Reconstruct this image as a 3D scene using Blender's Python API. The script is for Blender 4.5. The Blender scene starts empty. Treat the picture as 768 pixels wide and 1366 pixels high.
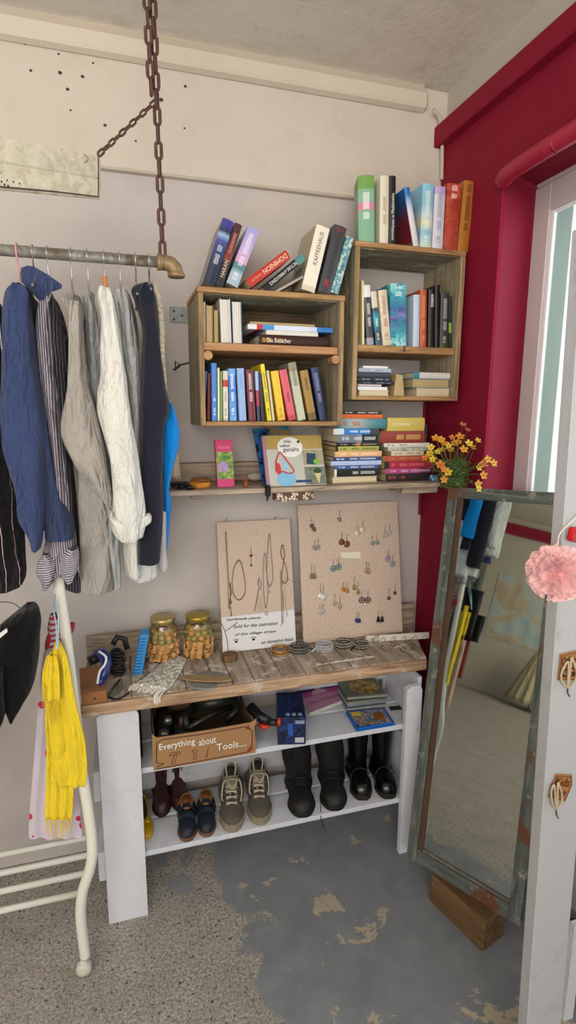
import bpy, bmesh, math, random
from mathutils import Vector, Matrix, noise
R_ = random.Random(7)
PI = math.pi
scn = bpy.context.scene
COL = scn.collection
V = Vector

# ---------------------------------------------------------------- camera frame (used to measure real positions from the photo)
FPX, YAW, PITCH, ROLL = 740.0, math.radians(-16.5), math.radians(10.4), math.radians(0.3)
CAM = V((0, 0, 1.6))
_fw = V((-math.sin(YAW)*math.cos(PITCH), math.cos(YAW)*math.cos(PITCH), -math.sin(PITCH)))
_rt = V((math.cos(YAW), math.sin(YAW), 0)); _up = _rt.cross(_fw)
RT = _rt*math.cos(ROLL) + _up*math.sin(ROLL); UP = _up*math.cos(ROLL) - _rt*math.sin(ROLL); FW = _fw

def ray(px, py):
    return RT*((px-384)/FPX) + UP*(-(py-683)/FPX) + FW
def U(px, py, x=None, y=None, z=None):
    """the point of the real plane x=.., y=.. or z=.. that the photo shows at this pixel"""
    d = ray(px, py)
    t = (x-CAM.x)/d.x if x is not None else (y-CAM.y)/d.y if y is not None else (z-CAM.z)/d.z
    return CAM + d*t

# ---------------------------------------------------------------- materials
def lin(c):
    if isinstance(c, str):
        c = c.lstrip('#'); c = [int(c[i:i+2], 16)/255 for i in (0, 2, 4)]
    return tuple((v/12.92 if v <= .04045 else ((v+.055)/1.055)**2.4) for v in c) + (1.0,)
class NT:
    def __init__(s, name):
        s.m = bpy.data.materials.new(name); s.m.use_nodes = True; s.t = s.m.node_tree; s.n = s.t.nodes; s.l = s.t.links
        s.b = s.n['Principled BSDF']
    def add(s, typ, **kw):
        n = s.n.new(typ)
        for k, v in kw.items():
            if k in n.inputs: n.inputs[k].default_value = v
            else: setattr(n, k, v)
        return n
    def link(s, a, b): s.l.new(a, b)
    def coord(s, kind='Object', scale=(1, 1, 1), rot=(0, 0, 0)):
        tc = s.add('ShaderNodeTexCoord'); mp = s.add('ShaderNodeMapping')
        mp.inputs['Scale'].default_value = scale; mp.inputs['Rotation'].default_value = rot
        s.link(tc.outputs[kind], mp.inputs[0]); return mp.outputs[0]
    def noise(s, co, scale=5, detail=4, rough=.5, dist=0):
        n = s.add('ShaderNodeTexNoise'); n.inputs['Scale'].default_value = scale; n.inputs['Detail'].default_value = detail
        n.inputs['Roughness'].default_value = rough; n.inputs['Distortion'].default_value = dist
        s.link(co, n.inputs['Vector']); return n.outputs['Fac']
    def ramp(s, fac, stops, interp='LINEAR'):
        r = s.add('ShaderNodeValToRGB'); cr = r.color_ramp; cr.interpolation = interp
        while len(cr.elements) < len(stops): cr.elements.new(.5)
        for e, (p, c) in zip(cr.elements, sorted(stops, key=lambda q: q[0])):
            e.position = p; e.color = lin(c) if not (isinstance(c, tuple) and len(c) == 4) else c
        s.link(fac, r.inputs[0]); return r.outputs[0]
    def mix(s, fac, a, b, mode='MIX'):
        n = s.add('ShaderNodeMix', data_type='RGBA', blend_type=mode)
        for sock, v in ((n.inputs[0], fac), (n.inputs[6], a), (n.inputs[7], b)):
            if isinstance(v, bpy.types.NodeSocket): s.link(v, sock)
            elif isinstance(v, (int, float)): sock.default_value = v
            else: sock.default_value = lin(v)
        return n.outputs[2]
    def math(s, op, a, b=0.0):
        n = s.add('ShaderNodeMath', operation=op)
        for sock, v in ((n.inputs[0], a), (n.inputs[1], b)):
            if isinstance(v, bpy.types.NodeSocket): s.link(v, sock)
            else: sock.default_value = v
        return n.outputs[0]
    def sep(s, v):
        n = s.add('ShaderNodeSeparateXYZ'); s.link(v, n.inputs[0]); return n.outputs
    def bump(s, h, strength=.3, dist=.005):
        b = s.add('ShaderNodeBump'); b.inputs['Strength'].default_value = strength; b.inputs['Distance'].default_value = dist
        s.link(h, b.inputs['Height']); s.link(b.outputs[0], s.b.inputs['Normal'])
    def out(s, col=None, rough=.6, metal=0, spec=.5):
        if col is not None:
            if isinstance(col, bpy.types.NodeSocket): s.link(col, s.b.inputs['Base Color'])
            else: s.b.inputs['Base Color'].default_value = lin(col)
        s.b.inputs['Roughness'].default_value = rough; s.b.inputs['Metallic'].default_value = metal
        s.b.inputs['Specular IOR Level'].default_value = spec
        return s.m
_mc = {}
def flat(col, rough=.6, metal=0, var=.08, sc=20, spec=.4):
    """plain colour with a faint procedural mottling"""
    key = ('f', str(col), rough, metal, var, sc)
    if key not in _mc:
        s = NT('plain'); co = s.coord()
        n = s.noise(co, sc, 3)
        d = s.mix(s.math('MULTIPLY', n, var*2), col, (0, 0, 0))
        _mc[key] = s.out(d, rough, metal, spec)
    return _mc[key]
def wood(name, light, mid, dark, axis=0, scale=1.0, paint=None, amount=.5, rough=.75):
    """weathered wood: grain along one object axis, knots, optional worn paint"""
    key = ('w', name, axis, scale)
    if key in _mc: return _mc[key]
    s = NT(name); sc = [22*scale]*3; sc[axis] = 1.6*scale
    co = s.coord(scale=tuple(sc)); co2 = s.coord()
    g = s.noise(co, 2.2, 8, .65, 1.2); b = s.noise(co2, 5*scale, 4)
    c = s.ramp(g, [(.3, dark), (.48, mid), (.66, light)])
    c = s.mix(s.math('MULTIPLY', s.ramp(b, [(.45, (0, 0, 0)), (.75, (1, 1, 1))]), .45), c, dark)
    if paint:
        p = s.noise(co2, 14*scale, 8, .7, .4)
        f = s.ramp(p, [(amount-.03, (0, 0, 0)), (amount+.03, (1, 1, 1))])
        c = s.mix(f, c, paint)
    s.bump(g, .35, .003); _mc[key] = s.out(c, rough, 0, .25); return _mc[key]
def fabric(name, col, col2=None, stripes=None, weave=900, rough=.9, var=.18, crease=6, wrink=.55):
    """cloth: fine weave bump, soft tonal variation, optional stripes (axis, frequency, width, wobble)"""
    s = NT(name); co = s.coord()
    n = s.noise(co, crease, 4, .6); c = s.mix(s.math('MULTIPLY', n, var), col, (0, 0, 0))
    if stripes:
        ax, fr, w, wob = stripes
        x = s.sep(co)
        v = s.math('ADD', s.math('MULTIPLY', x[ax], fr), s.math('MULTIPLY', n, wob))
        f = s.math('LESS_THAN', s.math('FRACT', v), w)
        c = s.mix(f, c, col2)
    wv = s.noise(co, weave, 2, .5)
    c1_ = s.noise(s.coord('Object', (15, 9, 4.5), (0, .5, .2)), 1.0, 3, .55, 2.2); c2_ = s.noise(s.coord('Object', (34, 20, 13), (.3, -.6, .1)), 1.0, 4, .6, 1.6)
    hh = s.math('ADD', s.math('ADD', s.math('MULTIPLY', c1_, 1.0), s.math('MULTIPLY', c2_, .38)), s.math('MULTIPLY', wv, .02)); s.bump(hh, min(1, wrink*1.3), .05)
    m = s.out(c, rough, 0, .15); s.b.inputs['Sheen Weight'].default_value = .12; return m
def spine(bands, mark=None, mark2=None, mottle=None, rough=.42, soft=False, r=(.1, .9), side=None):
    """book cover: colour bands up the height, faint printed marks along the spine"""
    s = NT('book_cover'); tc = s.add('ShaderNodeTexCoord'); g = s.sep(tc.outputs['Generated'])
    if isinstance(bands, str): bands = [(0, bands)]
    c = s.ramp(g[2], bands, 'LINEAR' if soft else 'CONSTANT') if len(bands) > 1 else None
    base = c if c is not None else bands[0][1]
    if mottle:
        co = s.coord('Object'); n = s.noise(co, mottle[1], 4, .6, 1.0)
        base = s.mix(s.ramp(n, [(.47, (0, 0, 0)), (.55, (1, 1, 1))]), base, mottle[0])
    if mark:
        mp = s.coord('Object', (480, 0, 640)); n = s.noise(mp, 1.0, 2, .7)
        inx = s.math('LESS_THAN', s.math('ABSOLUTE', s.math('SUBTRACT', g[0], .5)), .2)
        inz = s.math('MULTIPLY', s.math('GREATER_THAN', g[2], r[0]), s.math('LESS_THAN', g[2], r[1]))
        iny = s.math('LESS_THAN', g[1], .05)
        big = s.noise(s.coord('Object', (1, 1, 30)), 1.0, 1)
        f = s.math('MULTIPLY', s.math('MULTIPLY', inx, inz), s.math('MULTIPLY', iny, s.math('MULTIPLY', s.math('GREATER_THAN', n, .5), s.math('GREATER_THAN', big, .47))))
        base = s.mix(f, base, mark)
    if side:
        sc_ = s.ramp(g[2], side, 'LINEAR') if not isinstance(side, str) else side
        base = s.mix(s.math('GREATER_THAN', g[1], .05), base, sc_)
    return s.out(base, rough, 0, .4)
def paper_mat(name, col, dark):
    s = NT(name); co = s.coord('Object', (900, 4, 4)); n = s.noise(co, 1, 2)
    c = s.mix(s.ramp(n, [(.35, (0, 0, 0)), (.7, (1, 1, 1))]), dark, col); s.bump(n, .3, .0006); return s.out(c, .9, 0, .1)
PAPER = paper_mat('book_pages', '#e2d6ba', '#b9a888'); PAPER_OLD = paper_mat('old_book_pages', '#cdb98f', '#9c865c')
PAPER_W = paper_mat('white_book_pages', '#eceae2', '#bdbab0')

# ---------------------------------------------------------------- mesh building
class MB:
    def __init__(s): s.v = []; s.f = []; s.mi = []
    def add(s, vs, fs, m=0):
        o = len(s.v); s.v += [V(p) for p in vs]; s.f += [[i+o for i in f] for f in fs]; s.mi += [m]*len(fs)
    def box(s, a, b, M=None, m=0):
        x0, y0, z0 = a; x1, y1, z1 = b
        vs = [V(p) for p in ((x0, y0, z0), (x1, y0, z0), (x1, y1, z0), (x0, y1, z0), (x0, y0, z1), (x1, y0, z1), (x1, y1, z1), (x0, y1, z1))]
        if M: vs = [M @ p for p in vs]
        s.add(vs, [(0, 3, 2, 1), (4, 5, 6, 7), (0, 1, 5, 4), (1, 2, 6, 5), (2, 3, 7, 6), (3, 0, 4, 7)], m)
    def hexa(s, p, m=0):   # 8 corner points, bottom ring then top ring
        s.add(p, [(0, 3, 2, 1), (4, 5, 6, 7), (0, 1, 5, 4), (1, 2, 6, 5), (2, 3, 7, 6), (3, 0, 4, 7)], m)
    def slab(s, q, t, m=0):  # quad / polygon q extruded by vector t
        n = len(q); q = [V(p) for p in q]; t = V(t)
        s.add(q + [p+t for p in q], [list(range(n))[::-1], list(range(n, 2*n))] + [(i, (i+1) % n, n+(i+1) % n, n+i) for i in range(n)], m)
    def tube(s, pts, r, n=8, cap=True, closed=False, m=0):
        pts = [V(p) for p in pts]; k = len(pts); rr = r if isinstance(r, (list, tuple)) else [r]*k
        rings = []; prev = None
        for i, p in enumerate(pts):
            a = pts[i-1] if (i > 0 or closed) else pts[i]; b = pts[(i+1) % k] if (i < k-1 or closed) else pts[i]
            t = (b-a).normalized() if (b-a).length > 1e-9 else V((0, 0, 1))
            if prev is None:
                u = t.orthogonal().normalized()
            else:
                u = (prev - t*prev.dot(t)); u = u.normalized() if u.length > 1e-6 else t.orthogonal().normalized()
            prev = u; w = t.cross(u)
            rings.append([p + (u*math.cos(2*PI*j/n) + w*math.sin(2*PI*j/n))*rr[i] for j in range(n)])
        s.rings(rings, cap and not closed, closed, m)
    def rings(s, rings, cap=True, closed=False, m=0):
        o = len(s.v); n = len(rings[0]); k = len(rings)
        for r in rings: s.v += [V(p) for p in r]
        for i in range(k if closed else k-1):
            a = o+i*n; b = o+((i+1) % k)*n
            for j in range(n):
                s.f.append([a+j, a+(j+1) % n, b+(j+1) % n, b+j]); s.mi.append(m)
        if cap:
            s.f.append([o+j for j in range(n)][::-1]); s.mi.append(m)
            s.f.append([o+(k-1)*n+j for j in range(n)]); s.mi.append(m)
    def lathe(s, prof, n=24, c=(0, 0, 0), M=None, m=0, cap=True):
        c = V(c); R = [[V((r*math.cos(2*PI*j/n), r*math.sin(2*PI*j/n), z)) for j in range(n)] for r, z in prof]
        R = [[(M @ p if M else p + c) for p in q] for q in R]
        s.rings(R, cap, False, m)
    def ball(s, c, r, n=8, k=6, M=None, m=0):
        rx, ry, rz = r if isinstance(r, (tuple, list)) else (r, r, r); c = V(c); R = []
        for i in range(k+1):
            a = -PI/2 + PI*i/k; cr = max(math.cos(a), .02)
            ring = [V((rx*cr*math.cos(2*PI*j/n), ry*cr*math.sin(2*PI*j/n), rz*math.sin(a))) for j in range(n)]
            R.append([(M @ p if M else p) + c for p in ring])
        s.rings(R, True, False, m)
    def grid(s, P, m=0, closed=False):   # P[i][j] points
        o = len(s.v); k = len(P); n = len(P[0])
        for r in P: s.v += [V(p) for p in r]
        for i in range(k-1):
            for j in range(n if closed else n-1):
                s.f.append([o+i*n+j, o+i*n+(j+1) % n, o+(i+1)*n+(j+1) % n, o+(i+1)*n+j]); s.mi.append(m)
    def build(s, name, mat, parent=None, smooth=False, bevel=0, M=None, solid=0, sub=0, seg=1):
        me = bpy.data.meshes.new(name)
        vs = [M @ p for p in s.v] if M else s.v
        me.from_pydata([tuple(p) for p in vs], [], s.f)
        for mm in (mat if isinstance(mat, (list, tuple)) else [mat]): me.materials.append(mm)
        me.polygons.foreach_set('material_index', s.mi)
        bm = bmesh.new(); bm.from_mesh(me); bmesh.ops.recalc_face_normals(bm, faces=bm.faces)
        bm.to_mesh(me); bm.free()
        if smooth:
            me.polygons.foreach_set('use_smooth', [True]*len(me.polygons))
        o = bpy.data.objects.new(name, me); COL.objects.link(o)
        if parent: o.parent = parent
        if solid:
            md = o.modifiers.new('s', 'SOLIDIFY'); md.thickness = solid; md.offset = 0
        if sub:
            md = o.modifiers.new('u', 'SUBSURF'); md.levels = sub; md.render_levels = sub
        if bevel:
            md = o.modifiers.new('b', 'BEVEL'); md.width = bevel; md.segments = seg; md.limit_method = 'ANGLE'; md.angle_limit = math.radians(40)
        return o
def thing(name, label, cat, loc=(0, 0, 0), M=None, group=None):
    o = bpy.data.objects.new(name, None); COL.objects.link(o); o.empty_display_size = .05
    if M is not None: o.matrix_world = M
    else: o.matrix_world = Matrix.Translation(V(loc))
    o['label'] = label; o['category'] = cat
    if group: o['group'] = group
    return o
def tag(o, label, cat, group=None, kind=None):
    o['label'] = label; o['category'] = cat
    if group: o['group'] = group
    if kind: o['kind'] = kind
    return o
def struct(o): o['kind'] = 'structure'; return o
def local(root, p): return root.matrix_world.inverted() @ V(p)
def W(root):   # matrix turning world points into the thing's own space
    return root.matrix_world.inverted()
def frame(o, x, z):
    x = V(x).normalized(); z = V(z).normalized(); y = z.cross(x).normalized(); z = x.cross(y)
    M = Matrix((x, y, z)).transposed().to_4x4(); M.translation = V(o); return M
def crom(P, t):
    """Catmull-Rom through P (list of vectors), t in [0, len-1]"""
    i = min(int(t), len(P)-2); f = t-i
    p0 = P[max(i-1, 0)]; p1 = P[i]; p2 = P[i+1]; p3 = P[min(i+2, len(P)-1)]
    return .5*((2*p1) + (p2-p0)*f + (2*p0-5*p1+4*p2-p3)*f*f + (3*p1-p0-3*p2+p3)*f*f*f)
_fonts = {}
def text(parent, s, M, width=None, height=None, mat=None, name='title_lettering', shear=0, ext=.0003, bold=0):
    """flat lettering mesh; M places its centre, x along the line, y up the letters, z out of the surface"""
    cu = bpy.data.curves.new('lt', 'FONT'); cu.body = s; cu.align_x = 'CENTER'; cu.align_y = 'CENTER'; cu.extrude = .004; cu.resolution_u = 2
    cu.shear = shear; cu.offset = bold
    o = bpy.data.objects.new('lt', cu); COL.objects.link(o)
    bpy.context.view_layer.update()
    dg = bpy.context.evaluated_depsgraph_get(); me = bpy.data.meshes.new_from_object(o.evaluated_get(dg))
    bpy.data.objects.remove(o); bpy.data.curves.remove(cu)
    xs = [v.co.x for v in me.vertices]; ys = [v.co.y for v in me.vertices]
    w = max(xs)-min(xs); h = max(ys)-min(ys); cx = (max(xs)+min(xs))/2; cy = (max(ys)+min(ys))/2
    sx = (width/w) if width else height/h; sy = (height/h) if height else sx
    if parent is not None: M = parent.matrix_world.inverted() @ M if getattr(text, 'world', False) else M
    for v in me.vertices:
        v.co = M @ V(((v.co.x-cx)*sx, (v.co.y-cy)*sy, (v.co.z+.004)*ext/.008))
    me.materials.clear(); me.materials.append(mat or flat('#f0efe8'))
    t = bpy.data.objects.new(name, me); COL.objects.link(t); t.parent = parent; return t
# ================================================================ camera, light, world
cd = bpy.data.cameras.new('camera'); cam = bpy.data.objects.new('camera', cd); COL.objects.link(cam)
M = Matrix((RT, UP, -FW)).transposed().to_4x4(); M.translation = CAM; cam.matrix_world = M
cd.sensor_fit = 'HORIZONTAL'; cd.sensor_width = 36; cd.lens = 36*FPX/768; cd.clip_start = .02
scn.camera = cam
scn.view_settings.view_transform = 'Standard'; scn.view_settings.look = 'None'; scn.view_settings.exposure = 0.08
w = bpy.data.worlds.new('daylight'); scn.world = w; w.use_nodes = True
wt = w.node_tree; bg = wt.nodes['Background']
tc = wt.nodes.new('ShaderNodeTexCoord'); sp = wt.nodes.new('ShaderNodeSeparateXYZ'); rp = wt.nodes.new('ShaderNodeValToRGB')
wt.links.new(tc.outputs['Generated'], sp.inputs[0]); wt.links.new(sp.outputs[2], rp.inputs[0]); wt.links.new(rp.outputs[0], bg.inputs[0])
rp.color_ramp.elements[0].position = .0; rp.color_ramp.elements[0].color = lin('#b5ae9f')
rp.color_ramp.elements[1].position = .35; rp.color_ramp.elements[1].color = lin('#f2f4fa')
bg.inputs[1].default_value = 1.05
def area(name, loc, target, sx, sy, power, col):
    ld = bpy.data.lights.new(name, 'AREA'); ld.shape = 'RECTANGLE'; ld.size = sx; ld.size_y = sy; ld.energy = power; ld.color = lin(col)[:3]
    o = bpy.data.objects.new(name, ld); COL.objects.link(o); o.location = loc
    o.rotation_euler = (V(target)-V(loc)).to_track_quat('-Z', 'Y').to_euler(); return o
area('doorway_daylight', (-.9, -2.0, 2.25), (.3, 1.9, 1.25), 2.4, 1.4, 86, '#fff7ee')
area('window_daylight', (2.4, .9, 1.9), (.2, 1.5, 1.2), 1.6, 1.6, 30, '#eef3ff')
area('ceiling_fill', (-.5, -.7, 1.45), (-.4, -.3, 2.7), 2.4, 1.6, 42, '#f1f0f0')  # added lamp aimed upwards to brighten the ceiling
area('far_wall_fill', (-4.2, -1.6, 2.3), (-5.6, 1.2, .6), 1.8, 1.6, 95, '#f6efe2')  # added lamp that lifts the far wall seen in the mirror

# ================================================================ surface materials
def plaster(name, base, warm, stain, bumps=.35, sc=1.0):
    s = NT(name); co = s.coord()
    n1 = s.noise(co, 1.3*sc, 6, .6, .3); n2 = s.noise(co, 9*sc, 8, .65); n3 = s.noise(co, 60, 5, .6)
    c = s.mix(s.ramp(n1, [(.35, (0, 0, 0)), (.65, (1, 1, 1))]), base, warm)
    c = s.mix(s.math('MULTIPLY', s.ramp(n2, [(.52, (0, 0, 0)), (.8, (1, 1, 1))]), .35), c, stain)
    h = s.math('ADD', s.math('MULTIPLY', n2, 1.0), s.math('MULTIPLY', n3, .4)); s.bump(h, bumps, .004)
    return s.out(c, .7, 0, .25)
M_wall_up = plaster('upper_wall_paint', '#c6bcae', '#cec4b7', '#ab9f90')
M_wall = plaster('lower_wall_paint', '#bab3af', '#c4bcb6', '#a39b96', .25)
M_wall_side = plaster('side_wall_paint', '#b5aea2', '#bdb6aa', '#9b9488', .4)
M_red = plaster('crimson_wall_paint', '#7d0e2a', '#860f2c', '#5f0a20', .3)
M_red2 = plaster('lit_crimson_reveal', '#a31a40', '#9c183b', '#851231', .3)  # brighter crimson puts the light caught by the reveal into its colour
def ceiling_mat():
    s = NT('board_marked_ceiling'); co = s.coord(); n1 = s.noise(co, 1.5, 6, .6); n2 = s.noise(co, 14, 8, .7)
    x = s.sep(co); wob = s.math('MULTIPLY', s.noise(co, 3, 3), .05)
    fr = s.math('FRACT', s.math('MULTIPLY', s.math('ADD', x[1], wob), 3.3))
    line = s.math('LESS_THAN', s.math('ABSOLUTE', s.math('SUBTRACT', fr, .5)), .018)
    line2 = s.math('MULTIPLY', line, s.math('GREATER_THAN', s.noise(co, 9, 3), .42))
    c = s.mix(s.ramp(n1, [(.35, (0, 0, 0)), (.65, (1, 1, 1))]), '#cfc9bf', '#dad4ca')
    c = s.mix(s.math('MULTIPLY', s.ramp(n2, [(.5, (0, 0, 0)), (.8, (1, 1, 1))]), .35), c, '#8c8377')
    c = s.mix(s.math('MULTIPLY', line2, .5), c, '#dcd6cc')
    h = s.math('ADD', n2, s.math('MULTIPLY', line2, 1.2)); s.bump(h, .5, .006); return s.out(c, .8, 0, .2)
def floor_mat():
    s = NT('worn_painted_concrete'); co = s.coord()
    x = s.sep(co); big = s.noise(co, 2.6, 7, .62, .6); mid = s.noise(co, 7, 6, .65, .5); fine = s.noise(co, 130, 3, .7); sp = s.noise(co, 75, 2, .6)
    # bare terrazzo-like concrete where x is small, blue-grey paint towards the bench's far end
    conc = s.ramp(fine, [(.35, '#716d67'), (.5, '#98928a'), (.62, '#b4ada3')])
    conc = s.mix(s.ramp(sp, [(.62, (0, 0, 0)), (.68, (1, 1, 1))]), conc, '#3f3a35')
    conc = s.mix(s.math('MULTIPLY', s.ramp(mid, [(.4, (0, 0, 0)), (.7, (1, 1, 1))]), .35), conc, '#5b564e')
    paint = s.mix(s.ramp(mid, [(.35, (0, 0, 0)), (.7, (1, 1, 1))]), '#70757a', '#83878a')
    paint = s.mix(s.math('MULTIPLY', s.ramp(fine, [(.5, (0, 0, 0)), (.8, (1, 1, 1))]), .25), paint, '#8e8b86')
    edge = s.math('ADD', x[0], s.math('MULTIPLY', s.math('SUBTRACT', big, .5), 1.1))
    edge = s.math('ADD', edge, s.math('MULTIPLY', s.math('SUBTRACT', mid, .5), .25))
    edge = s.math('ADD', edge, s.math('MULTIPLY', s.math('SUBTRACT', x[1], 1.2), .22))
    f = s.ramp(edge, [(.27, (0, 0, 0)), (.31, (1, 1, 1))])
    chips = s.noise(co, 5.5, 7, .62, .5); chips = s.ramp(chips, [(.60, (1, 1, 1)), (.615, (0, 0, 0))])
    f = s.math('MULTIPLY', f, chips)
    chipc = s.mix(fine, '#b0a58e', '#9f9684')
    inx = s.ramp(edge, [(.3, (0, 0, 0)), (.34, (1, 1, 1))])
    under = s.mix(inx, conc, chipc)
    c = s.mix(f, under, paint)
    s.bump(s.math('ADD', s.math('MULTIPLY', f, .6), s.math('MULTIPLY', fine, .5)), .3, .003)
    return s.out(c, .62, 0, .3)
M_ceil = ceiling_mat(); M_floor = floor_mat()
M_white = wood('white_painted_board', '#ccced4', '#c8cad0', '#bec0c6', 2, 1.0, '#ced0d6', .42, .5)
M_whitex = wood('white_painted_shelf', '#cacdd4', '#c4c7ce', '#b9bcc3', 0, 1.0, '#cacdd4', .42, .5)
M_upvc = flat('#cbc3c3', .35, 0, .03, 3); M_upvc_w = flat('#efeff2', .3, 0, .02, 3)
WOODC = ('#b98f5e', '#96693d', '#4d3a26')
M_crate_x = wood('crate_wood', '#c09a6c', '#a37c52', '#54422f', 0); M_crate_z = wood('crate_wood', '#b59870', '#947a58', '#4a3d30', 2)
M_crate_in = wood('crate_inner_wood', '#8c887b', '#77705f', '#4a4236', 0, 1.0, '#8a9088', .58)
M_crate_side = wood('crate_grey_side', '#ab9f86', '#93866d', '#5c513f', 2, 1.0, '#989a84', .6)
M_pine = wood('pine_shelf', '#c39770', '#b48760', '#8c6444', 0, .7)
M_shelf = wood('grey_weathered_wood', '#bdab95', '#a08f7c', '#62564a', 0)
M_top = wood('pallet_wood', '#b9aa99', '#9d8d7c', '#574c40', 1, 1.0, '#c4bab0', .565)
M_topx = wood('pallet_wood', '#c4a98c', '#a98b6d', '#6a5442', 0, 1.0, '#b9a99a', .6)

# ================================================================ room shell
WY, RX, CZ = 1.92, 1.115, 2.68
def sbox(name, a, b, mat, bevel=0):
    m = MB(); m.box(a, b); return struct(m.build(name, mat, None, bevel=bevel))
sbox('floor', (-7.2, -2.6, -.1), (2.6, 4.6, 0), M_floor)
sbox('ceiling', (-7.2, -2.6, CZ), (1.5, 4.6, CZ+.1), M_ceil)
m = MB(); m.box((-2.2, WY, 0), (1.3, WY+.12, 2.308))
wb = struct(m.build('wall_back', M_wall))
m = MB(); m.box((-2.2, WY-.028, 2.308), (1.3, WY+.12, CZ)); wu = m.build('upper_plaster', M_wall_up, wb, bevel=.006)
# dowel holes in the upper wall
m = MB()
for px, py in ((33, 58), (13, 52), (80, 97), (124, 84), (110, 102), (41, 94), (78, 72), (90, 119), (94, 147), (140, 167), (246, 171), (181, 188), (247, 115), (215, 133)):
    p = U(px, py, y=WY-.029); r = R_.uniform(.0025, .006)
    m.ball(p, (r*1.2, .0015, r), 8, 4)
m.build('dowel_hole', flat('#3a2c26'), wb)
# ceiling beam along the back wall
a, b = U(0, 43, y=1.862), U(582, 143, y=1.862)
zb = (a.z+b.z)/2
m = MB(); pr = [(1.892, zb-.010), (1.862, zb), (1.862, zb+.042), (1.892, zb+.088)]
m.slab([V((-2.2, y, z)) for y, z in pr], (1.035+2.2, 0, 0)); struct(m.build('trim_1', flat('#d3c8b6', .6, 0, .06, 4), bevel=.006))
m = MB(); m.tube([U(578, 146, y=1.855), U(586, 156, y=1.86), U(590, 172, y=1.865), U(589, 240, y=1.88)], .006, 8)
tag(m.build('wall_cable', flat('#c9bfae')), 'pale round cable running down from the beam end into the corner', 'cable')
# right wall: solid part by the corner, parts below and above the window
WX, WZ0, WZ1, YJ = 1.285, .78, 2.30, 1.533
m = MB(); m.hexa([V(p) for p in ((RX, YJ, 0), (WX+.2, 1.68, 0), (WX+.2, WY+.1, 0), (RX, WY+.1, 0), (RX, YJ, 2.52), (WX+.2, 1.68, 2.52), (WX+.2, WY+.1, 2.52), (RX, WY+.1, 2.52))])
wr = struct(m.build('wall_right', M_red, bevel=.012, seg=3))
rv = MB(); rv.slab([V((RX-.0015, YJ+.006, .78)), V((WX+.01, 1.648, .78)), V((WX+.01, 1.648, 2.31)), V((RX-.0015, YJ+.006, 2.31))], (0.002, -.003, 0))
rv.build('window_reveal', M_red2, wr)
m = MB(); m.box((RX+.0006, -2.6, 2.30), (WX+.2, YJ+.12, 2.5195)); m.build('window_head', M_red, wr)
m = MB(); m.box((WX-.02, -2.6, 0), (WX+.2, 1.65, WZ0)); m.build('window_breast', flat('#a69ea4', .7), wr)
m = MB(); m.box((RX+.01, -2.6, 2.52), (WX+.2, WY+.1, CZ)); m.build('upper_plaster', M_wall_side, wr)
m = MB(); m.box((RX-.035, -2.6, 2.497), (RX+.05, WY-.002, 2.563)); struct(m.build('trim_2', M_red, bevel=.004))
m = MB(); m.box((WX-.035, -2.6, 0), (WX-.02, 1.6, .09)); struct(m.build('baseboard_right', flat('#6f6a72')))
# thin pipe in the corner
m = MB(); m.tube([V((1.104, 1.908, 2.50)), V((1.104, 1.908, 1.2))], .006, 8)
tag(m.build('corner_pipe', M_red), 'thin crimson painted pipe running down the wall corner', 'pipe')
# rounded fabric-like window head
pts = [U(671, 250, x=1.10), U(672, 240, x=1.095), U(680, 230, x=1.085), U(697, 218, x=1.08), U(720, 203, x=1.075), U(745, 188, x=1.075), U(768, 174, x=1.075)]
d = pts[-1]-pts[-2]; pts.append(pts[-1] + d*12)
s = NT('crimson_rolled_cloth'); co = s.coord('Object', (1, 120, 1)); nn = s.noise(co, 1, 3, .6); s.bump(nn, .6, .004)
M_roll = s.out(s.mix(nn, '#8a0f2c', '#b3243f'), .38, 0, .5)
m = MB(); P = [crom(pts, i*7/40*.999) for i in range(41)]; m.tube(P, [.008]+[.017]*3+[.024]*37, 14)
struct(m.build('trim_3', M_roll, smooth=True))
# window: fixed frame, sash, beads, glass, outer reveal and what is outside
root = struct(bpy.data.objects.new('window_1', None)); COL.objects.link(root)
def wq(name, y0, y1, z0, z1, x0, x1, mat, parent=root, bevel=.002):
    m = MB(); m.box((x0, min(y0, y1), z0), (x1, max(y0, y1), z1)); return m.build(name, mat, parent, bevel=bevel)
yA = U(690, 400, x=WX).y; yB = U(703, 400, x=WX).y; yC = U(724, 400, x=WX).y; yD = U(728, 400, x=WX).y
zt = 2.335
wq('outer_frame', yA, yB+.004, WZ0, zt, WX, WX+.035, M_upvc); wq('outer_frame', -2.6, yB, zt-.045, zt+.03, WX, WX+.07, M_upvc); wq('outer_frame', -2.6, yB, WZ0, WZ0+.05, WX, WX+.07, M_upvc)
wq('sash', yB, yC, WZ0+.055, zt-.05, WX-.004, WX+.022, M_upvc); wq('sash', -2.6, yC, zt-.13, zt-.05, WX-.004, WX+.022, M_upvc); wq('sash', -2.6, yC, WZ0+.055, WZ0+.13, WX-.004, WX+.022, M_upvc)
wq('glazing_bead', yC, yD, WZ0+.13, zt-.13, WX+.004, WX+.016, M_upvc_w); wq('glazing_bead', -2.6, yD, zt-.14, zt-.13, WX+.004, WX+.016, M_upvc_w)
s = NT('window_glass'); tr = s.add('ShaderNodeBsdfTransparent'); gl = s.add('ShaderNodeBsdfGlossy'); gl.inputs['Roughness'].default_value = .02
tr.inputs[0].default_value = (.93, .97, .95, 1); mx = s.add('ShaderNodeMixShader'); mx.inputs[0].default_value = .06
s.link(tr.outputs[0], mx.inputs[1]); s.link(gl.outputs[0], mx.inputs[2]); s.link(mx.outputs[0], s.n['Material Output'].inputs[0]); M_glass = s.m
wq('glass_pane', -2.6, yD, WZ0+.13, zt-.13, WX+.010, WX+.013, M_glass, bevel=0)
yE = U(749, 400, x=WX+.22).y
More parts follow.
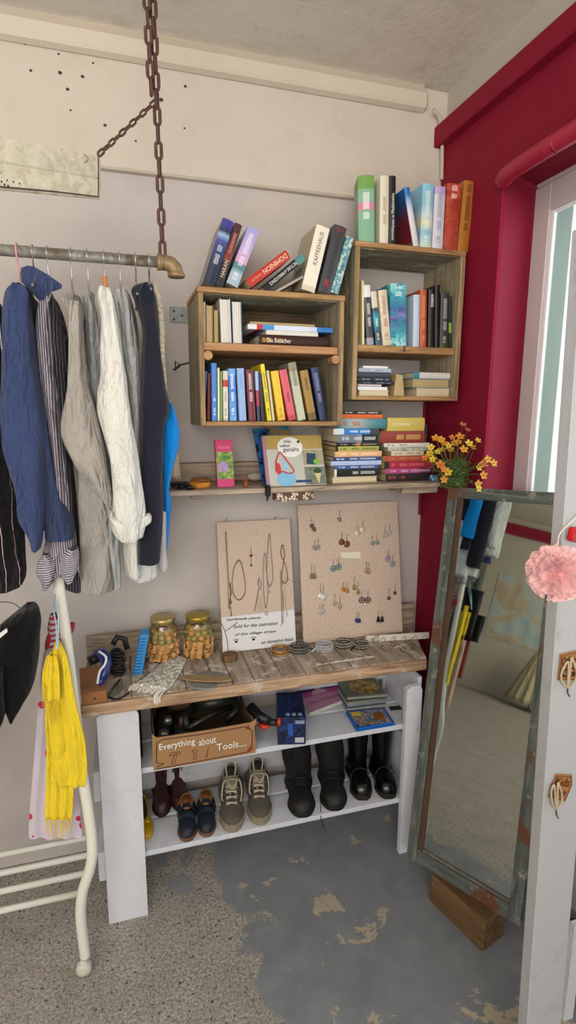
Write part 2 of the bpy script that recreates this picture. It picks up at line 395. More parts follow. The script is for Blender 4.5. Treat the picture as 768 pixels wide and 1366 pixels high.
m = MB(); yF = U(728, 400, x=WX+.04).y
m.slab([V((WX+.036, 1.607, WZ0-.1)), V((WX+.205, 1.674, WZ0-.1)), V((WX+.205, 1.674, zt)), V((WX+.036, 1.607, zt))], (.001, -.003, 0))
m.build('outer_reveal', flat('#7d8c82', .8, 0, .1, 6), root)
wq('outer_post', yE+.012, yE-.014, WZ0-.1, zt+.1, WX+.22, WX+.27, M_upvc_w)
# outside: bright yard wall and a bare creeper
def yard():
    s = NT('glowing_yard_wall'); co = s.coord(); n = s.noise(co, 2.2, 6, .6, 1.0); x = s.sep(co)
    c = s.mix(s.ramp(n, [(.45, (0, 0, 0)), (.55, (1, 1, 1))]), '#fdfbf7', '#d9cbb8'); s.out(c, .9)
    s.link(c, s.b.inputs['Emission Color']); s.b.inputs['Emission Strength'].default_value = .75; return s.m  # the wall glows by emission in place of daylight falling on it
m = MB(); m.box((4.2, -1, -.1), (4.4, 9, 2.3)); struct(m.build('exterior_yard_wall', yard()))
m = MB(); m.box((1.6, -3, -.12), (9, 9, -.1)); struct(m.build('exterior_ground', flat('#b9b0a0', .9)))
root_c = thing('bare_creeper', 'bare grey twisting creeper stems outside behind the window pane', 'creeper', (1.9, 2.0, .0))
m = MB()
for pts in (((744, 690), (752, 640), (757, 590), (752, 540), (753, 500)), ((758, 680), (752, 640), (744, 610), (752, 560), (756, 520)), ((745, 640), (757, 650), (764, 690))):
    q = [U(px, py, x=1.95) for px, py in pts]; q2 = [crom(q, i*(len(q)-1)/20*.999) for i in range(21)]
    m.tube(q2, [.016-.0004*i for i in range(21)], 7)
m.tube([V((1.95, U(752, 640, x=1.95).y, 0)), U(752, 660, x=1.95)], .02, 7)
m.build('stem', flat('#8d8078', .9), root_c, M=W(root_c))
# the rest of the room, seen in the mirror
m = MB(); m.box((-6.3, -2.6, 0), (-6.2, 4.6, CZ)); wl = struct(m.build('wall_left', flat('#aca698', .8, 0, .05, 2)))
sbox('wall_rear', (-7.2, 4.5, 0), (-2.2, 4.6, CZ), M_wall)
m = MB(); m.box((-2.3, 1.9, 0), (-2.2, 4.6, CZ)); struct(m.build('wall_recess', M_wall))
# ================================================================ things seen in the mirror on the far wall
sbox('trim_4', (-6.2, -2.6, 2.42), (-6.17, 4.5, 2.60), M_red)
dr = MB(); dr.box((-6.2, 1.25, 0), (-6.16, 2.05, 2.02)); door = struct(dr.build('door_1', wood('grey_door', '#7f7e74', '#727067', '#56544c', 2, .6), bevel=.004))
m = MB(); m.box((-6.16, 1.29, .98), (-6.13, 1.32, 1.1)); m.build('door_handle', flat('#3a3833', .4, .6), door)
s = NT('faded_map'); co = s.coord(); n = s.noise(co, 3.2, 7, .6, .8); n2 = s.noise(co, 9, 6, .6)
c = s.ramp(n, [(.38, '#8fa4ac'), (.5, '#a9b0a8'), (.56, '#b09c7c'), (.68, '#a08a68')]); c = s.mix(s.math('MULTIPLY', n2, .4), c, '#9aa7a6')
M_map = s.out(c, .8)
m = MB(); P = []
for j in range(31):
    y = .15+.9*j/30; P.append([V((-6.19+.004*math.sin(j*.8), y, .82+.02*noise.noise(V((j*.4, 0, 0))))), V((-6.188, y, 1.80+.05*noise.noise(V((j*.3, 5, 0)))))])
m.grid(P); tag(m.build('wall_map', M_map, solid=.002), 'large faded blue and ochre map on the far wall, seen in the mirror', 'map')
st = thing('draped_stand', 'cream pleated cloth draped over a folding stand, seen in the mirror', 'stand', (-5.7, .22, 0))
m = MB(); rings = []
for i in range(13):
    t = i/12; z = .82-.72*t; r = .10+.2*t**.8
    rings.append([V((r*.8*math.cos(a)*(1+.10*t*math.sin(a*17)), r*1.2*math.sin(a)*(1+.10*t*math.sin(a*17)), z)) for a in [2*PI*j/120 for j in range(120)]])
m.rings(rings, True); m.build('pleated_cloth', fabric('cream_pleats', '#c3b897', crease=3), st, smooth=True)
m = MB(); m.lathe([(.0, .84), (.06, .85), (.07, .88), (.04, .92), (0, .93)], 16); m.build('knob', flat('#2b2b2a'), st, smooth=True)
m = MB(); m.tube([V((0, -.4, .86)), V((0, .06, .84))], .012); m.tube([V((0, .06, .84)), V((0, .06, .02))], .012); m.tube([V((0, .06, .84)), V((.3, -.1, .02)), V((.36, -.45, .03)), V((.3, -.25, .3))], .018)
m.build('folding_frame', flat('#6e5a50', .5, .3), st)

# ================================================================ bench table with two shelves
TZ, TF, TB = .765, 1.565, 1.872      # top surface height, front edge, back edge
tx0, tx1 = -.152, .962
tb = thing('work_bench', 'long pallet-wood topped bench with white painted legs and two shelves', 'table', (.45, 1.7, 0))
m = MB(); xs = tx0; k = 0
while xs < tx1-.01:
    w_ = R_.uniform(.055, .10); x2 = min(xs+w_, tx1)
    if tx1-x2 < .03: x2 = tx1
    m.box((xs+.0012, TF+.016+R_.uniform(-.002, .002), TZ-.02+R_.uniform(-.0015, 0)), (x2-.0012, TB, TZ-R_.uniform(0, .0025))); xs = x2; k += 1
m.hexa([V(p) for p in ((tx1+.001, TF+.016, TZ-.02), (tx1+.006, TF+.016, TZ-.02), (1.066, TB, TZ-.02), (tx1+.001, TB, TZ-.02), (tx1+.001, TF+.016, TZ-.001), (tx1+.006, TF+.016, TZ-.001), (1.066, TB, TZ-.001), (tx1+.001, TB, TZ-.001))])
m.build('table_top', M_top, tb, bevel=.0015, M=W(tb))
m = MB(); m.box((tx0, TF, .727), (tx1, TF+.016, TZ-.002)); m.build('front_rail', M_topx, tb, bevel=.002, M=W(tb))
m = MB(); m.box((tx0+.002, TB-.0005, TZ-.02), (1.082, TB+.02, TZ+.083)); m.build('back_rail', M_shelf, tb, bevel=.002, M=W(tb))
def leg(x0, x1, y, z1, parent, ch=.018):
    m = MB(); m.slab([V((x0, y, 0)), V((x1, y, 0)), V((x1, y, z1-ch)), V((x1-ch*.5, y, z1)), V((x0+ch, y, z1)), V((x0, y, z1-ch*.6))], (0, .02, 0))
    for zz in (.205, .40, .5): m.ball((x0+.016, y-.0005, zz), (.0025, .001, .0025), 6, 3); m.ball((x1-.016, y-.0005, zz), (.0025, .001, .0025), 6, 3)
    return m.build('leg', M_white, parent, bevel=.0015, M=W(parent))
leg(-.112, .007, 1.585, .722, tb)
leg(.902, .962, 1.585, .66, tb)
m = MB(); m.box((-.108, 1.86, 0), (0, 1.88, .72)); m.build('leg', M_white, tb, M=W(tb)); m = MB(); m.box((.95, 1.86, 0), (1.05, 1.88, .72)); m.build('leg', M_white, tb, M=W(tb))
for zz in (.52, .24):
    m = MB(); m.box((-.135, 1.607, zz-.1), (-.113, 1.86, zz)); m.build('side_rail', M_white, tb, bevel=.002, M=W(tb))
    m = MB(); m.box((.956, 1.607, zz-.1+.06), (.972, 1.858, zz+.16)); m.build('side_rail', M_white, tb, bevel=.002, M=W(tb))
SH2, SH1 = .507, .213    # top surfaces of the two shelves
for zz in (SH2, SH1):
    for y0, y1 in ((1.607, 1.745), (1.76, 1.858)):
        m = MB(); m.box((-.11, y0, zz-.018), (.955, y1, zz)); m.build('shelf_board', M_whitex, tb, bevel=.0015, M=W(tb))
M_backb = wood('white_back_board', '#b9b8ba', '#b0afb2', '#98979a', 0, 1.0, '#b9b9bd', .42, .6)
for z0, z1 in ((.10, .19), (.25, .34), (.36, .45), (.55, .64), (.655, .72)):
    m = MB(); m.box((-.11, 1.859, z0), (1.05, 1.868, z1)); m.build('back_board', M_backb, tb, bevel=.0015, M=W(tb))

# ================================================================ wall shelf
SZ = 1.361
ws = thing('wall_shelf', 'rough grey plank shelf with a low back rail fixed under the two crates', 'shelf', (.6, 1.8, SZ))
m = MB(); m.box((.118, 1.66, SZ-.017), (1.036, 1.80, SZ)); m.build('plank', M_shelf, ws, bevel=.0025, M=W(ws))
m = MB(); m.box((.118, 1.802, SZ-.017), (1.08, WY-.001, SZ-.001)); m.build('plank', M_shelf, ws, bevel=.0025, M=W(ws))
m = MB(); m.box((.135, 1.872, SZ), (.66, WY-.002, SZ+.062)); m.build('back_rail', M_shelf, ws, bevel=.002, M=W(ws))
a = U(535, 652, y=1.70); b_ = U(587, 660, y=1.70)
m = MB(); m.box((a.x, 1.69, SZ-.041), (1.045, WY-.002, SZ-.018)); m.build('bracket', M_shelf, ws, bevel=.002, M=W(ws))
m = MB(); m.box((.20, 1.75, SZ-.04), (.235, WY-.002, SZ-.018)); m.build('bracket', M_shelf, ws, bevel=.002, M=W(ws))
# shell fragment block under the shelf
sb = thing('mosaic_block', 'small block crusted with white and brown shell pieces under the plank shelf', 'ornament', (.53, 1.69, SZ-.035))
a = U(368, 659, y=1.675); b_ = U(418, 666, y=1.675)
m = MB(); m.box((a.x, 1.676, b_.z-.002), (b_.x, 1.72, SZ-.0185)); m.build('core', flat('#5d4a3a'), sb, M=W(sb))
m = MB()
for i in range(42):
    p = V((R_.uniform(a.x, b_.x), 1.674, R_.uniform(b_.z, SZ-.022))); m.ball(p, (R_.uniform(.003, .007), .002, R_.uniform(.002, .005)), 6, 4, Matrix.Rotation(R_.uniform(0, 3), 3, 'Y'))
s = NT('shell'); co = s.coord(); m_ = s.out(s.ramp(s.noise(co, 160, 1), [(.4, '#e6dccb'), (.55, '#c9b79e'), (.62, '#8a5a3c')]), .5)
m.build('shell_crust', m_, sb, M=W(sb))['kind'] = 'stuff'

# ================================================================ crates
def crate(label, x0, x1, z0, z1, yf, zs, th=.015, inner=None):
    r = thing('wooden_crate', label, 'crate', ((x0+x1)/2, yf, z0)); yb = WY-.004; Wm = W(r)
    def b(n, a, c, mat): m = MB(); m.box(a, c); return m.build(n, mat, r, bevel=.002, M=Wm)
    b('side_board', (x0, yf, z0), (x0+th, yb, z1-.016), M_crate_side); b('side_board', (x1-th, yf, z0), (x1, yb, z1-.016), M_crate_side)
    b('front_edge', (x0, yf-.003, z0+.001), (x0+th, yf-.0002, z1-.017), M_crate_z); b('front_edge', (x1-th, yf-.003, z0+.001), (x1, yf-.0002, z1-.017), M_crate_z)
    b('top_board', (x0-.002, yf-.002, z1-.016), (x1+.002, yb, z1), M_crate_x)
    b('top_lining', (x0+th, yf+.008, z1-.0185), (x1-th, yb, z1-.0165), wood('crate_lining', '#a39c88', '#8c8470', '#5f5644', 0, 1.0, '#b3ae9f', .58))
    b('bottom_board', (x0+th+.0003, yf-.002, z0), (x1-th-.0003, yb, z0+.013), M_crate_x)
    b('shelf_board', (x0+th+.0003, yf+.004, zs-.022), (x1-th-.0003, yb-.008, zs), M_pine if inner == 'pine' else M_crate_x)
    if inner == 'pine': b('back_panel', (x0+th, yb-.006, z0+.013), (x1-th, yb, z1-.018), wood('crate_back', '#7c6a54', '#66543f', '#3c3024', 0))
    return r
CL = dict(x0=.222, x1=.668, z0=1.553, z1=1.944, yf=1.66, zs=1.792)
CR = dict(x0=.708, x1=1.094, z0=1.634, z1=2.110, yf=1.68, zs=1.806)
c1 = crate('wide wooden crate on the wall with a pale pine middle shelf, above the craft book', inner='pine', **CL)
c2 = crate('tall narrow wooden crate on the wall beside the crimson corner', **CR)
for x in (.24, .65):
    m = MB(); Md = Matrix.Translation((x + (.008 if x < .5 else -.008), 1.663, 1.755)) @ Matrix.Rotation(PI/2, 4, 'X')
    m.lathe([(0, -.03), (.013, -.03), (.013, .006), (0, .006)], 14, M=Md); m.build('dowel', M_pine, c1, M=W(c1))

# ================================================================ mirror
MO = V((.8713, 1.4803, .0903)); mu = (V((1.0529, 1.1325, .1110))-MO).normalized(); mv = V((1.0664, 1.6568, 1.3438))-MO; mv = (mv-mu*mv.dot(mu)).normalized(); mn = mu.cross(mv)
MWd, MHt = .393*.983, 1.281*.983; MO = CAM + (MO-CAM)*.983
Mm = Matrix((mu, mv, mn)).transposed().to_4x4(); Mm.translation = MO
mi = thing('tall_mirror', 'tall leaning mirror in a worn grey wooden frame with rust-red paint traces', 'mirror', M=Mm)
M_fr = wood('worn_grey_frame', '#8d928c', '#6f7570', '#4f4a42', 1, 1.2, '#86908e', .52, .7)
def fr_mat(ax):
    s = NT('worn_frame_paint'); sc = [30, 30, 30]; sc[ax] = 3; co = s.coord(scale=tuple(sc)); co2 = s.coord()
    g = s.noise(co, 2, 7, .65, .8); b = s.noise(co2, 6, 5, .6, .6); d = s.noise(co2, 22, 5, .7)
    c = s.ramp(g, [(.3, '#3c403c'), (.5, '#585e59'), (.75, '#767c77')])
    c = s.mix(s.ramp(b, [(.54, (0, 0, 0)), (.6, (1, 1, 1))]), c, '#64402f')
    c = s.mix(s.math('MULTIPLY', s.ramp(d, [(.58, (0, 0, 0)), (.68, (1, 1, 1))]), .7), c, '#b6ad98')
    s.bump(g, .5, .003); return s.out(c, .6, 0, .3)
F0, F1 = fr_mat(0), fr_mat(1)
T = -.018
def fb(n, a, b, mat): m = MB(); m.box(a, b); return m.build(n, mat, mi, bevel=.002)
fb('frame_stile', (0, 0, T), (.036, MHt, .004), F1); fb('frame_stile', (MWd-.036, 0, T), (MWd, MHt, .004), F1)
fb('frame_rail', (.0362, MHt-.036, T), (MWd-.0362, MHt, .003), F0); fb('frame_rail', (.0362, 0, T), (MWd-.0362, .042, .003), F0)
fb('inner_moulding', (.0362, .0422, T+.002), (.052, MHt-.0362, -.002), flat('#5f4330', .7, 0, .3, 30)); fb('inner_moulding', (.0522, .0422, T+.002), (MWd-.0362, .05, -.002), flat('#7c776b', .7, 0, .3, 30))
m = MB(); m.box((.0523, .0502, -.012), (MWd-.0363, MHt-.0363, -.009))
s = NT('silvered_glass'); s.out('#c9cec8', .025, 1.0); co = s.coord(); s.bump(s.noise(co, 2.0, 1), .02, .001); m.build('mirror_glass', s.m, mi)
m = MB(); m.box((.04, .03, T-.004), (MWd-.03, MHt-.03, T)); m.build('back_panel', flat('#4f4a60'), mi)
# wood block under the mirror
b0 = V((.964, 1.175, 0)); bx_ = (U(572, 1201.5, z=0)-b0); by_ = (U(666, 1243, z=0)-b0); by_ = by_ - bx_*(by_.dot(bx_)/bx_.dot(bx_)); bl = bx_.length; bw = max(by_.length, .09)
Mb = frame(b0, bx_, (0, 0, 1))
if Mb.col[1].to_3d().dot(by_) < 0: bw = -bw
m = MB(); m.box((0, min(0, bw), 0), (bl, max(0, bw), .104))
wbk = m.build('wood_block', wood('block_wood', '#7c6346', '#695034', '#463424', 0, .8), None, bevel=.004, seg=2); wbk.matrix_world = Mb
tag(wbk, 'rough brown timber block on the floor propping up the leaning mirror', 'block')

# ================================================================ white post in front with its tags and puff
PY = .80
p0 = U(703, 1366, y=PY); p1 = U(748, 1366, y=PY)
px0 = U(756, 640, y=PY).x+.012; pxb = .79
m = MB(); m.hexa([V(p) for p in ((.797, PY, 0), (.889, PY, 0), (.889, PY+.03, 0), (.797, PY+.03, 0), (.752, PY, 2.2), (.846, PY, 2.2), (.846, PY+.03, 2.2), (.752, PY+.03, 2.2))])
a = U(703, 1366, y=PY); b_ = U(756, 640, y=PY); sl = (b_.x-a.x)/(b_.z-a.z)
def pX(z): return a.x + sl*(z-a.z)
m = MB(); m.hexa([V((pX(0), PY, 0)), V((pX(0)+.094, PY, 0)), V((pX(0)+.094, PY+.03, 0)), V((pX(0), PY+.03, 0)), V((pX(1.9), PY, 1.9)), V((pX(1.9)+.094, PY, 1.9)), V((pX(1.9)+.094, PY+.03, 1.9)), V((pX(1.9), PY+.03, 1.9))])
post = m.build('painted_post', wood('shaded_white_post', '#adaeb0', '#a8a9ab', '#9b9c9e', 2, 1.0, '#adaeb0', .42, .5), None, bevel=.002); tag(post, 'white painted wooden upright post carrying two cardboard tags', 'post')  # greyed white puts the shade on the post into its colour
post2 = MB(); xr_ = U(752, 1320, y=.96).x; post2.box((xr_, .95, 0), (xr_+.03, .965, .30)); post2.box((xr_, .966, .14), (xr_+.12, 1.02, .155))
tag(post2.build('low_white_rack', M_white), 'low white wooden rack joined to the post at the picture edge', 'rack')
m = MB(); m.ball((xr_+.062, .992, .155+.046), .045, 16, 12); tag(m.build('dark_green_ball', flat('#12251a', .2), None, smooth=True), 'dark green glossy ball on the low white rack by the post', 'ball')
def tagcard(label, cx, cy, w, h, rot, words_, rope):
    c = U(cx, cy, y=PY-.002); M_ = Matrix.Translation(c) @ Matrix.Rotation(PI/2, 4, 'X') @ Matrix.Rotation(rot, 4, 'Z')
    r = thing('cardboard_tag', label, 'tag', M=M_)
    m = MB(); hw, hh = w/2, h/2
    m.slab([V(p) for p in ((-hw, -hh*.8, 0), (hw*.9, -hh, 0), (hw, hh*.3, 0), (hw*.6, hh, 0), (-hw, hh*.9, 0))], (0, 0, .0015)); m.build('card', flat('#a8713f', .85, 0, .12, 30), r)
    m = MB(); q = [V(p) for p in ((-hw*.9, -hh*.72, .002), (hw*.8, -hh*.9, .002), (hw*.9, hh*.25, .002), (hw*.55, hh*.88, .002), (-hw*.9, hh*.8, .002))]; m.tube(q, .0006, 5, closed=True); m.build('drawn_border', flat('#4a1f1c'), r)
    for i, wd in enumerate(words_):
        text(r, wd, Matrix.Translation((-.002, hh*.42-i*hh*.8, .0022)), width=w*.72, height=h*.30, mat=flat('#2a1a14'), name='handwriting', ext=.0004)
    m = MB(); P_ = [U(px, py, y=PY-.009) for px, py in rope]; pp = [crom(P_+[P_[0]], i*len(P_)/30*.999) for i in range(31)]
    m.tube(pp, .0022, 6); ro = m.build('rope_loop', flat('#cdbb9c', .9, 0, .25, 200), r, smooth=True, M=W(r))
    p = U(rope[-1][0], rope[-1][1]+7, y=PY-.006); m = MB(); m.tube([U(rope[-1][0], rope[-1][1], y=PY-.001), p, p+V((0, -.006, -.004))], .0015, 6); m.build('hook', flat('#4d4843', .4, .8), r, M=W(r))
tagcard('upper cardboard tag on the white post with a knotted cord loop', 758, 889, .046, .062, 0, ('Other', 'G'), [(762, 877), (769, 897), (765, 911), (757, 917), (748, 905), (752, 890), (758, 884), (757, 917)][:-1] + [(757, 918)])
tagcard('lower cardboard tag on the white post reading kids with a cord loop', 748, 1050, .05, .058, -.3, ('Kids', 'pile'), [(744, 1044), (749, 1058), (748, 1072), (741, 1079), (736, 1070), (735, 1056), (739, 1048), (742, 1080)])
# bath puff
bc = U(742, 764, y=PY-.055); bp = thing('bath_puff', 'round pink mesh bath puff hanging in front of the white post', 'bath puff', bc)
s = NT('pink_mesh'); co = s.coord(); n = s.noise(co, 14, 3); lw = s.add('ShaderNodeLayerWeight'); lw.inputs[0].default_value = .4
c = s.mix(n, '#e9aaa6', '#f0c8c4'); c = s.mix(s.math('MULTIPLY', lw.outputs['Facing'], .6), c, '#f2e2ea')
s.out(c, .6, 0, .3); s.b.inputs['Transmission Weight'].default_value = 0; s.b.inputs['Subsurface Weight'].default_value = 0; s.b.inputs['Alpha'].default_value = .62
s.link(c, s.b.inputs['Emission Color']); s.b.inputs['Emission Strength'].default_value = .05; M_puff = s.m  # faint emission gives the mesh a glow of its own
m = MB(); rr = random.Random(3)
for k in range(80):
    d = V((rr.gauss(0, 1), rr.gauss(0, .8), rr.gauss(0, 1))).normalized(); t1 = d.orthogonal().normalized(); t1 = Matrix.Rotation(rr.uniform(0, 6.28), 3, d) @ t1; t2 = d.cross(t1)
    R0 = rr.uniform(.014, .019); P = []
    for i in range(5):
        f = i/4; row = []
        for j in range(17):
            a = 2*PI*j/17; rad = R0*(.35+.65*f)*(1+.16*math.sin(a*5+k))
            base = d*(.020+.026*f*(1-.10*math.cos(a*3+k)))
            row.append(base + (t1*math.cos(a)*rad + t2*math.sin(a)*rad*.55))
        P.append(row)
    m.grid([r+[r[0]] for r in P])
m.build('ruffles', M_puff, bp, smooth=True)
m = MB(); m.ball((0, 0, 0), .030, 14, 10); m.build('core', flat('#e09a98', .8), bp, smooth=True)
m = MB(); q = [bc + V((0, 0, .03)), U(745, 715, y=PY-.02), U(758, 700, y=PY-.012), U(768, 690, y=PY-.01), U(776, 680, y=PY-.002)]; m.tube([crom(q, i*4/16*.999) for i in range(17)], .0011, 6); m.build('cord', flat('#e9dcc6'), bp, M=W(bp))
m = MB(); q = [U(760, 722, y=PY-.02), U(764, 704, y=PY-.02), U(775, 704, y=PY-.02), U(775, 726, y=PY-.02)]; m.slab(q, (0, .012, 0)); tag(m.build('red_pouch', fabric('red_cloth', '#c01a1c'), None, bevel=.003), 'small red cloth pouch hanging on the post behind the puff', 'pouch')
# ================================================================ books
LET = flat('#efece2', .5); LETD = flat('#2a2622', .5); LETG = flat('#d7b25a', .4)
def book_mesh(root, t, d, h, cov, pages=PAPER, hard=True, lip=.0025, flip=False, wob=0):
    """t thickness along x, d depth along y (spine at y=0), h height along z, centred on x"""
    c = .0018 if hard else .0009; x = t/2; q = 6
    if flip: S = lambda v: V((v[0], d-v[1], v[2]))
    else: S = lambda v: V(v)
    bulge = min(.004, t*.16) if hard else .0008
    prof = [(-x, d), (-x, bulge)] + [(-x+2*x*i/q, bulge*(1-math.sin(PI*i/q))) for i in range(1, q)] + [(x, bulge), (x, d)]
    inn = [(-x+c, d), (-x+c, bulge+c)] + [(-x+c+(2*x-2*c)*i/q, bulge*(1-math.sin(PI*i/q))+c) for i in range(1, q)] + [(x-c, bulge+c), (x-c, d)]
    m = MB(); n = len(prof); vs = []
    for z in (0, h): vs += [S((a, b, z)) for a, b in prof] + [S((a, b, z)) for a, b in inn]
    fs = []
    for i in range(n-1):
        fs += [(i, i+1, 2*n+i+1, 2*n+i), (n+i, n+i+1, 3*n+i+1, 3*n+i), (i, i+1, n+i+1, n+i), (2*n+i, 2*n+i+1, 3*n+i+1, 3*n+i)]
    fs += [(0, n, 3*n, 2*n), (n-1, 2*n-1, 4*n-1, 3*n-1)]
    m.add(vs, fs); m.build('cover', cov, root)
    m = MB(); l = lip if hard else .0004
    a = S((-x+c+.0003, bulge+c+.0003, l)); b_ = S((x-c-.0003, d-l, h-l))
    m.box((a.x, min(a.y, b_.y), l), (b_.x, max(a.y, b_.y), h-l)); m.build('pages', pages, root)
    return bulge
def spine_text(root, t, h, s, mat, pos=.5, length=.6, hf=.45, up=False, z=None, name='title_lettering', flat_=False):
    """lettering along the spine; up=True reads from the foot upwards"""
    a = PI/2 if up else -PI/2
    M_ = Matrix.Translation((0, -.0003, h*pos)) @ Matrix.Rotation(PI/2, 4, 'X') @ Matrix.Rotation(0 if flat_ else a, 4, 'Z')
    text(root, s, M_, width=(t*length if flat_ else h*length), height=(None if flat_ else t*hf), mat=mat, name=name)
def book(label, bot, top, w, y, cov, d=.13, pages=PAPER, hard=True, txt=None, group=None, flip=False, z0=None, push=0, yaw=0):
    """standing / leaning book measured from the photo: spine foot and head pixels, spine width in pixels, plane y"""
    a = U(bot[0], bot[1], y=y); b_ = U(top[0], top[1], y=y); zd = (b_-a); h = zd.length; zd.normalize()
    t = w*(y/FW.y)/FPX*.94 if False else abs((U(bot[0]+w, bot[1], y=y)-a).x)*abs(zd.z)
    if z0 is not None:
        a = a + V((0, 0, z0 + abs(zd.x)*t/2 + .0006 - a.z))
    xd = V((0, 1, 0)).cross(zd)
    M_ = frame(a + V((0, push, 0)), xd, zd)
    if yaw: M_ = M_ @ Matrix.Rotation(yaw, 4, 'Z')
    r = thing('book', label, 'book', M=M_, group=group)
    book_mesh(r, t-.0006, d, h, cov, pages, hard, flip=flip)
    if txt:
        for q in (txt if isinstance(txt, list) else [txt]): spine_text(r, t, h, **q)
    return r
TOPL = CL['z1']; TOPR = CR['z1']; Y1 = CL['yf']+.012; Y2 = CR['yf']+.012
g1 = 'books leaning on top of the wide crate'
book('thick dark blue and violet book leaning at the outer end of the wide crate top', (278.5, 376), (305, 290), 16.5, 1.655, spine([(0, '#1b2238'), (.35, '#22304a'), (.55, '#2c3f74'), (.68, '#46509a'), (.76, '#8fb0c8'), (.82, '#262a4e'), (.92, '#3d3a8c')], '#c9c9d6', soft=True, r=(.3, .6), side='#8f8a8a'), .165, group=g1, z0=TOPL,
     txt=[dict(s='llllllllll', mat=flat('#c9b04a'), pos=.80, length=.8, flat_=True, name='gold_mark')][:0] or None)
book('slim maroon to black leaning book with its author name in large pale capitals', (292, 380), (318.5, 298), 11, 1.655, spine([(0, '#1b1c24'), (.36, '#24222a'), (.42, '#7e3830'), (.55, '#6e302c'), (.7, '#4a2226'), (1, '#4a2226')], '#c77c6c', soft=True, r=(.5, .85)), .15, group=g1, z0=TOPL,
     txt=dict(s='HARAN', mat=flat('#e2c9ae'), pos=.27, length=.27, hf=.48, up=True))
book('lavender book with a teal sea foot leaning third from the wall crate end', (309.5, 381), (339, 305), 17, 1.655, spine([(0, '#9fb0bd'), (.2, '#a2b8c2'), (.3, '#4f7f88'), (.38, '#5c8088'), (.4, '#cf9bbd'), (.6, '#b9a6d2'), (1, '#9a9bcf')], '#e2dcee', soft=True), .15, group=g1, z0=TOPL)
def lying(label, a, b_, w, y, cov, d, txt=None, pages=PAPER, group=None, hard=True):
    """book whose spine runs from pixel a to pixel b_ in the plane y, thickness measured across"""
    A = U(*a, y=y); B = U(*b_, y=y); zd = (B-A); h = zd.length; zd.normalize(); xd = V((0, 1, 0)).cross(zd)
    t = w*.00176*(y/1.66)
    r = thing('book', label, 'book', M=frame(A, xd, zd), group=group); book_mesh(r, t-.0006, d, h, cov, pages, hard)
    if txt:
        for q in (txt if isinstance(txt, list) else [txt]): spine_text(r, t, h, **q)
    return r
lying('red book tipped on its side over a black one, title in cream capitals', (331.5, 378), (384.5, 338.5), 15.5, 1.66, spine('#b8362a'), .13, group=g1,
      txt=[dict(s='DOMINION', mat=flat('#efdcb9'), pos=.66, length=.58, hf=.52), dict(s='SANSOM', mat=flat('#e59a86'), pos=.2, length=.24, hf=.26)])
lying('black book with a teal end lying tipped under the red one', (352, 386), (405, 342), 12.5, 1.66, spine([(0, '#17181c'), (.8, '#17181c'), (.82, '#4f8a8a'), (1, '#6fa3a0')]), .13, group=g1,
      txt=[dict(s='PICTURE of INNOCENCE', mat=LET, pos=.48, length=.66, hf=.42)])
lying('thin pale card-covered book lying lowest under the black book', (368, 389), (404, 369), 4.2, 1.67, spine('#a9a392'), .12, group=g1)
book('cream book with its grey title running up the spine on the crate top', (411, 390), (431.5, 304), 18.5, 1.655, spine([(0, '#cfc4ae'), (.08, '#e4dccb'), (1, '#e4dccb')], None, side='#a89c86'), .15, group=g1, z0=TOPL,
     txt=[dict(s='KAFFEEHAUS', mat=flat('#565049'), pos=.66, length=.5, hf=.30, up=True)])
book('dark charcoal book with small red marks leaning beside the cream one', (433, 391), (455, 303), 17.5, 1.655, spine('#37383c', '#8c2b2b', r=(.85, .97)), .15, group=g1, z0=TOPL,
     txt=[dict(s='R', mat=flat('#c0262c'), pos=.13, length=.4, flat_=True)])
book('teal watercolour patterned book leaning last against the tall crate', (446.5, 390), (467.5, 315), 10.5, 1.655, spine('#4f8a9c', '#1f2a2c', mottle=('#b9cdc0', 60), r=(.35, .62)), .15, group=g1, z0=TOPL)

g2 = 'books standing on top of the tall crate'
book('mint green book with a bright green head and pink label band', (488.7, 326), (488, 237), 19.5, 1.69, spine([(0, '#7caa8c'), (.44, '#7caa8c'), (.49, '#cc7c9c'), (.60, '#84ae94'), (.80, '#6c9c48')], '#eef4e8', r=(.35, .75)), .09, group=g2, z0=TOPR, yaw=-.28,
     txt=[dict(s='ll', mat=LET, pos=.9, length=.3, flat_=True)][:0] or None)
book('cream white book with faint vertical title standing on the tall crate', (512.4, 328), (513.5, 237), 11.5, 1.69, spine('#d9d3bd', '#a88e62', r=(.25, .7)), .15, group=g2, z0=TOPR)
book('narrow black book with bold white title standing on the tall crate', (523.3, 329), (523.8, 237), 9.2, 1.69, spine('#1e1f22'), .15, group=g2, z0=TOPR,
     txt=[dict(s='Warten in Madelsrethe', mat=LET, pos=.47, length=.56, hf=.42, up=True), dict(s='ROMAN', mat=LET, pos=.13, length=.12, hf=.3, up=True)])
book('tilting book with a blue head, dark red side and white spine', (555.5, 331), (542.8, 252), 7.5, 1.69, spine([(0, '#d0ccd0'), (.6, '#d4d2d8'), (.78, '#8fb0d4'), (.88, '#2b74bd'), (1, '#2b74bd')], None, soft=True, side=[(0, '#8c8a6a'),(.12,'#7c2028'),(.5,'#6a2434'),(.75,'#2b4c7c'),(1,'#2668b0')]), .14, group=g2, z0=TOPR)
book('light blue beach coloured book with a pale yellow patch', (568, 332), (572, 246), 14.5, 1.69, spine([(0, '#cfdcc0'), (.25, '#8cc0d8'), (.4, '#dcd9b2'), (.52, '#bcd4d8'), (.7, '#86bcd0'), (1, '#8ec6dc')], '#e8f0ee', soft=True), .15, group=g2, z0=TOPR)
book('lavender white book with a small lilac heading on the tall crate', (583.8, 333), (588, 249), 14, 1.69, spine([(0, '#cfcfdc'), (.86, '#cfcfdc'), (.88, '#b9a9d8'), (1, '#d8d6e4')], '#8f8fa8'), .15, group=g2, z0=TOPR)
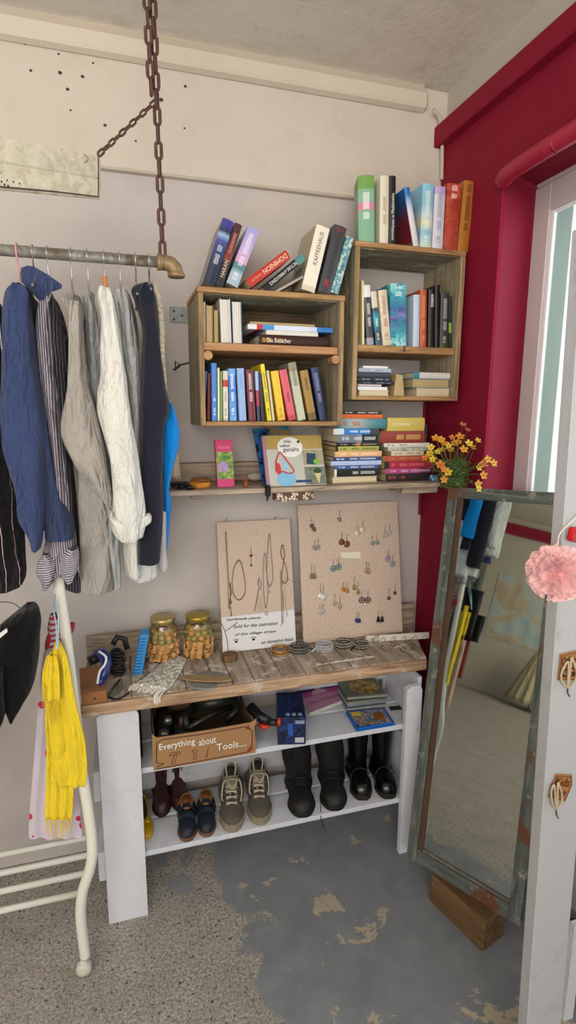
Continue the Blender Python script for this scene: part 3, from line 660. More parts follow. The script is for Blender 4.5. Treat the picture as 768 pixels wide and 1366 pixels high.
book('salmon red book with rippled cover and white letters', (600.6, 335), (607, 246), 18.5, 1.69, spine([(0, '#b04a38'), (.75, '#c25443'), (1, '#b83a30')], '#f0dcd0', mottle=('#9c3a2c', 26), r=(.78, .97)), .15, group=g2, z0=TOPR)
book('ochre brown book with dark handwriting-like title at the crate end', (617.5, 339), (627, 245), 14, 1.69, spine([(0, '#a86c28'), (1, '#c08338')], '#3a2516', r=(.3, .95)), .15, group=g2, z0=TOPR,
     txt=[dict(s='Asscher', mat=LETD, pos=.72, length=.3, hf=.4, up=True)][:0] or None)

# tall crate, middle shelf
zs = CR['zs']; g3 = 'books standing on the middle shelf of the tall crate'; y = 1.70
book('very thin pale yellow booklet at the inner side of the tall crate', (484.5, 459), (484, 373), 3, y, spine('#dccf98'), .12, group=g3, z0=zs, hard=False)
book('dark slate book with a white square head in the tall crate', (494.5, 460), (489.5, 380), 9, y, spine([(0, '#9a98a4'), (.12, '#3a3a44'), (.78, '#34343c'), (.8, '#dcdcda')], '#d9d9dc', r=(.3, .7)), .13, group=g3, z0=zs)
book('dark book with a cyan oval picture mid spine in the tall crate', (505.5, 461), (498.5, 389), 7.5, y, spine([(0, '#2b5f70'), (.2, '#1f2c33'), (.5, '#2aa0b8'), (.68, '#26292c'), (.72, '#cfc9b4'), (1, '#cfc9b4')], '#e6e6dc', soft=True, r=(.1, .5)), .13, group=g3, z0=zs)
book('tan book with a fine floral drawing in the tall crate', (517, 461), (510.5, 387), 11, y, spine('#cdbba0', '#9c6a50', mottle=('#d9cab2', 40)), .13, group=g3, z0=zs)
book('turquoise and violet mandala book in the tall crate', (531.8, 461.5), (531.8, 378), 21, y, spine([(0, '#a9dcd8'), (.2, '#3fa6b4'), (.42, '#4a4690'), (.5, '#8a78c0'), (.58, '#4a4690'), (.78, '#2f9cae'), (1, '#8fd2d0')], '#e0f0f0', mottle=('#2a7f98', 45), soft=True, r=(.8, .95)), .14, group=g3, z0=zs)
book('pale blue book with smooth white spine in the tall crate', (555.5, 462), (556.5, 392), 8.5, y, spine('#b9c9d9'), .14, group=g3, z0=zs)
book('orange book standing in the tall crate beside black ones', (565, 463), (565.6, 386), 8.5, y, spine('#b8532c', '#d89470'), .13, group=g3, z0=zs)
book('black book with small white title letters at its head in the tall crate', (575.8, 463), (577, 385), 9, y, spine('#141416', '#d9d9d6', r=(.7, .92)), .13, group=g3, z0=zs)
book('plain tallest black book in the tall crate', (583.5, 464), (584, 380), 6, y, spine('#0e0e10'), .13, group=g3, z0=zs)
book('dark grey book with green specks at its foot in the tall crate', (592.5, 465), (594.5, 391), 11, y, spine([(0, '#3f5a2c'), (.12, '#3a3c3c'), (.4, '#3a3b3c'), (1, '#36383a')], '#b8b8ae', soft=True), .13, group=g3, z0=zs)
book('thin green and black book last beside the crate side', (600.5, 465.5), (601, 396), 3.5, y, spine([(0, '#2b2e2b'), (.3, '#7fa04a'), (.5, '#2b2e2b')]), .13, group=g3, z0=zs, hard=False)
m = MB(); p = U(539, 466, y=1.6815); m.box((p.x-.0018, 1.6795, p.z-.006), (p.x+.0018, 1.6815, p.z+.012)); tag(m.build('ribbon_marker', fabric('violet_ribbon', '#4a3476')), 'short violet ribbon marker hanging over the crate shelf edge', 'ribbon')

# stacks: list of (label, x pixel span, top pixel, bottom pixel, cover, depth, kwargs) measured on plane y, bottom first
def stack(items, y, z, d=.15, group=None, gap=.0004):
    for it in items:
        label, xa, xb, yt, yb, cov = it[:6]; k = it[6] if len(it) > 6 else {}
        A = U(xa, yb, y=y); B = U(xb, yb, y=y); t = (U((xa+xb)/2, yt, y=y)-U((xa+xb)/2, yb, y=y)).z
        h = (B-A).length; dd = k.get('d', d); pg = k.get('pages', PAPER)
        M_ = Matrix(((0, 0, 1), (0, 1, 0), (-1, 0, 0))).to_4x4()   # local z -> +x, local x -> -z
        yaw = k.get('yaw', 0)
        M_ = Matrix.Translation((A.x, y+k.get('push', 0), z+t/2)) @ Matrix.Translation((h/2, 0, 0)) @ Matrix.Rotation(yaw, 4, 'Z') @ Matrix.Translation((-h/2, 0, 0)) @ M_
        r = thing('book', label, 'book', M=M_, group=group)
        book_mesh(r, t-gap, dd, h, cov, pg, k.get('hard', True), flip=k.get('flip', False))
        for q in k.get('txt', []): spine_text(r, t, h, **q)
        z += t
    return z
zb = CR['z0']+.0135
ST = spine
def fx(z): return 440+z/3.49
def fy(z): return 350+z/3.49
g4 = 'books lying stacked in the foot of the tall crate'
stack([('cream paged book at the bottom of the small stack in the tall crate', fx(135), fx(275), 515.8, 523.3, ST('#d9cba8'), dict(flip=True)),
 ('white book second from the bottom of the small crate stack', fx(130), fx(268), 511, 515.6, ST('#dfe0e2')),
 ('thin lilac grey book third in the small crate stack', fx(130), fx(240), 507.4, 510.8, ST('#b9afb2'), dict(hard=False)),
 ('dark navy book jutting out farthest in the small crate stack', fx(140), fx(298), 503.5, 507.4, ST('#262c3a', '#8890a4')),
 ('near-black book in the middle of the small crate stack', fx(135), fx(285), 498, 503.4, ST('#2c3038', '#99a0aa')),
 ('dark slate book with rubbed edges in the small crate stack', fx(133), fx(283), 491, 498, ST('#3c434e')),
 ('light blue grey book second from the top of the small crate stack', fx(135), fx(285), 486, 491, ST('#a9b4c2', '#66707f')),
 ('thin white booklet topping the small crate stack', fx(155), fx(270), 482.5, 485.8, ST('#dcdde0'), dict(hard=False))], 1.70, zb, .13, g4)
wd = thing('book', 'fat book fanned open in a cream wedge between the crate stacks', 'book', U(532, 524, y=1.70), group=g4)
wd.matrix_world = Matrix.Translation(V((U(532, 524, y=1.70).x, 1.70, zb)))
m = MB(); hB, hT, hh = .0195, .0105, .071
m.hexa([V(p) for p in ((-hB, 0, .001), (hB, 0, .001), (hB, .11, .001), (-hB, .11, .001), (-hT, 0, hh), (hT, 0, hh-.003), (hT, .11, hh-.003), (-hT, .11, hh))]); m.build('pages', PAPER_OLD, wd)
m = MB(); m.hexa([V(p) for p in ((-hB-.001, 0, 0), (-hB-.0001, 0, 0), (-hB-.0001, .112, 0), (-hB-.001, .112, 0), (-hT-.001, 0, hh+.001), (-hT-.0001, 0, hh+.001), (-hT-.0001, .112, hh+.001), (-hT-.001, .112, hh+.001))]); m.build('cover', flat('#b79a6c'), wd)
stack([('cream paged book under two others at the crimson side of the tall crate', fx(402), fx(558), 513, 524.5, ST('#c9b58c'), dict(flip=True, pages=PAPER)),
 ('tan paged book with a teal back in the middle of three in the crate', fx(384), fx(556), 500.5, 513, ST('#3f8494'), dict(flip=True, pages=PAPER_OLD)),
 ('white book with a teal corner topping the three in the crate', fx(390), fx(560), 492, 500.4, ST([(0, '#3f8494'), (.16, '#d4d2cc')]), {})], 1.70, zb, .13, g4)

# wide crate, upper shelf: page edges turned outwards
zs = CL['zs']; y = 1.685; g5 = 'books turned pages-out on the pine shelf'
def lx(z): return 240+z/3.34
def ly(z): return 370+z/3.34
for lab, zb_, zt_, w_, cov, pg in (('thin cream book first against the side of the wide crate', (104, 280), (103, 95), 18, '#e8dcbc', PAPER),
  ('tan brown aged paper book second on the pine shelf', (132, 281), (131, 110), 32, '#8a6a44', PAPER_OLD), ('olive tinted narrow book third on the pine shelf', (162, 282), (160, 130), 20, '#8c7c48', PAPER_OLD),
  ('tallest white paged book on the pine shelf', (207, 284), (199, 83), 46, '#d8d4c8', PAPER_W), ('white paged book with a blue edge on the pine shelf', (257, 287), (251, 95), 44, '#3c6488', PAPER_W)):
    book(lab, (lx(zb_[0]), ly(zb_[1])), (lx(zt_[0]), ly(zt_[1])), w_/3.34, y, spine(cov), .125, pg, group=g5, flip=True, z0=zs)
zz = stack([('dark brown book lying upside down with a white and gold title', lx(352), lx(662), ly(257), ly(305), ST('#3a1f1c', '#c9a03c', r=(.04, .35)), dict(txt=[dict(s='Die Besucher', mat=LET, pos=.5, length=.38, hf=.42, up=False)][:0] + [dict(s='Die Besucher', mat=LET, pos=.28, length=.34, hf=.42, up=True)])),
 ('white paperback pages lying on the brown book', lx(384), lx(615), ly(234), ly(255), ST('#cfc8bc'), dict(flip=True, pages=PAPER_W, hard=False)),
 ('long white and blue magazine-thin book with a red patch lying on the stack', lx(302), lx(682), ly(210), ly(232), ST([(0, '#d9dce0'), (.10, '#b8323a'), (.17, '#3f8fd0'), (.30, '#cfd9ea'), (.72, '#c6d2ea'), (.8, '#3a7ec4')]), dict(hard=False, d=.16)),
 ('aged tan booklet lying topmost in the upper part of the wide crate', lx(318), lx(610), ly(192), ly(208), ST('#c2a878'), dict(flip=True, hard=False, pages=PAPER_OLD, push=.02, d=.12))], 1.69, zs+.0005, .15, g5)

# wide crate, lower part
zb = CL['z0']+.0135; g6 = 'coloured books standing in the foot of the wide crate'; y = 1.68
rows = [('slim steel blue book leaning at the dark end of the wide crate', (103, 610), (116, 388), 11, '#3d5a8c', {}),
 ('dark red book set back in the wide crate', (128, 612), (131, 398), 18, '#6a1c1e', {}),
 ('tall bright blue book in the wide crate', (154, 612), (151, 353), 25, '#3f7fc8', dict(mark='#dfe8f4', r=(.1, .4))),
 ('narrow cream book with greenish edge in the wide crate', (172.5, 612), (171, 374), 10, '#d6dbb0', {}),
 ('narrow mossy green book in the wide crate', (184, 612), (183, 390), 10, '#7a9a58', {}),
 ('off-white book with a red band near its head in the wide crate', (204, 612), (202, 388), 24, [(0, '#b9ac98'), (.05, '#d9d2c2'), (.68, '#c03228'), (.82, '#cfc7ba')], dict(mark='#7f786c', r=(.1, .6))),
 ('sky blue book with white bubble title in the wide crate', (238, 614), (230, 380), 34, [(0, '#6fa4dc'), (.08, '#5b94d4'), (.36, '#4a88d0'), (.52, '#3a7cc8'), (.86, '#6aa0dc')], dict(mark='#f0f4fa', r=(.12, .9))),
 ('plain pale blue book in the wide crate', (281, 615), (269, 380), 34, '#8fb0dc', dict(mark='#6f94cc', r=(.6, .9))),
 ('maroon book with raised pale title in the wide crate', (324, 615), (309, 386), 34, [(0, '#6a2430'), (1, '#7a2a36')], dict(mark='#e0c8cc', r=(.25, .92))),
 ('slim navy and red striped book in the wide crate', (352, 616), (341, 394), 15, [(0, '#2b3250'), (.3, '#a03040'), (.62, '#9fb4dc')], {}),
 ('slim black-blue book beside the yellow one in the wide crate', (371, 616), (357, 404), 14, '#23283c', {}),
 ('slim bright yellow book with black title, tallest of the yellow ones', (400, 617), (367, 364), 20, '#e2cc28', dict(mark='#3c3610', r=(.1, .85))),
 ('thin grey cream book pressed between two yellow books', (418, 617), (391, 392), 11, '#c9bf9a', {}),
 ('broad golden yellow book in the wide crate', (455, 617), (422, 396), 36, [(0, '#d8a820'), (.1, '#e2bc28'), (1, '#e6c434')], dict(mark='#a8841c', r=(.05, .3))),
 ('coral pink book with dark pink title in the wide crate', (502, 618), (459, 392), 36, [(0, '#b83448'), (.1, '#cf5666'), (1, '#d87480')], dict(mark='#7c1c34', r=(.3, .6))),
 ('grey green cloth book with brown stained spine in the wide crate', (545, 618), (499, 360), 38, [(0, '#b9bca4'), (.6, '#a9ac94'), (.85, '#8a846c'), (1, '#9a8f78')], dict(mark='#6a5a40', r=(.6, .9))),
 ('antique gold brown book in the wide crate', (593, 617), (553, 394), 38, [(0, '#6a5428'), (.15, '#9a7830'), (1, '#8a6a30')], dict(mark='#4a3818', r=(.55, .85))),
 ('dark navy book leaning last in the wide crate', (641, 616), (600, 380), 34, [(0, '#1f2a52'), (1, '#232f5a')], dict(mark='#8a93b8', r=(.3, .9)))]
for i, (lab, b_, t_, w_, cov, kw) in enumerate(rows):
    book(lab, (lx(b_[0]), ly(b_[1])), (lx(t_[0]), ly(t_[1])), w_/3.34*.93, y + (.012 if 'set back' in lab else 0), spine(cov, **kw), .12 + .02*((i*7) % 3)/2, group=g6, z0=zb, hard=w_ > 14)

# wall shelf: two stacks of paperbacks
def sx(z): return 420+z/2.954
def sy(z): return 530+z/2.954
g7 = 'paperbacks lying in the taller stack on the plank shelf'
o_ = dict(pages=PAPER_OLD, hard=False)
y = 1.71
def tq(s, mat, pos=.5, length=.5, hf=.5, up=False): return dict(s=s, mat=mat, pos=pos, length=length, hf=hf, up=True)
stack([('cream paged book lowest in the taller paperback stack', sx(68), sx(245), sy(322), sy(347), ST('#c2b08c'), dict(flip=True, pages=PAPER)),
 ('thick black book second from the bottom of the taller stack', sx(76), sx(252), sy(293), sy(322), ST([(0, '#d0d0cc'), (.05, '#17181b')], '#d0d0d0', r=(.4, .9)), o_),
 ('mid blue paperback above the thick black one', sx(76), sx(250), sy(278), sy(293), ST('#3b568c', '#e0e4ee'), o_),
 ('white and pale blue paperback jutting from the taller stack', sx(62), sx(261), sy(261), sy(278), ST('#a9b9dc'), o_),
 ('dark blue paperback with small white title in the taller stack', sx(72), sx(256), sy(245), sy(261), ST([(0, '#24304a'), (.05, '#2b477c')], '#d8dce8', r=(.05, .9)), o_),
 ('light orange paperback in the middle of the taller stack', sx(78), sx(262), sy(223), sy(245), ST('#d9a878', '#f2dcc0'), o_),
 ('dark green paperback with yellow title strip in the taller stack', sx(80), sx(261), sy(204), sy(223), ST([(0, '#20261e'), (.06, '#a8a450'), (.94, '#20261e')], '#2a2a20'), o_),
 ('black paperback with an orange spot in the taller stack', sx(84), sx(258), sy(188), sy(203), ST([(0, '#1a1a1a'), (.44, '#b8683a'), (.54, '#262624')], '#a89878'), o_),
 ('grey blue thick paperback with a black corner in the taller stack', sx(90), sx(245), sy(155), sy(187), ST([(0, '#6a7484'), (.5, '#828a96'), (.6, '#1f2023')], '#d8dce0', r=(.1, .95)), dict(pages=PAPER, hard=False)),
 ('bright blue paperback with a white end in the taller stack', sx(73), sx(252), sy(131), sy(154), ST([(0, '#cfd6da'), (.22, '#2f7ac0'), (.78, '#2c6aa8'), (.8, '#3a4048')], '#e8eef4', r=(.25, .8)), o_),
 ('thick teal book with red script second from the top', sx(82), sx(281), sy(90), sy(130), ST([(0, '#2c5a6a'), (.15, '#7f9aa0'), (.4, '#a9aca4'), (.7, '#5f8a92'), (1, '#2f7480')], '#a83a34', soft=True, r=(.12, .5)), dict(pages=PAPER)),
 ('orange paperback nearly at the top of the taller stack', sx(96), sx(266), sy(73), sy(89), ST('#d2602c'), o_),
 ('thin black and white paperback topping the taller stack', sx(104), sx(263), sy(60), sy(73), ST('#2b2a28', '#d8d4c8'), o_)], y, SZ+.0005, .14, g7)
g8 = 'books lying in the shorter stack on the plank shelf'
stack([('dark book with red and cream letters lowest in the shorter stack', sx(277), sx(445), sy(315), sy(345), ST([(0, '#2a2424'), (1, '#2a2424')], '#b84a48', r=(.05, .45)), o_),
 ('magenta paperback second from the bottom of the shorter stack', sx(278), sx(470), sy(294), sy(314), ST([(0, '#a8487c'), (.6, '#a04a80'), (.7, '#5a3048')], '#e8b8d0'), o_),
 ('crimson red book jutting out of the shorter stack', sx(272), sx(466), sy(265), sy(293), ST([(0, '#2a1c20'), (.1, '#a8263a'), (1, '#b02a3c')], '#d8707c', r=(.15, .8)), o_),
 ('rust orange paperback in the shorter stack', sx(272), sx(428), sy(240), sy(262), ST('#a84e34', '#c87a5c'), o_),
 ('cream paperback with small dark title in the shorter stack', sx(300), sx(428), sy(222), sy(239), ST('#cfc4a8', '#5a5040'), o_),
 ('silver grey patterned paperback in the shorter stack', sx(287), sx(452), sy(204), sy(221), ST('#b9b8a8', mottle=('#8f9284', 60)), o_),
 ('white paperback with thin black title in the shorter stack', sx(272), sx(451), sy(188), sy(203), ST('#d6d1c6', '#4a463e', r=(.05, .5)), o_),
 ('thick brick red hardback second from the top of the shorter stack', sx(259), sx(431), sy(139), sy(187), ST([(0, '#8c3a30'), (1, '#963f34')], '#d8b46a', r=(.3, .9)), dict(pages=PAPER_OLD)),
 ('thick pale yellow book with white block letters topping the shorter stack', sx(285), sx(431), sy(84), sy(136), ST('#c9b45c', None), dict(txt=[dict(s='LUTHERMA', mat=flat('#efe9cf'), pos=.36, length=.46, hf=.22, up=True)]))], y, SZ+.0005, .14, g8)
# tin behind the shorter stack and small blue cup
a = U(567, 566, y=1.86); b_ = U(598, 600, y=1.86)
tn = thing('patterned_tin', 'square tin with blue and cream leaf pattern behind the yellow flowers', 'tin', (a.x+.02, 1.86, SZ))
m = MB(); m.box((a.x-.002, 1.842, SZ+.0003), (1.078, 1.885, a.z-.006)); m.build('box', (lambda s: s.out(s.ramp(s.noise(s.coord('Object', (1, 1, 1.6)), 34, 3, .6, 1.5), [(.42, '#31415f'), (.48, '#6c7c86'), (.56, '#b9b7a4'), (.62, '#56707c')], 'LINEAR'), .4))(NT('leaf_pattern_tin')), tn, bevel=.002, M=W(tn))
m = MB(); m.box((a.x-.003, 1.841, a.z-.0055), (1.079, 1.886, a.z)); m.build('lid', flat('#4c5d74', .4), tn, bevel=.001, M=W(tn))
p = U(577, 641, y=1.69); m = MB(); m.lathe([(.0, .0003), (.013, .0003), (.015, .012), (.012, .022), (.0105, .022), (.0, .004)], 20, cap=False)
cup = m.build('small_cup', (lambda s: s.out(s.ramp(s.noise(s.coord(), 70, 3), [(.45, '#2c6a9c'), (.55, '#7fb4cc')]), .25))(NT('blue_glaze')), smooth=True); cup.location = (p.x, 1.685, SZ); tag(cup, 'tiny glazed blue cup on the shelf end beneath the flowers', 'cup')
# ================================================================ pipe rail, chains, sign board
PYY, PZ = 1.5, U(100, 341, y=1.5).z; PR = .0130
s = NT('rusty_pipe'); co = s.coord('Object', (4, 4, 4)); n = s.noise(co, 3, 6, .65, 1); c = s.ramp(n, [(.35, '#5f4a34'), (.48, '#8a8375'), (.58, '#a7a69c'), (.7, '#7c5c3a')]); M_pipe = s.out(c, .45, .35)
s = NT('brass_elbow'); n = s.noise(s.coord(), 60, 4); M_elb = s.out(s.mix(n, '#6f5838', '#9a8460'), .5, .3)
s = NT('rusty_chain'); n = s.noise(s.coord(), 90, 4); M_ch = s.out(s.mix(n, '#3a2722', '#6b4a3e'), .65, .3)
rail = thing('clothes_pipe', 'galvanised hanging pipe with a brass elbow end, carrying the row of clothes', 'clothes rail', (0, PYY, PZ))
m = MB(); xe = .108; m.tube([V((-1.3, PYY, PZ)), V((xe, PYY, PZ))], PR, 18); m.build('pipe', M_pipe, rail, smooth=True, M=W(rail))
m = MB(); q = [V((xe-.004, PYY, PZ)), V((xe+.012, PYY, PZ)), V((xe+.027, PYY, PZ-.003)), V((xe+.036, PYY, PZ-.012)), V((xe+.040, PYY, PZ-.026))]
m.tube(q, [.0185, .0185, .0190, .0190, .0185], 18); m.tube([V((xe-.006, PYY, PZ)), V((xe+.004, PYY, PZ))], .0195, 18); m.tube([V((xe+.040, PYY, PZ-.023)), V((xe+.040, PYY, PZ-.033))], .0215, 18)
m.build('elbow', M_elb, rail, smooth=True, M=W(rail)).modifiers.new('b', 'BEVEL').width = .001
def linkmesh(L, Wd, r, name='link_mesh'):
    m = MB(); P = []; hw = Wd/2-r; hl = L/2-Wd/2
    for i in range(9): a = -PI/2+PI*i/8 - PI/2; P.append(V((hw*math.cos(a+PI/2+0)*1, 0, 0)))
    P = [V((hw*math.cos(PI*i/8), 0, hl+hw*math.sin(PI*i/8))) for i in range(9)] + [V((-hw*math.cos(PI*i/8), 0, -hl-hw*math.sin(PI*i/8))) for i in range(9)]
    m.tube(P, r, 8, closed=True); return m
def chain(label, p0, p1, L, Wd, r, group=None, tw=.3):
    root = thing('rusty_chain' , label, 'chain', p0, group=group); d = p1-p0; n = max(2, round(d.length/(L-2*r*1.15))); pitch = d.length/n
    base = linkmesh(pitch+2*r*.95, Wd, r).build('link', M_ch, root, smooth=True)
    q = d.to_track_quat('Z', 'X').to_matrix().to_4x4()
    for i in range(n):
        o = base if i == 0 else base.copy()
        if i: COL.objects.link(o)
        o.parent = root; o.matrix_local = Matrix.Translation(d*((i+.5)/n)) @ q @ Matrix.Rotation(tw+(PI/2 if i % 2 else 0)+R_.uniform(-.12, .12), 4, 'Z')
    return root
pB = U(216.8, 341, y=PYY); pB.z = PZ+.02
top = V((U(203, 40, y=PYY).x, PYY, CZ-.002)); pB.x = U(217, 340, y=PYY).x
jn = U(206, 137, y=PYY)
chain('long rusty chain from the ceiling down to the end of the clothes pipe', V((jn.x+.003, PYY, CZ-.004)), V((pB.x, PYY, PZ+.012)), .046, .021, .0041)
chain('shorter doubled-back rusty chain beside the long one, ending halfway', V((jn.x-.013, PYY-.012, CZ-.004)), V((jn.x-.007, PYY-.010, jn.z+.01)), .046, .021, .0041)
m = MB(); m.tube([V((pB.x+.017*math.sin(a), PYY+.0175*math.cos(a), PZ+.0175*math.sin(a)*0+.0175*math.cos(a)*0)) for a in (0,)]*2, .001) if False else None
m = MB(); m.tube([V((pB.x, PYY+.0165*math.cos(2*PI*i/20), PZ+.0165*math.sin(2*PI*i/20))) for i in range(20)], .0025, 6, closed=True); m.build('chain_loop', M_ch, rail, smooth=True, M=W(rail))
s = NT('peeling_sign'); co = s.coord('Object', (2, 14, 14)); co2 = s.coord(); g = s.noise(co, 3, 6, .6, .5); b_ = s.noise(co2, 9, 6, .7); r_ = s.noise(co2, 13, 4, .6)
c = s.ramp(g, [(.3, '#b3a98f'), (.5, '#cdc5ae'), (.7, '#ddd4bd')]); c = s.mix(s.ramp(b_, [(.6, (0, 0, 0)), (.66, (1, 1, 1))]), c, '#8c9298'); c = s.mix(s.ramp(r_, [(.60, (0, 0, 0)), (.74, (1, 1, 1))]), c, '#9c6f42'); s.bump(g, .3, .003); M_sign = s.out(c, .7)
sg = thing('wooden_sign_board', 'weathered whitish plank board hanging on thin chain above the clothes pipe', 'board', U(66, 220, y=1.40))
yR, yL = 1.42, 1.20
q = [U(0, 250.5, y=yL), U(131, 263.5, y=yR), U(131.5, 208, y=yR), U(0, 180, y=yL)]; ext = (q[0]-q[1])*1.5; ext2 = (q[3]-q[2])*1.5
qL = [q[0]+ext*.0, q[1], q[2], q[3]]; q0 = q[0]+(q[0]-q[1])*1.2; q3 = q[3]+(q[3]-q[2])*1.2*.9
m = MB(); mid0 = (q0+q3)/2; midR = (q[1]+q[2])/2
m.slab([q0, q[1], q[1]*.53+q[2]*.47, mid0*.94+q3*.06], (.004, .018, 0)); m.slab([mid0*.93+q3*.07, q[1]*.525+q[2]*.475, q[2], q3], (.004, .018, 0))
m.build('plank', M_sign, sg, bevel=.002, M=W(sg))
m = MB()
for px, py in ((108, 245), (44, 222), (111, 213)): m.ball(U(px, py, y=yR-.03*(131-px)/131*7+.0), (.005, .003, .005), 8, 5)
m.build('rusty_nail', flat('#5a3423', .6, .3), sg, M=W(sg))
m = MB()
m.tube([q[0]+V((0, -.002, .001)), (q[0]+q[1])/2+V((0, -.002, .0025)), q[1]+V((0, -.002, .001)), q[1]*.7+q[2]*.3+V((0, -.001, 0)), q[2]+V((-.001, -.001, 0))], .0016, 5); m.build('worn_edge', flat('#4f463e', .9), sg, M=W(sg))
m = MB()
for px, py in ((1, 233), (2, 242), (8, 240), (15, 241), (22, 242), (5, 245), (9, 246)):
    p = q[0]+(q[1]-q[0])*(px/131)+V((0, -.001, (248.5-py)*.0016)); m.ball(p, (.0022, .001, .0022), 8, 4)
m.build('burnt_dot', flat('#1c1816', .9), sg, M=W(sg))
m = MB(); c0 = U(111, 212, y=1.385); m.tube([c0+V((.010*math.cos(a), -.004, .008*math.sin(a))) for a in [2*PI*i/14 for i in range(14)]], .0012, 6, closed=True); m.build('eye_ring', flat('#8a7a5c', .4, .5), sg, M=W(sg))
chain('thin rusty chain slanting from the long chain to the whitish board', U(131, 207, y=1.425), V((jn.x+.002, PYY-.006, jn.z)), .026, .0135, .0025)

# wall plate, hook plate
a = U(226, 409, y=WY-.002); b_ = U(252, 431, y=WY-.002)
pl = thing('metal_wall_plate', 'galvanised rectangular plate screwed to the wall beside the wide crate', 'plate', (a+b_)/2)
m = MB(); m.box((a.x, WY-.006, b_.z), (b_.x+.02, WY-.002, a.z)); m.build('plate', flat('#8c9190', .4, .5, .3, 60), pl, bevel=.001, M=W(pl))
m = MB()
for px, py in ((232, 415), (232, 426), (243, 421)): m.ball(U(px, py, y=WY-.006), (.004, .002, .004), 8, 4)
m.build('screw', flat('#4a4c4c', .4, .7), pl, M=W(pl))
hk = thing('iron_wall_hook', 'dark iron turn hook sticking out of the wall under the metal plate', 'hook', U(242, 488, y=WY-.01))
m = MB(); m.tube([U(252, 484, y=1.70), U(240, 487, y=1.70), U(234, 482, y=1.70), U(234, 494, y=1.70), U(240, 488, y=1.70)], .0028, 8); m.tube([U(240, 487, y=1.70), U(240, 487, y=1.70)+V((0, .21, 0))], .003, 8); m.build('hook', flat('#3c2a22', .6, .4), hk, M=W(hk))

# ================================================================ clothes
def loft(m, rows, y0, ry, n=28, wr=.0035, seed=0, steps=None, yj=0.0, folds=5, pinch=1.0, mi=0):
    """rows of (py, pxL, pxR[, y]) on the plane y0 become a soft flattened tube of cloth"""
    C_ = []
    for r in rows:
        y = r[3] if len(r) > 3 else y0
        a = U(r[1], r[0], y=y); b = U(r[2], r[0], y=y); C_.append((V(((a.x+b.x)/2, y, (a.z+b.z)/2)), (b.x-a.x)/2, (b-a).normalized()))
    k = len(C_); steps = steps or k*5; Pc = [c[0] for c in C_]; Pw = [V((c[1], 0, 0)) for c in C_]; rings = []
    for i in range(steps+1):
        t = i*(k-1)/steps*.99999; c = crom(Pc, t); hw = max(crom(Pw, t).x, .002); ring = []
        ry_ = (ry(t/(k-1)) if callable(ry) else ry)
        for j in range(n):
            a = 2*PI*j/n; f = noise.noise(V((seed*7.3+math.cos(a)*1.6, math.sin(a)*1.6, t*.55)))
            f2 = math.sin(a*folds+seed+t*.35)*.5
            w_ = 1 + (f*.9+f2)*wr/max(hw, .02)
            x = hw*math.copysign(abs(math.cos(a))**.85, math.cos(a)); y = ry_*math.copysign(abs(math.sin(a))**.85, math.sin(a))
            f3 = noise.noise(V((seed*3.1+c.x*14, y*20, c.z*11)))*wr*1.2
            ring.append(V((c.x + x*w_ + f3*.6, c.y + y*w_ + f3 + yj, c.z+f3*.4)))
        rings.append(ring)
    m.rings(rings, True, False, mi)
def flap(m, pts, y, t=.003, bend=.01):
    q = [U(p[0], p[1], y=(p[2] if len(p) > 2 else y)) for p in pts]; m.slab(q, (0, t, 0))
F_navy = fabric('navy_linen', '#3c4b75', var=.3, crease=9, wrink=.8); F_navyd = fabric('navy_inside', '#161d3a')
F_stripe = fabric('navy_white_stripe', '#b9aeb4', '#3a3a52', (0, 190, .42, .8)); F_stripe_d = fabric('cuff_stripe', '#c4bcc4', '#3a3c50', (2, 170, .42, 6))
F_dark = fabric('dark_pinstripe', '#26242c', '#77707a', (0, 150, .16, 2.2)); F_black = fabric('black_pinstripe', '#0d0c11', '#c9a9a0', (0, 40, .06, .9))
F_grey = fabric('warm_grey_cotton', '#aca69e', var=.25); F_greyb = fabric('blue_grey_cotton', '#b0b4b4', '#979c9e', (0, 260, .3, .5)); F_off = fabric('off_white_linen', '#dcdbd2', var=.12); F_pale = fabric('pale_grey_cotton', '#cfd0cf', var=.2)
F_jack = fabric('dark_navy_jersey', '#23222f', weave=1500, wrink=.15); F_blue = fabric('bright_blue_jersey', '#0f86da', weave=1500, var=.15, wrink=.25); F_white = fabric('thin_white_cloth', '#d9d2d4'); F_tan = fabric('taupe_collar_strip', '#7c7068')
s = NT('cream_knit'); co = s.coord('Object', (60, 60, 95)); n = s.add('ShaderNodeTexVoronoi'); s.link(co, n.inputs['Vector']); n.inputs['Scale'].default_value = 1.2; c = s.mix(n.outputs['Distance'], '#e9dfc8', '#a39779'); s.bump(n.outputs['Distance'], .8, .004); F_knit = s.out(c, .95)
gH = 'wire hangers on the clothes pipe'
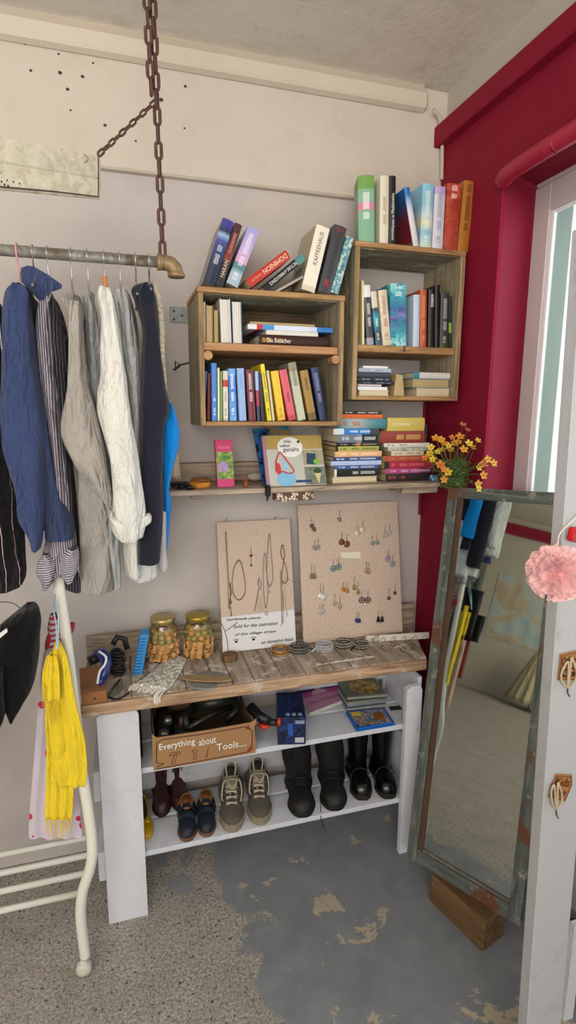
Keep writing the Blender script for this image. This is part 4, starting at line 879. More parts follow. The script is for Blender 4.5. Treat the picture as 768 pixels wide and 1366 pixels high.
def hanger(px, col, label, yb, wood_=False, pink=False):
    p = U(px, 340, y=PYY); x = p.x; zb_ = U(px, yb, y=PYY).z
    r = thing('clothes_hanger', label, 'hanger', (x, PYY, PZ), group=gH)
    mt = flat(col, .3, .0 if pink else .8); m = MB(); R0 = PR+.0035
    P = [V((x, PYY+R0*math.sin(a), PZ+R0*math.cos(a))) for a in [PI*.62 - PI*1.45*i/12 for i in range(13)]]
    P += [V((x, PYY-.006, PZ-.035)), V((x, PYY, zb_ + .03)), V((x, PYY, zb_))]
    m.tube(P, .0017 if not pink else .0024, 7)
    z_ = zb_
    if not wood_ and not pink: m.tube([V((x+.0024*math.cos(k*1.3), PYY+.0024*math.sin(k*1.3), zb_+.004+k*.0011)) for k in range(24)], .0012, 5)
    m.build('hook', mt, r, smooth=True, M=W(r))
    m = MB(); m.tube([V((x, PYY-.045, zb_-.022)), V((x, PYY, zb_)), V((x, PYY+.08, zb_-.04)), ], .003 if not wood_ else .007, 7); m.build('shoulder_bar', mt if not wood_ else flat('#b0753c', .5), r, M=W(r))
    if wood_: m = MB(); m.tube([V((x, PYY, zb_+.0)), V((x, PYY, zb_+.034))], .006, 10); m.build('wooden_neck', flat('#c07c40', .5), r, M=W(r))
    return r
hanger(23, '#d9a0aa', 'pink hanger at the outer end of the row, holding the navy shirt', 380, pink=True)
for px, yb, lab in ((44, 372, 'bare wire hanger between the pink one and the striped shirt'), (63, 392, 'wire hanger carrying the striped shirt'), (94, 387, 'wire hanger with twisted neck carrying the warm grey shirt'), (116, 389, 'wire hanger with twisted neck carrying the blue grey shirt')):
    hanger(px, '#b9b9bb', lab, yb)
hanger(138, '#b9b9bb', 'hanger with an orange wooden neck carrying the off-white shirt', 388, wood_=True)
for px, yb, lab in ((159, 390, 'wire hanger carrying the pale grey shirt'), (180, 384, 'wire hanger carrying the navy and blue jacket'), (198, 378, 'last wire hanger before the elbow, carrying the knitted scarf')):
    hanger(px, '#b9b9bb', lab, yb)
hanger(-8, '#8f8f92', 'wire hanger with a very long neck carrying the black pinstriped trousers', 556)
hanger(-16, '#b9b9bb', 'outermost wire hanger carrying the dark maroon top', 394)
def garment(name, label, cat, px, parts):
    r = thing(name, label, cat, (U(px, 500, y=PYY).x, PYY, 1.6))
    for pn, mt, fn in parts:
        m = MB(); fn(m); o = m.build(pn, mt, r, smooth=True, M=W(r))
    return r
yb = lambda t: .04+.14*min(1, t*5)
# pieces at the picture edge
garment('pinstripe_trousers', 'black garment with sparse pale pinstripes hanging lowest at the outer end', 'trousers', 10, [
  ('body', F_black, lambda m: loft(m, [(560, -14, 6), (600, -16, 14), (640, -18, 22), (700, -18, 30), (745, -16, 34), (768, -10, 34), (779, -6, 30)], 1.519, .07, seed=1))])
garment('maroon_top', 'dark maroon top hanging at the outer end behind the navy shirt', 'top', -10, [
  ('body', fabric('dark_maroon', '#2a1220'), lambda m: loft(m, [(396, -30, -6), (420, -32, 2), (480, -34, 4), (560, -34, 4), (640, -30, 10), (720, -26, 14)], 1.59, .12, seed=2))])
# navy shirt
garment('navy_shirt', 'navy blue linen shirt with an upturned collar and long loose sleeves', 'shirt', 30, [
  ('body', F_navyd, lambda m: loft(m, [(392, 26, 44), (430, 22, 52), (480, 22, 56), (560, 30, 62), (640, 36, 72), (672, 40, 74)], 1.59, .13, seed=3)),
  ('sleeve', F_navy, lambda m: loft(m, [(383, 17, 36), (392, 11, 40), (408, 7, 41), (435, 3, 43), (461, 2, 46), (513, 1, 53), (566, 0, 58), (601, 3, 60), (636, 15, 60), (665, 21, 60), (693, 24, 59), (716, 39, 57), (731, 44, 54)], 1.456, .045, seed=4, wr=.006)),
  ('sleeve', F_navy, lambda m: loft(m, [(470, 40, 50), (513, 42, 56), (566, 46, 66), (601, 50, 72), (636, 54, 77), (671, 57, 88), (690, 58, 95), (700, 59, 97), (716, 60, 97)], 1.495, .035, seed=5, wr=.005)),
  ('collar', F_navy, lambda m: m.grid([[U(28, 357, y=1.505), U(38, 354, y=1.495), U(46, 356, y=1.484), U(65, 367, y=1.47), U(83, 380, y=1.463)], [U(27, 366, y=1.498), U(38, 368, y=1.484), U(50, 372, y=1.473), U(66, 378, y=1.463), U(82, 385, y=1.459)], [U(28, 376, y=1.495), U(38, 384, y=1.477), U(48, 390, y=1.47), U(60, 391, y=1.466), U(68, 390, y=1.463)], [U(34, 378, y=1.505), U(42, 390, y=1.491), U(50, 399, y=1.484), U(58, 401, y=1.48), U(62, 396, y=1.477)]])),
  ('cuff', F_navy, lambda m: loft(m, [(694, 61, 95), (697, 60, 97.5), (717, 60, 98), (718, 62, 96)], 1.495, .038, seed=6, wr=.001))])
# striped shirt
garment('striped_shirt', 'white and navy vertically striped shirt with wrapped striped cuffs', 'shirt', 70, [
  ('body', F_stripe, lambda m: loft(m, [(397, 60, 68), (410, 54, 71), (425, 50, 72), (453, 48, 74), (496, 52, 77), (566, 63, 84), (636, 71, 92), (671, 74, 95), (712, 64, 100), (740, 56, 103), (762, 52, 104)], 1.534, .06, seed=7)),
  ('cuff', F_stripe_d, lambda m: loft(m, [(738, 57, 64), (748, 51, 76), (762, 49, 77), (774, 55, 72), (784, 57, 64)], 1.491, .03, seed=8, wr=.003)),
  ('cuff', F_stripe_d, lambda m: loft(m, [(730, 92, 104), (742, 82, 105), (756, 79, 104), (768, 84, 100), (775, 90, 97)], 1.484, .03, seed=9, wr=.003)),
  ('hem', F_dark, lambda m: loft(m, [(762, 72, 104), (776, 76, 108), (786, 88, 110), (789, 100, 108)], 1.534, .02, seed=10, wr=.002))])
garment('dark_pinstripe_shirt', 'dark grey finely pinstriped shirt squeezed behind the striped one', 'shirt', 80, [
  ('body', F_dark, lambda m: loft(m, [(400, 67, 75), (425, 68, 84), (460, 69, 92), (489, 72, 93), (531, 76, 92), (566, 79, 90), (636, 86, 98), (707, 94, 105), (748, 97, 105)], 1.597, .10, seed=11))])
# warm grey shirt
garment('warm_grey_shirt', 'warm grey cotton shirt with its sleeve folded across the front', 'shirt', 110, [
  ('body', F_grey, lambda m: loft(m, [(410, 93, 107), (440, 93, 112), (500, 98, 122), (560, 100, 136), (600, 102, 145), (650, 104, 152), (707, 105, 157), (755, 105, 155), (783, 106, 152), (785, 108, 150)], 1.555, .05, seed=12, wr=.005)),
  ('sleeve', F_grey, lambda m: loft(m, [(405, 93, 107), (418, 92, 109), (440, 92, 111), (478, 93, 114), (513, 91, 118), (538, 86, 124), (566, 82, 130), (590, 86, 137), (619, 102, 143), (647, 122, 147), (668, 138, 150), (676, 144, 150)], 1.463, .04, seed=13, wr=.006)),
  ('collar', F_grey, lambda m: m.grid([[U(81, 398, y=1.477), U(87, 392, y=1.484), U(95, 389, y=1.498), U(103, 394, y=1.512), U(107, 402, y=1.519)], [U(92, 411, y=1.47), U(94, 404, y=1.477), U(98, 400, y=1.484), U(103, 405, y=1.498), U(106, 418, y=1.505)]])),
  ('inner_collar_strip', F_tan, lambda m: loft(m, [(396, 99, 106), (410, 100, 110), (440, 104, 112), (470, 109, 114)], 1.505, .02, seed=14))])
garment('blue_grey_shirt', 'blue grey fine-striped shirt between the warm grey and off-white shirts', 'shirt', 125, [
  ('body', F_greyb, lambda m: loft(m, [(398, 113, 124), (420, 113, 130), (450, 114, 134), (496, 116, 138), (531, 119, 141), (566, 128, 145), (620, 136, 150), (700, 142, 158), (765, 150, 161), (781, 152, 161)], 1.555, .05, seed=15)),
  ('collar', F_greyb, lambda m: m.grid([[U(105, 400, y=1.534), U(112, 392, y=1.541), U(120, 388, y=1.555), U(126, 392, y=1.569)], [U(110, 416, y=1.526), U(115, 405, y=1.534), U(121, 400, y=1.541), U(126, 412, y=1.555)]])),
  ('inner_collar_strip', fabric('dark_collar_inside', '#4a4644'), lambda m: loft(m, [(396, 117, 122), (412, 115, 121), (440, 113, 117)], 1.541, .01, seed=16))])
garment('off_white_shirt', 'off-white linen shirt whose near sleeve ends in a turned-up cuff', 'shirt', 150, [
  ('sleeve', F_off, lambda m: loft(m, [(387, 131, 148), (398, 130, 152), (425, 135, 155), (461, 135, 162), (496, 135, 167), (525, 131, 171), (548, 132, 176), (584, 141, 181), (619, 147, 185), (654, 149, 188), (682, 149, 192), (700, 151, 193), (716, 158, 189)], 1.434, .045, seed=17, wr=.006)),
  ('cuff', F_off, lambda m: loft(m, [(680, 147, 151), (690, 146, 156), (704, 149, 187), (714, 153, 187), (720, 160, 184)], 1.424, .038, seed=18, wr=.002)),
  ('cuff_tab', F_off, lambda m: loft(m, [(686, 196, 201), (690, 186, 202), (697, 184, 201), (702, 183, 193)], 1.427, .02, seed=19, wr=.001)),
  ('body', F_off, lambda m: loft(m, [(392, 134, 150), (440, 140, 158), (520, 150, 168), (600, 158, 178), (660, 164, 184), (720, 166, 188), (762, 168, 190)], 1.555, .08, seed=20))])
garment('pale_grey_shirt', 'pale grey shirt with shadow coloured into its collar next to the navy jacket', 'shirt', 170, [
  ('body', F_pale, lambda m: loft(m, [(390, 155, 171), (425, 160, 178), (461, 164, 184), (496, 168, 187), (566, 174, 189), (640, 172, 191), (712, 165, 196), (745, 166, 206), (765, 172, 211), (771, 178, 200)], 1.555, .05, seed=21)),
  ('collar', F_pale, lambda m: m.grid([[U(151, 396, y=1.519), U(160, 389, y=1.534), U(168, 388, y=1.548), U(174, 394, y=1.562)], [U(155, 406, y=1.519), U(161, 400, y=1.526), U(170, 402, y=1.541), U(177, 416, y=1.555)]])),
  ('inner_collar_strip', F_tan, lambda m: loft(m, [(392, 165, 172), (410, 170, 178), (440, 177, 184), (465, 182, 186)], 1.562, .02, seed=22))])  # taupe strip stands in for the dark shadow beside the collar
garment('navy_blue_jacket', 'long dark navy jacket with a bright blue side panel', 'jacket', 195, [
  ('body', F_jack, lambda m: loft(m, [(382, 181, 203), (390, 176, 205), (407, 182, 206), (440, 190, 210), (480, 189, 216), (513, 188, 221), (545, 186, 226), (571, 187, 219), (620, 186, 217), (660, 186, 217), (700, 185, 216), (740, 185, 212.5), (750, 185, 212)], 1.491, lambda t: .035, seed=23, wr=.003)),
  ('back_body', F_jack, lambda m: loft(m, [(386, 186, 204), (420, 190, 208), (470, 192, 214), (540, 192, 222), (610, 192, 218), (700, 190, 214)], 1.619, .09, seed=24, wr=.003)),
  ('blue_panel', F_blue, lambda m: loft(m, [(538, 222, 229), (550, 219, 233), (565, 216, 237), (580, 215, 239), (601, 214, 237), (625, 215, 230), (655, 216, 225), (680, 217, 226)], 1.555, lambda t: .03, seed=25, wr=.003)),
  ('blue_sleeve', F_blue, lambda m: loft(m, [(545, 221, 228), (590, 216, 234), (640, 214, 224), (670, 215, 228), (698, 216, 226), (732, 217, 223)], 1.647, .028, seed=26, wr=.002)),
  ('white_lining', F_white, lambda m: loft(m, [(640, 210, 220), (690, 211, 221), (730, 210, 221), (752, 211, 223), (759, 213, 221)], 1.605, .03, seed=27, wr=.002)),
  ('collar', fabric('jacket_collar', '#15202c'), lambda m: loft(m, [(381, 186, 200), (388, 180, 205), (396, 178, 206), (404, 184, 205)], 1.484, .035, seed=28, wr=.002))])
kn = garment('knitted_scarf', 'cream cable-knit scarf with tasselled ends hanging last on the pipe', 'scarf', 205, [
  ('knit', F_knit, lambda m: loft(m, [(379, 200, 206), (395, 203, 213), (430, 207, 218.5), (470, 209, 219.5), (520, 212, 222), (560, 215, 226), (595, 219, 232)], 1.704, .05, seed=29, wr=.003))])
m = MB()
for i in range(16):
    a = U(221+i*.8, 590, y=1.718+.01*(i % 3)); b_ = U(223+i*1.15, 634+(i*5 % 7), y=1.718+.012*(i % 3)); mid = (a+b_)/2+V((.002*math.sin(i), 0, 0)); m.tube([a, mid, b_], [.002, .0022, .0012], 6)
m.build('tassel', flat('#d9c7a4', .9), kn, M=W(kn))

# ================================================================ low rack, shorts and scarves at the picture edge
M_rackw = flat('#dcd9cd', .3, 0, .03, 5)
rk = thing('metal_clothes_rack', 'cream enamelled tubular rack on a castor with low shoe bars', 'clothes rack', (-.2, 1.46, 0))
q = [U(72, 700, y=1.53), U(79, 780, y=1.52), U(87, 840, y=1.51), U(97, 920, y=1.50), U(108, 1020, y=1.485), U(118, 1085, y=1.465), U(123, 1130, y=1.445), U(120, 1158, y=1.44), U(110, 1190, y=1.44), U(107.5, 1220, y=1.44), U(111, 1255, y=1.44), U(114, 1276, y=1.44)]
m = MB(); m.tube([crom(q, i*11/60*.9999) for i in range(61)], .0145, 14); m.build('end_tube', M_rackw, rk, smooth=True, M=W(rk))
for k, (pa, pb_) in enumerate((((0, 1142), (114, 1116)), ((0, 1165.5), (119, 1140)), ((0, 1190), (120, 1163)), ((0, 1217), (112, 1188)))):
    y_ = 1.56-.033*k; A = U(*pa, y=y_); B = U(*pb_, y=y_); zz = (A.z+B.z)/2; A.z = B.z = zz
    m = MB(); m.tube([B, B+(A-B)*5], .0085, 12); m.build('shoe_bar', M_rackw, rk, smooth=True, M=W(rk))
RZ = U(72, 702, y=1.53); m = MB(); m.tube([RZ, RZ+V((-1.1, 0, 0))], .011, 12); m.build('top_bar', M_rackw, rk, smooth=True, M=W(rk))
c0 = U(112, 1290, y=1.44); c0.z = .0225
m = MB(); Mw = Matrix.Translation(c0) @ Matrix.Rotation(PI/2, 4, 'X') @ Matrix.Rotation(0, 4, 'Z')
m.lathe([(0, -.013), (.016, -.014), (.021, -.010), (.0222, 0), (.021, .010), (.016, .014), (.006, .017), (0, .017)], 22, M=Mw); m.build('castor', flat('#c9c5b8', .35), rk, smooth=True, M=W(rk))
m = MB(); m.tube([c0+V((0, 0, .018)), c0+V((0, 0, .045))], .009, 10); m.build('castor_fork', M_rackw, rk, M=W(rk))
def skirt(m, rows, y0, folds, amp, n=60, th=.004, seed=0):
    """hanging cloth sheet with vertical folds"""
    k = len(rows); st = k*5; A = [U(r[1], r[0], y=y0) for r in rows]; B = [U(r[2], r[0], y=y0) for r in rows]; F = []; G = []
    for i in range(st+1):
        t = i*(k-1)/st*.9999; a = crom(A, t); b = crom(B, t); row = []; row2 = []
        for j in range(n+1):
            u = j/n; e = math.sin(PI*u)**.4 if 0 < u < 1 else 0
            dy = amp*(math.sin(u*folds*2*PI+seed+t*.3)+.6*noise.noise(V((u*6, t*.7, seed))))*e
            p = a+(b-a)*u; row.append(p+V((0, dy, 0))); row2.append(p+V((0, dy+th, 0)))
        F.append(row); G.append(row2)
    m.rings([f+g[::-1] for f, g in zip(F, G)], True)
def fringe(m, pts, L, y, seed=1, r=.0009):
    rr = random.Random(seed)
    for px, py in pts:
        a = U(px, py, y=y); l = L*rr.uniform(.7, 1.2); m.tube([a, a+V((rr.uniform(-.004, .004), rr.uniform(-.004, .004), -l*.5)), a+V((rr.uniform(-.007, .007), 0, -l))], [r, r, r*.6], 5)
F_yel = fabric('yellow_scarf_cloth', '#ecd02e', var=.10, crease=14, wrink=.35); ys = thing('yellow_scarf', 'bright yellow fringed scarf looped over a hanger beside the rack tube', 'scarf', U(85, 900, y=1.47))
m = MB(); skirt(m, [(855, 74, 78), (870, 70, 86), (890, 66, 92), (940, 63, 101), (985, 66, 112), (1010, 70, 115), (1030, 72, 116), (1050, 78, 113)], 1.462, 2, .006, seed=1, th=.010); m.build('front_fold', F_yel, ys, smooth=True, M=W(ys))
m = MB(); skirt(m, [(870, 66, 80), (900, 62, 84), (960, 60, 90), (1000, 62, 95), (1050, 61, 98), (1080, 60, 97), (1094, 60, 95)], 1.477, 3, .004, seed=3, th=.006); m.build('rear_fold', F_yel, ys, smooth=True, M=W(ys))
m = MB(); skirt(m, [(875, 62, 76), (895, 57, 79), (915, 56, 80), (935, 57, 80)], 1.444, 2, .006, seed=5, th=.005); m.build('short_end', F_yel, ys, smooth=True, M=W(ys))
m = MB(); fringe(m, [(57+i*1.3, 912+(i % 4)*2) for i in range(8)] + [(60+i*1.6, 935+(i % 3)*3) for i in range(12)], .055, 1.442, 2); m.build('fringe', flat('#e6c836', .9), ys, M=W(ys)); m = MB(); fringe(m, [(60+i*1.5, 1092-(i % 3)) for i in range(24)], .06, 1.475, 3); m.build('fringe', flat('#e6c836', .9), ys, M=W(ys))
F_dot = (lambda s: (lambda co: (lambda v: s.out(s.mix(s.math('LESS_THAN', v, .30), s.mix(s.noise(co, 8, 3), '#b9aebc', '#cfc6d0'), '#c23a56'), .9, 0, .1))((lambda n: (s.link(s.coord('Object', (1, 0, 1)), n.inputs['Vector']), n.inputs.__getitem__('Scale').__setattr__('default_value', 17), n.outputs['Distance'])[2])(s.add('ShaderNodeTexVoronoi'))))(s.coord()))(NT('rose_dotted_cloth'))
ds = thing('rose_dotted_scarf', 'pale lilac sheer scarf with red rose dots hanging behind the yellow one', 'scarf', U(75, 1000, y=1.53))
m = MB(); skirt(m, [(860, 60, 92), (900, 54, 96), (980, 48, 100), (1050, 42, 104), (1090, 39, 107), (1114, 38, 110), (1119, 40, 108)], 1.55, 3, .005, seed=2, th=.004); m.build('cloth', F_dot, ds, smooth=True, M=W(ds))
m = MB(); loft(m, [(820, 66, 76), (835, 63, 84), (850, 64, 84), (866, 62, 78)], 1.53, .02, seed=31, wr=.004); m.build('knot', fabric('red_grey_knot', '#b03a4a', '#b9aebc', (2, 60, .5, 4)), ds, smooth=True, M=W(ds))
m = MB(); loft(m, [(832, 92, 100), (842, 88, 98), (850, 86, 92)], 1.53, .01, seed=32, wr=.002); loft(m, [(848, 62, 70), (858, 60, 68), (866, 61, 64)], 1.52, .01, seed=33, wr=.002); m.build('knot_end', fabric('red_end', '#b02f40'), ds, smooth=True, M=W(ds))
hg = thing('clothes_hanger', 'blue wire hanger low on the rack tube holding the yellow scarf', 'hanger', U(73, 840, y=1.42))
m = MB(); m.tube([U(74, 792, y=1.48), U(71, 812, y=1.48), U(75, 835, y=1.46), U(76, 866, y=1.44)], .0018, 6); m.tube([U(75, 800, y=1.48), U(78, 825, y=1.46), U(77, 866, y=1.44)], .0018, 6); m.build('hook', flat('#8fb0c4', .3, .3), hg, M=W(hg))
sh = thing('black_shorts', 'black shorts hanging from a thin wire hanger at the low outer edge', 'shorts', U(20, 880, y=1.45))
F_blk = fabric('black_cotton', '#09090b', weave=700, wrink=.3)
m = MB(); loft(m, [(811, 30, 46), (817, 20, 53), (829, 2, 55), (845, -12, 55), (870, -16, 53), (900, -16, 49), (918, -12, 45), (931, 2, 36), (945, 11, 27), (953, 16, 21)], 1.45, .05, seed=34, wr=.003); m.build('body', F_blk, sh, smooth=True, M=W(sh))
m = MB(); loft(m, [(890, -24, 6), (925, -24, 7), (952, -20, 8), (967, -16, 2)], 1.40, .04, seed=35, wr=.003); m.build('leg', F_blk, sh, smooth=True, M=W(sh))
m = MB(); m.slab([U(-2, 846, y=1.385), U(9, 838, y=1.385), U(10, 843, y=1.385), U(-1, 852, y=1.385)], (0, .002, 0)); m.build('waist_label', flat('#d9d9d6'), sh, M=W(sh))
hg2 = thing('clothes_hanger', 'thin dark wire hanger arching above the black shorts', 'hanger', U(10, 805, y=1.45))
m = MB(); m.tube([crom([U(-12, 804, y=1.45), U(6, 803, y=1.45), U(20, 806, y=1.45), U(34, 818, y=1.45)], i*3/16*.999) for i in range(17)], .0014, 6); m.build('wire', flat('#5a5c62', .4, .6), hg2, M=W(hg2))
# hanging accessories further along the rack, seen in the mirror
gM = 'scarves further along the rack, seen in the mirror'
for i, (x, y, z1, z0, w_, col, lab) in enumerate(((-.42, 1.40, 1.02, .45, .05, '#7c2a2a', 'dark red narrow scarf in the mirror among the rack scarves'), (-.46, 1.37, 1.0, .62, .06, '#8fa04a', 'lime patterned scarf in the mirror among the rack scarves'), (-.52, 1.42, .98, .38, .05, '#26366c', 'navy scarf in the mirror among the rack scarves'), (-.55, 1.33, 1.0, .40, .05, '#d9b4a0', 'long pale pink scarf in the mirror among the rack scarves'), (-.6, 1.30, .98, .60, .04, '#8c3a3a', 'short bright red scarf in the mirror among the rack scarves'), (-.5, 1.34, 1.20, .98, .09, '#4f5f58', 'grey green bundled scarf in the mirror above the narrow ones'))):
    m = MB(); rg = []
    for k in range(9):
        t = k/8; z = z1+(z0-z1)*t; rg.append([V((x+.02*math.cos(a), y+.10+w_*.3*(.7+.3*t)*math.sin(a)*(1+.15*math.sin(a*5+i)), z)) for a in [2*PI*j/24 for j in range(24)]])
    m.rings(rg); o_ = tag(m.build('hanging_scarf', fabric('scarf_cloth', col), smooth=True), lab, 'scarf', gM)
    m = MB(); m.tube([V((x, y+.10, z1-.01)), V((x, RZ.y, RZ.z-.011))], .0012, 5); m.build('cord', flat('#8a8274'), o_)
# ================================================================ small things on the plank shelf
Z0 = SZ+.0006
def quadframe(bl, br, tl):
    """frame with x along the bottom, y up the face, z towards the viewer"""
    x = (br-bl).normalized(); y = tl-bl; y = (y-x*y.dot(x)).normalized(); z = x.cross(y)
    M_ = Matrix((x, y, z)).transposed().to_4x4(); M_.translation = bl; return M_
def deco(parent, name, pts, mat, z=.0006, t=.0004):
    m = MB(); m.slab([V((p[0], p[1], z)) for p in pts], (0, 0, t)); return m.build(name, mat, parent)
def disc(cx, cy, rx, ry=None, n=20, a0=0, a1=2*PI): ry = ry or rx; return [(cx+rx*math.cos(a0+(a1-a0)*i/n), cy+ry*math.sin(a0+(a1-a0)*i/n)) for i in range(n)]
# tea box
a = U(290, 647, y=1.71); b_ = U(313, 647, y=1.71); t_ = U(286.5, 586.5, y=1.745); a.z = b_.z = Z0+.0005
tx = thing('tea_box', 'narrow pink carton with a green meadow and lilac flower picture, standing upright', 'carton', M=quadframe(a, b_, t_)); w_ = (b_-a).length; h_ = (t_-a).length
m = MB(); m.box((0, 0, -.022), (w_, h_, 0)); m.build('carton', flat('#c23a6a', .5, 0, .05), tx, bevel=.001)
s = NT('meadow_print'); n = s.noise(s.coord(), 55, 4, .6, .6); deco(tx, 'picture', [(.001, h_*.17), (w_-.001, h_*.17), (w_-.001, h_*.74), (.001, h_*.74)], s.out(s.ramp(n, [(.35, '#3f6a2c'), (.5, '#6f8f3a'), (.62, '#a8a86a')]), .45))
deco(tx, 'flower_print', disc(w_*.38, h_*.42, w_*.32, h_*.11), flat('#b89ac9', .5, 0, .3, 150), .0011)
deco(tx, 'logo_patch', disc(w_*.62, h_*.62, w_*.24, h_*.05), flat('#4f7a3c', .5), .0012)
for i in range(5): deco(tx, 'white_mark', [(w_*(.18+.14*i), h_*.80), (w_*(.24+.14*i), h_*.80), (w_*(.24+.14*i), h_*.87), (w_*(.18+.14*i), h_*.87)], flat('#d98aa8'), .0006, .0003)
# wooden bangle bowl, cable, carved figure
p = U(266, 650, y=1.72)
m = MB(); m.lathe([(.021, 0), (.031, .001), (.0335, .010), (.031, .019), (.027, .020), (.024, .014), (.021, .003), (.021, 0)], 28, cap=False)
ob = m.build('orange_wooden_bangle', wood('orange_wood', '#c88a2c', '#b87820', '#8a5412', 0, 1.2, None, .5, .35), None, smooth=True); ob.location = (p.x, 1.715, Z0); tag(ob, 'orange wooden bangle lying flat on the plank shelf', 'bangle')
m = MB(); m.lathe([(.026, 0), (.031, .002), (.029, .007), (.025, .005), (.026, 0)], 24, cap=False); o2 = m.build('brown_wooden_bangle', flat('#7a4a20', .4), None, smooth=True); o2.location = (p.x+.006, 1.728, Z0+.0207); tag(o2, 'thinner brown bangle resting on the orange one', 'bangle')
cb = thing('black_cable', 'black coiled cable with a plug lying beside the orange bangle', 'cable', U(240, 652, y=1.70)); cb.matrix_world = Matrix.Translation((U(242, 652, y=1.70).x, 1.70, Z0)); rr = random.Random(5)
P = [V((rr.uniform(-.035, .022), rr.uniform(-.02, .03), rr.uniform(.004, .018))) for i in range(16)]
m = MB(); m.tube([crom(P, i*15/110*.999) for i in range(111)], .0026, 7); m.build('cord', flat('#121214', .45), cb, smooth=True)
m = MB(); m.tube([V((.012, -.018, .006)), V((.036, -.020, .006))], [.008, .0055], 10); m.build('plug', flat('#0e0e10', .3), cb, smooth=True)
p = U(327.5, 649, y=1.70)
fg = thing('carved_figure', 'tiny reddish brown carved wooden figure standing on the shelf', 'figurine', (p.x, 1.70, Z0))
m = MB(); m.lathe([(0, 0), (.008, 0), (.007, .005), (.0045, .010), (.0075, .016), (.006, .02), (0, .021)], 14); m.ball((-.005, 0, .025), (.004, .004, .006), 8, 6); m.ball((.005, 0, .025), (.004, .004, .006), 8, 6); m.build('body', flat('#9c4f24', .5, 0, .3, 90), fg, smooth=True)
st_ = thing('grey_stone', 'smooth grey stone at the back of the plank shelf behind the craft book', 'stone', (U(341, 636, y=1.83).x, 1.83, Z0)); m = MB(); m.ball((0, 0, .016), (.03, .02, .0155), 14, 8); m.build('stone', flat('#a39c8c', .8), st_, smooth=True)
# sewing craft book leaning back, seen face on
bl = U(360, 648, y=1.685); br = U(436, 648, y=1.685); tl = U(350, 579.5, y=1.755); bl.z = br.z = Z0+.001
cbk = thing('craft_book', 'large craft picture book leaning face-out with a white title circle and a red bag', 'book', M=quadframe(bl, br, tl)); w_ = (br-bl).length; h_ = (U(421, 581, y=1.755)-br).length
m = MB(); m.box((0, 0, -.014), (w_, h_, 0)); m.build('cover', flat('#b9b8ae', .35, 0, .04), cbk, bevel=.001)
m = MB(); m.box((-.009, 0, -.014), (-.0005, h_, -.001)); m.build('pink_spine', spine([(0, '#b3808f'), (1, '#a87a90')], None, rough=.35), cbk, bevel=.001)
deco(cbk, 'ochre_band', [(.001, h_*.72), (w_-.001, h_*.72), (w_-.001, h_-.001), (.001, h_-.001)], flat('#bca05c', .4, 0, .2, 12), .0005, .0002)
deco(cbk, 'photo_panel', [(w_*.63, h_*.40), (w_-.001, h_*.40), (w_-.001, h_*.70), (w_*.63, h_*.70)], flat('#b8ad90', .4, 0, .3, 60), .0005, .0002)
deco(cbk, 'photo_panel', [(w_*.63, .002), (w_-.001, .002), (w_-.001, h_*.36), (w_*.63, h_*.36)], flat('#8f9488', .4, 0, .4, 60), .0005, .0002)
deco(cbk, 'fabric_patch', [(w_*.68, h_*.42), (w_*.85, h_*.40), (w_*.86, h_*.62), (w_*.70, h_*.64)], flat('#2c4a66', .5, 0, .3, 200), .0008, .0003)
deco(cbk, 'green_patch', disc(w_*.86, h_*.46, w_*.06, h_*.05), flat('#7fae3c'), .0012, .0003)
deco(cbk, 'leaf_bunch', disc(w_*.86, h_*.28, w_*.07, h_*.06), flat('#3c5a28', .6, 0, .4, 200), .0008, .0003)
deco(cbk, 'paper_cone', [(w_*.80, h_*.23), (w_*.92, h_*.23), (w_*.86, h_*.02)], flat('#cdbf8c'), .0009, .0003)
deco(cbk, 'title_circle', disc(w_*.42, h_*.76, w_*.22, h_*.20, 32), flat('#e4e4de', .4), .0009, .0003)
deco(cbk, 'light_blue_pouch', disc(w_*.30, h_*.13, w_*.17, h_*.14), flat('#7fb4d8', .5), .0008, .0003)
m = MB(); q = [(w_*.22, h_*.66), (w_*.14, h_*.45), (w_*.16, h_*.24), (w_*.24, h_*.28), (w_*.34, h_*.24), (w_*.44, h_*.28), (w_*.36, h_*.45), (w_*.24, h_*.66)]
m.tube([crom([V((x, y, .0022)) for x, y in q], i*7/40*.999) for i in range(41)], .0022, 6, closed=True); m.build('red_strap', flat('#c83a44', .5), cbk)
deco(cbk, 'blue_cloth', [(w_*.25, h_*.52), (w_*.30, h_*.50), (w_*.38, h_*.34), (w_*.27, h_*.30)], flat('#8fbcdc'), .0012, .0003)
deco(cbk, 'red_pocket', disc(w_*.17, h_*.34, w_*.05, h_*.11), flat('#c43a44'), .0015, .0004)
deco(cbk, 'navy_strip', [(w_*.34, h_*.055), (w_*.74, h_*.055), (w_*.74, h_*.105), (w_*.34, h_*.105)], flat('#2c3f6a'), .0006, .0003)
for s_, x, y, wd_ in (('Alles', .38, .875, .14), ('selbst', .33, .79, .18), ('genäht', .43, .70, .28)):
    text(cbk, s_, Matrix.Translation((w_*x, h_*y, .0014)), width=w_*wd_, mat=LETD, name='title_lettering', bold=.01)
deco(cbk, 'button', disc(w_*.575, h_*.865, w_*.025), flat('#2a2a2a'), .0014, .0004)
